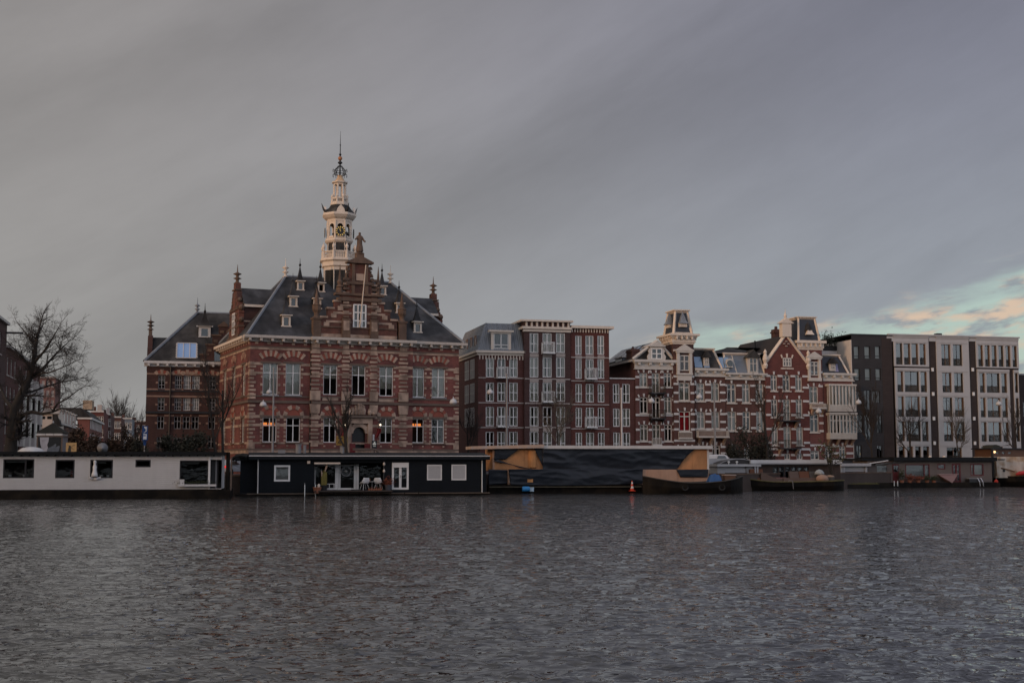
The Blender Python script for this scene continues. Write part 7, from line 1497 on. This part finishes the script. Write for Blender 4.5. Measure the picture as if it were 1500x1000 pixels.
t = on_barge('storage_basket', 'grey basket with tan cushion right of the bean bag', 'basket', 1215.5, -.7); MB().lathe([(.42, 0), (.5, .5)], (0, 0, 0), 14).build('basket', MATS['grey_cushion'], t); MB().lathe([(.46, .5), (.4, .62), (.1, .68)], (0, 0, 0), 14).build('cushion', mat('tan', (.30, .20, .14)), t)
t = put('jerrycan', 'pale yellow jerrycan on the bow of the barge', 'jerrycan', BF_, 1091, 701.5, -.8); m = MB(); m.prism([(-.18, 0), (.18, 0), (.18, .42), (.08, .5), (-.18, .5)], 'y', -.1, .1); m.build('can', mat('cream_can', (.50, .44, .24)), t); MB().tube((.1, 0, .48), (.1, 0, .56), .04).build('cap', BLACKM, t)
t = put('potted_ball_tree', 'small ball-shaped clipped tree before the pale cabin', 'potted plant', BF_, 1093, 700, .6); MB().tube((0, 0, 0), (0, 0, 1.15), .03).build('trunk', MOULD, t); m = MB(); leaves(m, (0, 0, 1.3), 200, .11, .11, .1, .05); m.build('crown', LEAF, t, fix=False)
t = put('mooring_hook', 'pale curved ladder rail on the barge side', 'ladder', BF_, 1158, 716, -1.75); MB().path([(-.3, .05, .7), (-.1, -.05, .85), (.2, -.08, .8), (.25, -.1, .2), (.28, -.1, 0)], .03, 6).build('rail', GREYM, t)
# ---- small grey cabin and the grey-brown houseboat
EF = boatF(1231, 714.8, 18); Ue = lambda px, v: EF.u(px, 690, v); eb = thing_fr('boat_shed', 'small pale grey boat shed with open dark front between the barge and the grey houseboat', 'boat shed', EF)
a, b = Ue(1231, .6), Ue(1275, .6); m = MB(); m.box(a, b, .4, 4, EF.z(1250, 682.5, .5), EF.z(1250, 678.3, .5)); m.build('roof', GREYC, eb)
m = MB(); m.box(a+.1, b-.3, .9, .98, EF.z(1250, 690.5, .9), EF.z(1250, 682.5, .9)); m.build('front_panel', GREYC, eb)
for px in (1232.5, 1236, 1268.5): u = Ue(px, .8); MB().box(u-.12, u+.12, .7, .85, .4, EF.z(px, 682.6, .8)).build('post', GREYC, eb)
m = MB(); m.box(a+.1, b-.3, 3.6, 3.7, .3, 3); m.box(a+.1, b-.3, .6, 3.7, .2, .45); m.build('back_wall', BLACKM, eb); MB().box(Ue(1240, 1.2), Ue(1242.5, 1.2), 1.2, 1.3, EF.z(1241, 698, 1.2), EF.z(1241, 692, 1.2)).build('pale_slat', WHITE, eb)
MB().box(a-.3, b+.5, .3, 4, -.4, .4).build('pontoon', HULL, eb)
t = put('grass_planter', 'mossy low planter edge along the front of the boat shed', 'planter', EF, 1253, 709, -.4); m = MB(); m.box(-2.2, 2.9, -.2, .6, -.45, .0); m.build('trough', BH, t); m = MB(); 
for i in range(900): x, y = rp.uniform(-2.2, 2.9), rp.uniform(-.2, .6); h = rp.uniform(.06, .22); m.add([(x, y, 0), (x+.03, y, 0), (x+rp.uniform(-.05, .05), y, h)], [(0, 1, 2)])
m.build('grass', mat('dull_grass', (.12, .11, .035), var=.3), t, fix=False)
HF = boatF(1262, 714.3, 17.5); Uh = lambda px, v: HF.u(px, 690, v); hb2 = thing_fr('houseboat', 'grey-brown rendered houseboat with dark red frames and black flat roof', 'houseboat', HF)
V = 1.0; zb, zt = .55, HF.z(1370, 675, V); hh_ = [HF.H(a, b, c, d, V) for a, b, c, d in ((1283.5, 1300, 680.5, 692), (1326, 1362, 679.5, 699), (1373, 1384.8, 679, 687.3), (1394.5, 1407.5, 678.5, 706), (1421.5, 1441, 678.8, 696.5))]
u0, u1 = Uh(1271, V), Uh(1453, V); m = MB(); wall(m, u0, u1, zb, zt, hh_, V, .15); m.poly([(u0, V, zb), (u0, V+5.5, zb), (u0, V+5.5, zt), (u0, V, zt)]); m.poly([(u1, V, zb), (u1, V+5.5, zb), (u1, V+5.5, zt), (u1, V, zt)]); m.poly([(u0, V+5.5, zb), (u1, V+5.5, zb), (u1, V+5.5, zt), (u0, V+5.5, zt)]); m.build('wall', GREYSIDE, hb2)
win(hb2, hh_[0], xs=(), zs=(), v=V+.05, fr=GREYSIDE, cur=BLIND); win(hb2, hh_[1], xs=(.78,), zs=(), v=V+.05, fr=REDF, cur=BLIND, fw=.11); win(hb2, hh_[2], xs=(), zs=(), v=V+.05, fr=REDF, fw=.13, gl=GLASSD); win(hb2, hh_[3], xs=(.5,), zs=(), v=V+.05, fr=REDF, fw=.2, name='door', gl=GLASSD); win(hb2, hh_[4], xs=(.26,), zs=(), v=V+.05, fr=REDF, fw=.13, cur=CURT, partial=None)
rdoor = HF.H(1307.5, 1316.5, 679, 706, V); d = MB().box(rdoor[0], rdoor[1], V-.06, V-.003, zb, rdoor[3]).build('door', REDF, hb2); MB().box(rdoor[0]+.1, rdoor[1]-.1, V-.08, V-.06, zb+1.2, rdoor[3]-.2).build('pane', GLASSD, d)
m = MB(); m.box(Uh(1306, V), u1+.4, V-.5, V+6, zt, HF.z(1380, 669.3, V-.5)); m.box(Uh(1262, V), Uh(1306, V), V-.2, V+6, zt+.05, zt+.3); m.build('roof', FELT, hb2)
MB().box(u0-.4, u1+.3, .0, V+6, -.5, zb).build('hull', HULL, hb2)
for a, b, c in ((1262, 1300, 0), (1285, 1326, .5)):
    p0, p1 = (Uh(a, .6), .4+c, HF.z(a, 680.5, .6)), (Uh(b, .6), .4+c, HF.z(b, 674.3, .6)); m = MB(); m.path([p0, p1], .06, 4); m.build('awning_bar', GREYW, hb2)
m = MB(); m.add([(Uh(1262, .6), .5, HF.z(1262, 680.3, .6)), (Uh(1322, .6), .5, HF.z(1322, 675, .6)), (Uh(1322, .6), 2, HF.z(1322, 674.2, .6)), (Uh(1262, .6), 2, HF.z(1262, 678, .6))], [(0, 1, 2, 3)]); m.build('awning_cloth', mat('brown_awning', (.11, .055, .035)), hb2)
def on_h(name, label, cat, px, py, v, group=None, rz=0): return put(name, label, cat, HF, px, py, v, group, rz)
t = on_h('covered_rowboat', 'upturned pale pink covered dinghy before the red door', 'dinghy', 1389.5, 707, .2); m = MB(); m.add([(-1.35, 0, .95), (1.3, 0, .98), (.25, -.35, .0), (-.1, .5, .1), (-1.1, .6, .95), (1.1, .6, .98)], [(0, 1, 2), (0, 2, 3, 4), (1, 5, 3, 2), (0, 4, 5, 1), (4, 3, 5)]); m.build('cover', mat('dusty_pink', (.22, .135, .125), var=.1), t); MB().path([(-1.4, -.02, .97), (0, -.05, .99), (1.35, -.02, 1.0)], .04, 5).build('rim', mat('pink_rim', (.30, .21, .20)), t)
for i, (px, w, h, lb, mm) in enumerate(((1321, .35, 1.2, 'tall dark evergreen shrub beside the red door', LEAF), (1333, .5, .55, 'low brownish shrub under the big window', MATS['rust_leaf']), (1345, .5, .4, 'low reddish flowering shrub under the big window, middle', MATS['rust_leaf']), (1358, .55, .45, 'low dark green shrub under the right of the big window', LEAF), (1368, .4, .4, 'small dark green shrub next to the pink covered dinghy', LEAF))):
    t = on_h('deck_shrub', lb, 'shrub', px, 707, .4, 'shrubs on the grey houseboat deck'); MB().lathe([(.2, 0), (.26, .3)], (0, 0, 0), 10).build('pot', POTM, t); m = MB(); leaves(m, (0, 0, .3+h*.5), 300, w*.5, .2, h*.3, .08); m.build('foliage', mm, t, fix=False)
t = on_h('storage_box', 'black plastic storage box on the grey houseboat deck', 'box', 1425.5, 708, .4); MB().box(-.75, .75, -.35, .35, 0, .55).build('box', BLACKM, t); MB().box(-.78, .78, -.38, .38, .55, .63).build('lid', GREYM, t)
for px, lb in ((1312.5, 'white ladder rails at the left of the grey houseboat deck'), (1437, 'bent chrome ladder rails at the right of the grey houseboat deck')):
    t = on_h('swim_ladder', lb, 'ladder', px, 711.5, -.1)
    for x in (-.22, .22): MB().path([(x-.5, .4, .75), (x-.1, .1, .85), (x, -.05, .5), (x+.06, -.08, 0)] if px > 1400 else [(x+.06, .1, .5), (x, 0, .55), (x-.03, -.05, 0)], .05, 6).build('rail', MATS['chrome'] if px > 1400 else WHITE, t)
t = on_h('buoy', 'small red mooring buoy hanging between the grey houseboat and the ship', 'buoy', 1459.5, 708, .2); MB().lathe([(.03, -.24), (.2, -.12), (.24, .05), (.15, .22), (.04, .3)], (0, 0, .2), 12).build('float', mat('buoy_red', (.33, .03, .02)), t, smooth=True); MB().tube((0, 0, .48), (0, 0, .9), .02).build('rope', GREYM, t)
for px, lb in ((1362.5, 'white dome lamp on the black flat roof, left one'), (1383, 'white dome lamp on the black flat roof, right one')): t = on_h('roof_lamp', lb, 'lamp', px, 669.8, 1.2, 'lamps on the grey houseboat roof'); MB().lathe([(.2, 0), (.18, .12), (.05, .2)], (0, 0, 0), 10).build('dome', CREAM, t); MB().box(-.25, .25, -.05, .05, -.05, 0).build('base', BLACKM, t)
# ---- the rusty white ship at the right edge
SF = boatF(1460, 712.5, 14); sh = thing_fr('ship', 'old white ship with rust-streaked bow, black lower hull and brown wheelhouse', 'ship', SF)
Us = lambda px, v=0: SF.u(px, 690, v); L_ = Us(1600)
RUSTW = mat('rusty_white_paint', (.45, .40, .34), rough=.7, var=.2, scale=.9, streak=.3, tint=(.30, .20, .12))
m = MB(); zl = SF.z(1480, 697); 
mb, rim = hullmesh(L_, 6.5, lambda t: zl+.0*t, bow=.5); mb.build('hull', BH, sh)
m = MB(); z1 = SF.z(1480, 676); ub = Us(1464); m.prism([(ub, zl-.2), (L_, zl-.2), (L_, z1), (Us(1478), z1), (Us(1470), SF.z(1470, 669)), (ub, SF.z(1464, 675))], 'y', .6, 5.9); m.prism([(Us(1466), z1-.02), (L_, z1-.02), (L_, SF.z(1480, 668.5)), (Us(1466), SF.z(1470, 668.5))], 'y', 1.2, 5.3); bw = m.build('bulwark', RUSTW, sh)
m = MB(); m.path([(Us(1471), .52, SF.z(1471, 685)), (Us(1480), .5, SF.z(1480, 687.3)), (Us(1490), .5, SF.z(1490, 690))], .07, 6); m.path([(Us(1464.5), .6, zl), (Us(1463.5), .6, SF.z(1464, 675))], .09, 6); m.build('rubbing_strake', mat('rust_strake', (.16, .10, .06)), sh)
m = MB(); [m.lathe([(.14, 0), (.14, .05)], (0, 0, 0), 12) for _ in (0,)]; o = m.build('hawse_hole', BLACKM, sh, loc=(Us(1475), .56, SF.z(1475, 689))); o.rotation_euler = (R_(90), 0, 0)
m = MB(); a, b = Us(1466), L_; z0, z1 = SF.z(1480, 668.4), SF.z(1480, 657.5); whs = [(Us(p), Us(p+6.2), z0+.25, z1-.25) for p in (1471, 1480, 1489)]; wall(m, a, b, z0, z1, whs, 1.6, .15); m.poly([(a, 1.6, z0), (a, 5, z0), (a, 5, z1), (a, 1.6, z1)]); m.poly([(a, 5, z0), (b, 5, z0), (b, 5, z1), (a, 5, z1)]); m.build('wheelhouse', mat('varnished_brown', (.09, .045, .026), rough=.5, var=.2), sh)
for h in whs: win(sh, h, xs=(), zs=(), v=1.65, fr=MATS['varnished_brown'], gl=GLASSD)
MB().box(a-.3, b, 1.3, 5.3, z1, z1+.14).build('wheelhouse_roof', BLACKM, sh); m = MB(); m.prism([(Us(1470), z1+.14), (Us(1483), z1+.14), (Us(1481), z1+.42), (Us(1476), z1+.55), (Us(1471), z1+.45)], 'y', 2, 4); m.build('deck_canvas', mat('canvas_green', (.03, .032, .026), var=.2), sh)
m = MB(); u = Us(1461.5); m.tube((u, .9, zl-.2), (u, .9, SF.z(1461, 656)), .14); m.build('bow_post', BLACKM, sh)
MB().lathe([(.03, -.14), (.13, -.08), (.15, 0), (.1, .12)], (0, 0, 0), 10).build('deck_lamp', mat('lit_warm_lamp', (1, .75, .4), emit=(1, .62, .28, 1.2)), sh, loc=(Us(1466.8), 1.2, SF.z(1467, 661.5)))
m = MB(); [m.box(Us(p), Us(p)+.28, .55, .6, SF.z(1470, 673.5), SF.z(1470, 672)) for p in (1467, 1470.5, 1474)]; m.build('scupper', BLACKM, sh)
t = put('rubber_boat', 'red inflatable dinghy against the ship hull at the right edge', 'dinghy', SF, 1500, 696, -.6); m = MB(); m.path([(-.9, 0, .1), (-.6, -.1, .22), (0, -.15, .3), (1.2, -.15, .3), (2, -.1, .28)], [.06, .22, .28, .28, .2], 10); m.build('tube', mat('dinghy_red', (.36, .02, .025), rough=.45), t, smooth=True); m = MB(); m.path([(-.6, .6, .1), (0, .75, .26), (1.4, .75, .26)], [.1, .24, .24], 10); m.build('far_tube', MATS['dinghy_red'], t, smooth=True)
# ================================================================ BARE TREES
BARK = mat('bark', (.026, .022, .019), rough=.95, var=.3, scale=3, streak=.2)
TWIG = mat('twigs', (.036, .030, .026), rough=.95, var=.2)
TWIGR = mat('reddish_twigs', (.036, .027, .021), rough=.95, var=.25)
class Tree:
    def __init__(s, seed): s.r = random.Random(seed); s.tr = MB(); s.cr = MB()
    def grow(s, p, d, ln, rad, lev, maxlev, up=.18, kids=(4, 6), wob=.22, ratio=(.5, .72), ang=(.45, 1.0), trunklev=1):
        r = s.r; n = 4 if lev <= 2 else 3 if lev < maxlev else 2; pts = [Vector(p)]; d = Vector(d).normalized(); dirs = [d]
        for i in range(n):
            d = (d+Vector((r.gauss(0, wob), r.gauss(0, wob), r.gauss(0, wob)+up))*.5).normalized(); pts.append(pts[-1]+d*ln/n); dirs.append(d)
        end = rad*.5 if lev < maxlev else rad*.35
        (s.tr if lev <= trunklev else s.cr).path(pts, [rad+(end-rad)*i/n for i in range(n+1)], (8, 7, 5, 4, 3, 3, 3)[min(lev, 6)], cap=False)
        if lev >= maxlev: return
        k = r.randint(*kids)
        for j in range(k):
            t = .3+.7*(j+r.random()*.7)/k if lev else .35+.65*(j+r.random()*.6)/k
            t = min(t, .999); i = int(t*n); q = pts[i].lerp(pts[i+1], t*n-i); dd = dirs[i]
            ax = dd.orthogonal().normalized(); ax.rotate(__import__('mathutils').Quaternion(dd, r.uniform(0, 6.283))); a = r.uniform(*ang)
            s.grow(q, dd*math.cos(a)+ax*math.sin(a), ln*r.uniform(*ratio)*(1.15-.45*t), max(rad*(.62-.25*t), .0065), lev+1, maxlev, up, kids, wob, ratio, ang, trunklev)
        if lev > 0: s.grow(pts[-1], dirs[-1], ln*.6, end, lev+1, maxlev, up, kids, wob, ratio, ang, trunklev)
    def limb(s, pts, r0, r1, maxlev, dens=1.0, tl=2.2, up=.12, kids=(3, 5)):
        r = s.r; n = len(pts); rs = [r0+(r1-r0)*(i/(n-1))**.8 for i in range(n)]; s.tr.path(pts, rs, 8, cap=False)
        for i in range(n-1):
            a, b = Vector(pts[i]), Vector(pts[i+1]); ln = (b-a).length
            if i == 0 and r0 > .3: continue
            for j in range(max(1, int(ln*dens))):
                t = r.random(); q = a.lerp(b, t); d = (b-a).normalized(); ax = Vector((r.gauss(0, 1), r.gauss(0, 1), r.gauss(0, 1)+.4)).normalized()
                s.grow(q, d*.45+ax, tl*r.uniform(.6, 1.2)*(1-.35*i/n), max(.018, rs[i]*.32), 2, maxlev, up, kids)
        s.grow(pts[-1], Vector(pts[-1])-Vector(pts[-2]), tl, r1, 2, maxlev, up, kids)
    def done(s, name, label, cat, base, group=None, tw=TWIG):
        t = thing(name, label, cat, base, 0, group); off = Vector(base)
        for m in (s.tr, s.cr): m.v = [(x-off.x, y-off.y, zz-off.z) for x, y, zz in m.v]
        s.tr.build('trunk', BARK, t, smooth=True, fix=False); s.cr.build('crown', tw, t, smooth=False, fix=False); return t
YB = 113.5; rt_ = random.Random(4)
def pp_(l, y0=YB, dep=0.): return [tuple(wpt(px, py, y0+dep*i/len(l))) for i, (px, py) in enumerate(l)]
T = Tree(1)
T.limb(pp_([(13, 679), (16, 650), (19, 620), (22, 598), (31, 577), (42, 556), (49, 532), (52, 508), (55, 492), (58, 480)]), .66, .08, 5, 2.4, 1.35, .08, (4, 5))
for pts, r0, r1, dep in (([(20, 622), (33, 608), (47, 603), (62, 606), (77, 603), (84, 591), (98, 584), (116, 570)], .30, .05, -3), ([(78, 603), (90, 598), (104, 600), (119, 592)], .10, .03, -2), ([(42, 556), (58, 545), (73, 528), (88, 512), (101, 500)], .24, .05, 4), ([(50, 531), (64, 515), (76, 497), (86, 479)], .18, .04, -4),
                         ([(21, 600), (9, 586), (3, 572), (-5, 548)], .30, .06, 3), ([(46, 542), (36, 527), (24, 514), (10, 500)], .16, .04, -3), ([(52, 508), (43, 494), (32, 481), (24, 470)], .12, .03, 4), ([(31, 577), (48, 573), (68, 566), (88, 560), (110, 556)], .17, .04, 5), ([(55, 487), (64, 474), (74, 466)], .08, .02, 2), ([(56, 548), (74, 545), (94, 537), (113, 528)], .12, .03, -5)):
    T.limb(pp_(pts, YB, dep), r0*.8, r1*.7, 5, 1.8, 1.3, .05, (3, 4))
NODES = [(42, 556, .1), (49, 532, .1), (52, 508, .08), (55, 492, .07), (60, 545, .09), (75, 528, .07), (65, 515, .08), (62, 606, .09), (84, 591, .07), (68, 566, .08), (31, 577, .12), (78, 603, .08), (90, 560, .05), (88, 512, .05), (36, 527, .07)]
for i in range(26):
    a = rt_.uniform(0, 6.283); q = math.sqrt(rt_.uniform(.15, 1)); tx, ty = 70+50*q*math.cos(a), 527+60*q*math.sin(a)
    if ty > 590 and tx < 45: continue
    n = min(NODES, key=lambda n: (n[0]-tx)**2+(n[1]-ty)**2+rt_.uniform(0, 900)); d = rt_.uniform(-5, 5); y = rt_.uniform(-1, 1)
    pts = [tuple(wpt(n[0]+(tx-n[0])*k+rt_.uniform(-3, 3)*(0 < k < 1), n[1]+(ty-n[1])*k-6*math.sin(k*3.14), YB+y+d*k)) for k in (0, .35, .7, 1)]
    T.limb(pts, n[2]*.7, .018, 5, 1.5, 1.2, .03, (3, 4))
b = wpt(13, 679, YB); T.done('bare_tree', 'large old bare tree with a thick leaning trunk at the left edge', 'tree', (b.x, b.y, GZ))
def street_tree(label, px, Y, ytop, hw, seed, rad=.16, lev=4, kids=(5, 7), tw=TWIG, up=.25, first=None, multi=1, ang=(.35, .8), group='bare street trees'):
    T = Tree(seed); b = wpt(px, 670, Y); b.z = GZ; H = wpt(px, ytop, Y).z-GZ
    for i in range(multi): T.grow(b+Vector((i*.3-.15*(multi-1), i*.2, 0)), (rt_.uniform(-.06, .06)+(i-(multi-1)/2)*.22, 0, 1), H*.60, rad, 0, lev, up, kids, .12, (.40, .58), ang, 0)
    return T.done('bare_tree', label, 'tree', tuple(b), group, tw)
street_tree('slim bare tree in front of the dark brick wing left of the town hall', 322, 121.5, 488, 35, 11, .15, 4, (4, 6), multi=2)
street_tree('small bare tree right in front of the town hall entrance', 510, 124.5, 552, 25, 12, .21, 4, (5, 6), ang=(.3, .65))
street_tree('thin bare tree before the tall dark brick apartment house', 818, 134, 552, 28, 13, .12, 4, (5, 7), tw=mat('pale_twigs', (.085, .070, .055), var=.2))
street_tree('tall bare tree before the bright red gable house', 1124, 152, 516, 45, 14, .22, 5, (3, 5), tw=TWIGR, multi=1)
street_tree('bare tree before the black brick block', 1279, 159, 545, 28, 15, .14, 4, (5, 7), tw=TWIGR)
street_tree('bare tree before the left section of the pale block', 1336, 161, 566, 32, 16, .15, 4, (5, 6), ang=(.5, .95))
street_tree('bare tree with bark-brown trunk before the middle of the pale block', 1407, 163, 578, 30, 17, .12, 4, (5, 6), ang=(.5, .95), tw=mat('pale_twigs'  , (.085, .070, .055)))
street_tree('bare tree at the right end of the pale block', 1488, 162, 572, 16, 18, .14, 4, (4, 6))
street_tree('thin dark bare tree in the gap between town hall and brick apartments', 688, 147, 572, 18, 19, .12, 4, (5, 7))
street_tree('bare tree crown rising behind the blue mansard house', 1045, 196, 500, 25, 20, .2, 4, (5, 6), tw=TWIGR, ang=(.5, 1.0))
street_tree('far conical bare tree behind the street roofs', 172, 420, 566, 20, 21, .28, 3, (13, 15), ang=(.5, .75), up=.15)
street_tree('far spreading bare tree behind the street roofs, right of the conical one', 197, 430, 588, 20, 22, .26, 4, (6, 8))
# shrubs: dense bare or leafy bushes
SHB = mat('bush_leaf_dark', (.022, .021, .013), var=.4, scale=3, fine=.3); SHR = mat('bush_leaf_brown', (.050, .030, .018), var=.4, scale=2, fine=.3)
def bush(label, px, py0, py1, Y, hw, seed, lm, n=1500, group=None, ls=.16, twn=26):
    r = random.Random(seed); b = wpt(px, 670, Y); zt = wpt(px, py0, Y).z; b.z = GZ; H = zt-GZ; w = hw/FPX*Y
    t = thing('shrub', label, 'shrub', tuple(b), 0, group); m = MB()
    for i in range(twn):
        a = r.uniform(0, 6.28); s_ = r.uniform(.1, .95); e = Vector((math.cos(a)*w*s_, math.sin(a)*w*.6*s_, H*r.uniform(.55, 1.02)*(1-.35*s_**2))); m.path([(e.x*.15, e.y*.15, 0), (e.x*.5, e.y*.5, e.z*.6), tuple(e)], [.05, .03, .01], 4, cap=False)
        for k in range(5): q = e*r.uniform(.5, 1); f = q+Vector((r.gauss(0, .5), r.gauss(0, .4), r.uniform(.1, .7))); m.path([tuple(q), tuple(f)], [.02, .008], 3, cap=False)
    m.build('stems', BARK, t, fix=False); m = MB()
    cl_ = [(r.uniform(-.85, .85), r.uniform(-.6, .6), r.uniform(.1, .95)) for _ in range(26)]
    for i in range(n):
        c = r.choice(cl_); k = math.sqrt(max(.05, 1-c[0]**2*.75)); p = Vector((c[0]*w+r.gauss(0, w*.14), c[1]*w*.7+r.gauss(0, w*.12), max(.05, c[2]*H*k+r.gauss(0, H*.10)))); a = Vector((r.gauss(0, 1), r.gauss(0, 1), r.gauss(0, 1))).normalized()*ls*r.uniform(.5, 1.3); q = a.orthogonal().normalized()*ls*.55; m.add([p-a, p+q, p+a, p-q], [(0, 1, 2, 3)])
    m.build('foliage', lm, t, fix=False)
for i, (px, py, hw, Y, lm, lb) in enumerate(((112, 628, 22, 135, SHR, 'brown leafless bush left of the orange end wall'), (150, 633, 24, 150, SHR, 'wide rusty brown bush below the far terrace'), (182, 630, 22, 165, SHR, 'rusty brown bush below the two far bare trees'), (204, 641, 14, 128, SHB, 'dark bush left of the blue sign pole'), (238, 640, 26, 122, SHB, 'dark low bush at the left foot of the brick wing'), (284, 634, 28, 121, SHB, 'dark bush at the middle foot of the brick wing'), (1105, 626, 34, 153, SHB, 'large dark evergreen bush before the brown house'), (1075, 648, 14, 151, SHB, 'small dark bush beside the lamp pole'))):
    bush(lb, px, py, 670, Y, hw, 40+i, lm, 2600 if hw > 20 else 900, 'bushes along the quay')
# leafy sprig plant standing on the brick-clad houseboat's roof edge
t = put('leafy_plant', 'spindly plant with sparse yellowing leaves in front of the white glazed bays', 'plant', GF_, 1217, 690, -.2); r = random.Random(9); m = MB(); lf = MB()
for i in range(15):
    e = Vector((r.uniform(-1.9, 1.9), r.uniform(-.4, .4), r.uniform(.9, 3.3))); k = Vector((e.x*.35, 0, e.z*.7)); m.path([(0, 0, -.6), tuple(k), tuple(e)], [.035, .025, .008], 4, cap=False)
    for j in range(16): q = k.lerp(e, r.random()); a = Vector((r.gauss(0, 1), r.gauss(0, 1), r.gauss(0, .5))).normalized()*.17; s_ = a.orthogonal().normalized()*.07; q = q+a*.8; lf.add([q-a, q+s_, q+a, q-s_], [(0, 1, 2, 3)])
m.build('stems', BARK, t, fix=False); lf.build('leaves', mat('yellowing_leaf', (.060, .052, .020), var=.5, scale=5, fine=.3), t, fix=False)
# ================================================================ STREET LAMPS HUNG ON WIRES, AND THEIR POLES
PAINT = mat('lamp_white', (.42, .42, .42), rough=.35)
def pole(label, px, Y, ytop, m=GREYM, r=.11):
    b = wpt(px, 670, Y); H = wpt(px, ytop, Y).z-GZ; t = thing('lamp_pole', label, 'pole', (b.x, b.y, GZ), 0, 'lamp poles along the quay'); MB().path([(0, 0, 0), (0, 0, 1.2), (0, 0, 1.25), (0, 0, H)], [r*1.5, r*1.4, r, r*.6], 10).build('shaft', m, t, smooth=False); MB().lathe([(r*.9, 0), (r*.9, .1), (.02, .2)], (0, 0, H), 8).build('cap', m, t); return b, H
def hang(label, px, py, Y, wires, size=.78):
    p = wpt(px, py, Y); t = thing('hanging_street_lamp', label, 'street lamp', tuple(p), 0, 'bell-shaped lamps hung over the quay road'); s_ = .46*size
    MB().lathe([(s_, -.30*size), (s_*1.02, -.22*size), (s_*.93, -.05*size), (s_*.72, .14*size), (s_*.35, .25*size), (s_*.15, .28*size), (s_*.13, .42*size), (.04, .5*size)], (0, 0, 0), 16).build('shade', PAINT, t, smooth=True); MB().lathe([(s_*.9, -.33*size), (s_*.5, -.42*size), (.05, -.46*size)], (0, 0, 0), 14).build('lens', mat('lamp_lens', (.35, .36, .37), rough=.3), t, smooth=True)
    for w in wires:
        e = wpt(*w)-p; mid = e*.5+Vector((0, 0, .25-.3)); MB().path([(0, 0, .6*size), tuple(mid+Vector((0, 0, .3))), tuple(e)], .012, 3, cap=False).build('span_wire', BLACKM, t)
pole('grey lamp pole before the left windows of the town hall', 399, 121, 541)
pole('tall grey lamp pole before the brick house with zinc roof', 742.5, 139, 549, GREYM, .15)
pole('pale pole before the low dark brick house', 911, 146, 570, GREYW, .13)
pole('dark tapering lamp pole before the blue mansard house', 1047.5, 147, 561, GREYM, .13)
hang('white lamp hung beside the pole before the town hall, higher of the two', 394.5, 573, 121.5, [(399, 545, 121)], .6)
hang('white lamp hung before the left corner of the town hall, lower of the two', 385.5, 591, 118, [(399, 548, 121), (330, 588, 135)], .7)
hang('white lamp hung at the right corner of the town hall', 664, 587, 124, [(671, 560, 140), (600, 560, 138)])
hang('white lamp hung before the brick house with zinc mansard', 718, 573, 137, [(742, 553, 139), (700, 545, 152)])
hang('white lamp hung before the red house with iron balconies', 954.5, 586, 143, [(911, 573, 146), (990, 560, 159)])
hang('white lamp hung before the brown house with blue mansard', 1024.5, 580, 144, [(1047, 564, 147), (1000, 560, 160)])
hang('white lamp hung before the small white balcony of the turret house', 1199, 601, 148, [(1190, 575, 164), (1160, 585, 163)])
hang('white lamp hung before the black brick block', 1257.5, 588, 154, [(1250, 560, 168), (1290, 570, 168)])
hang('white lamp hung before the right section of the pale block', 1463, 590, 158, [(1480, 570, 180), (1430, 575, 176)])
# ================================================================ PARKED CARS (mostly hidden behind the boats)
def car(label, px, Y, rz, col, kind='car'):
    b = wpt(px, 680, Y); t = thing('parked_car', label, 'car', (b.x, b.y, GZ), rz, 'cars parked on the quay'); P = mat('car_paint_'+label.split()[0], col, rough=.3, var=.04, spec=.6)
    if kind == 'van': side = [(-2.5, .35), (2.4, .35), (2.5, .95), (2.1, 1.15), (1.5, 1.95), (1.2, 2.05), (-2.3, 2.05), (-2.5, 1.8)]
    else: side = [(-2.1, .35), (2.1, .35), (2.15, .75), (1.3, .92), (.6, 1.42), (-.9, 1.45), (-1.7, 1.05), (-2.12, .95)]
    m = MB(); n = len(side); w = .85; vs = [(x, -w*(1 if zz < 1 else .86), zz) for x, zz in side]+[(x, w*(1 if zz < 1 else .86), zz) for x, zz in side]; m.add(vs, [tuple(range(n)), tuple(range(2*n-1, n-1, -1))]+[(i, (i+1) % n, (i+1) % n+n, i+n) for i in range(n)])
    o = m.build('body', P, t); bv = o.modifiers.new('bevel', 'BEVEL'); bv.width = .06; bv.segments = 2
    zt = max(zz for x, zz in side); g = MB(); x0, x1 = (-1.0, .75) if kind != 'van' else (.4, 1.5)
    for s_ in (-1, 1): g.add([(x0-.3, s_*.83, 1.0), (x1+.25, s_*.83, 1.0), (x1-.25, s_*.75, zt-.12), (x0, s_*.75, zt-.12)], [(0, 1, 2, 3)])
    g.build('window', GLASSD, t, fix=False)
    for x in (-1.35, 1.35):
        for s_ in (-1, 1): q = MB().lathe([(.12, -.1), (.31, -.1), (.33, 0), (.31, .1), (.12, .1)], (0, 0, 0), 16).build('wheel', MATS['rubber'], t, loc=(x, s_*.78, .33)); q.rotation_euler = (R_(90), 0, 0)
    for s_ in (-1, 1): MB().box(side[0][0]-.04, side[0][0]+.03, s_*.62-.14, s_*.62+.14, .72, .9).build('tail_light', mat('lit_tail_light', (.6, .02, .02), emit=(1, .02, .02, .5)), t); MB().box(2.08, 2.18, s_*.6-.15, s_*.6+.15, .6, .75).build('headlight', GREYW, t)
car('silver car with red tail light glowing in the gap between the white and black boats', 336, 118, 78, (.30, .31, .32))
car('white van parked behind the pale grey cabin', 1043, 141.5, 12, (.55, .56, .58), 'van')
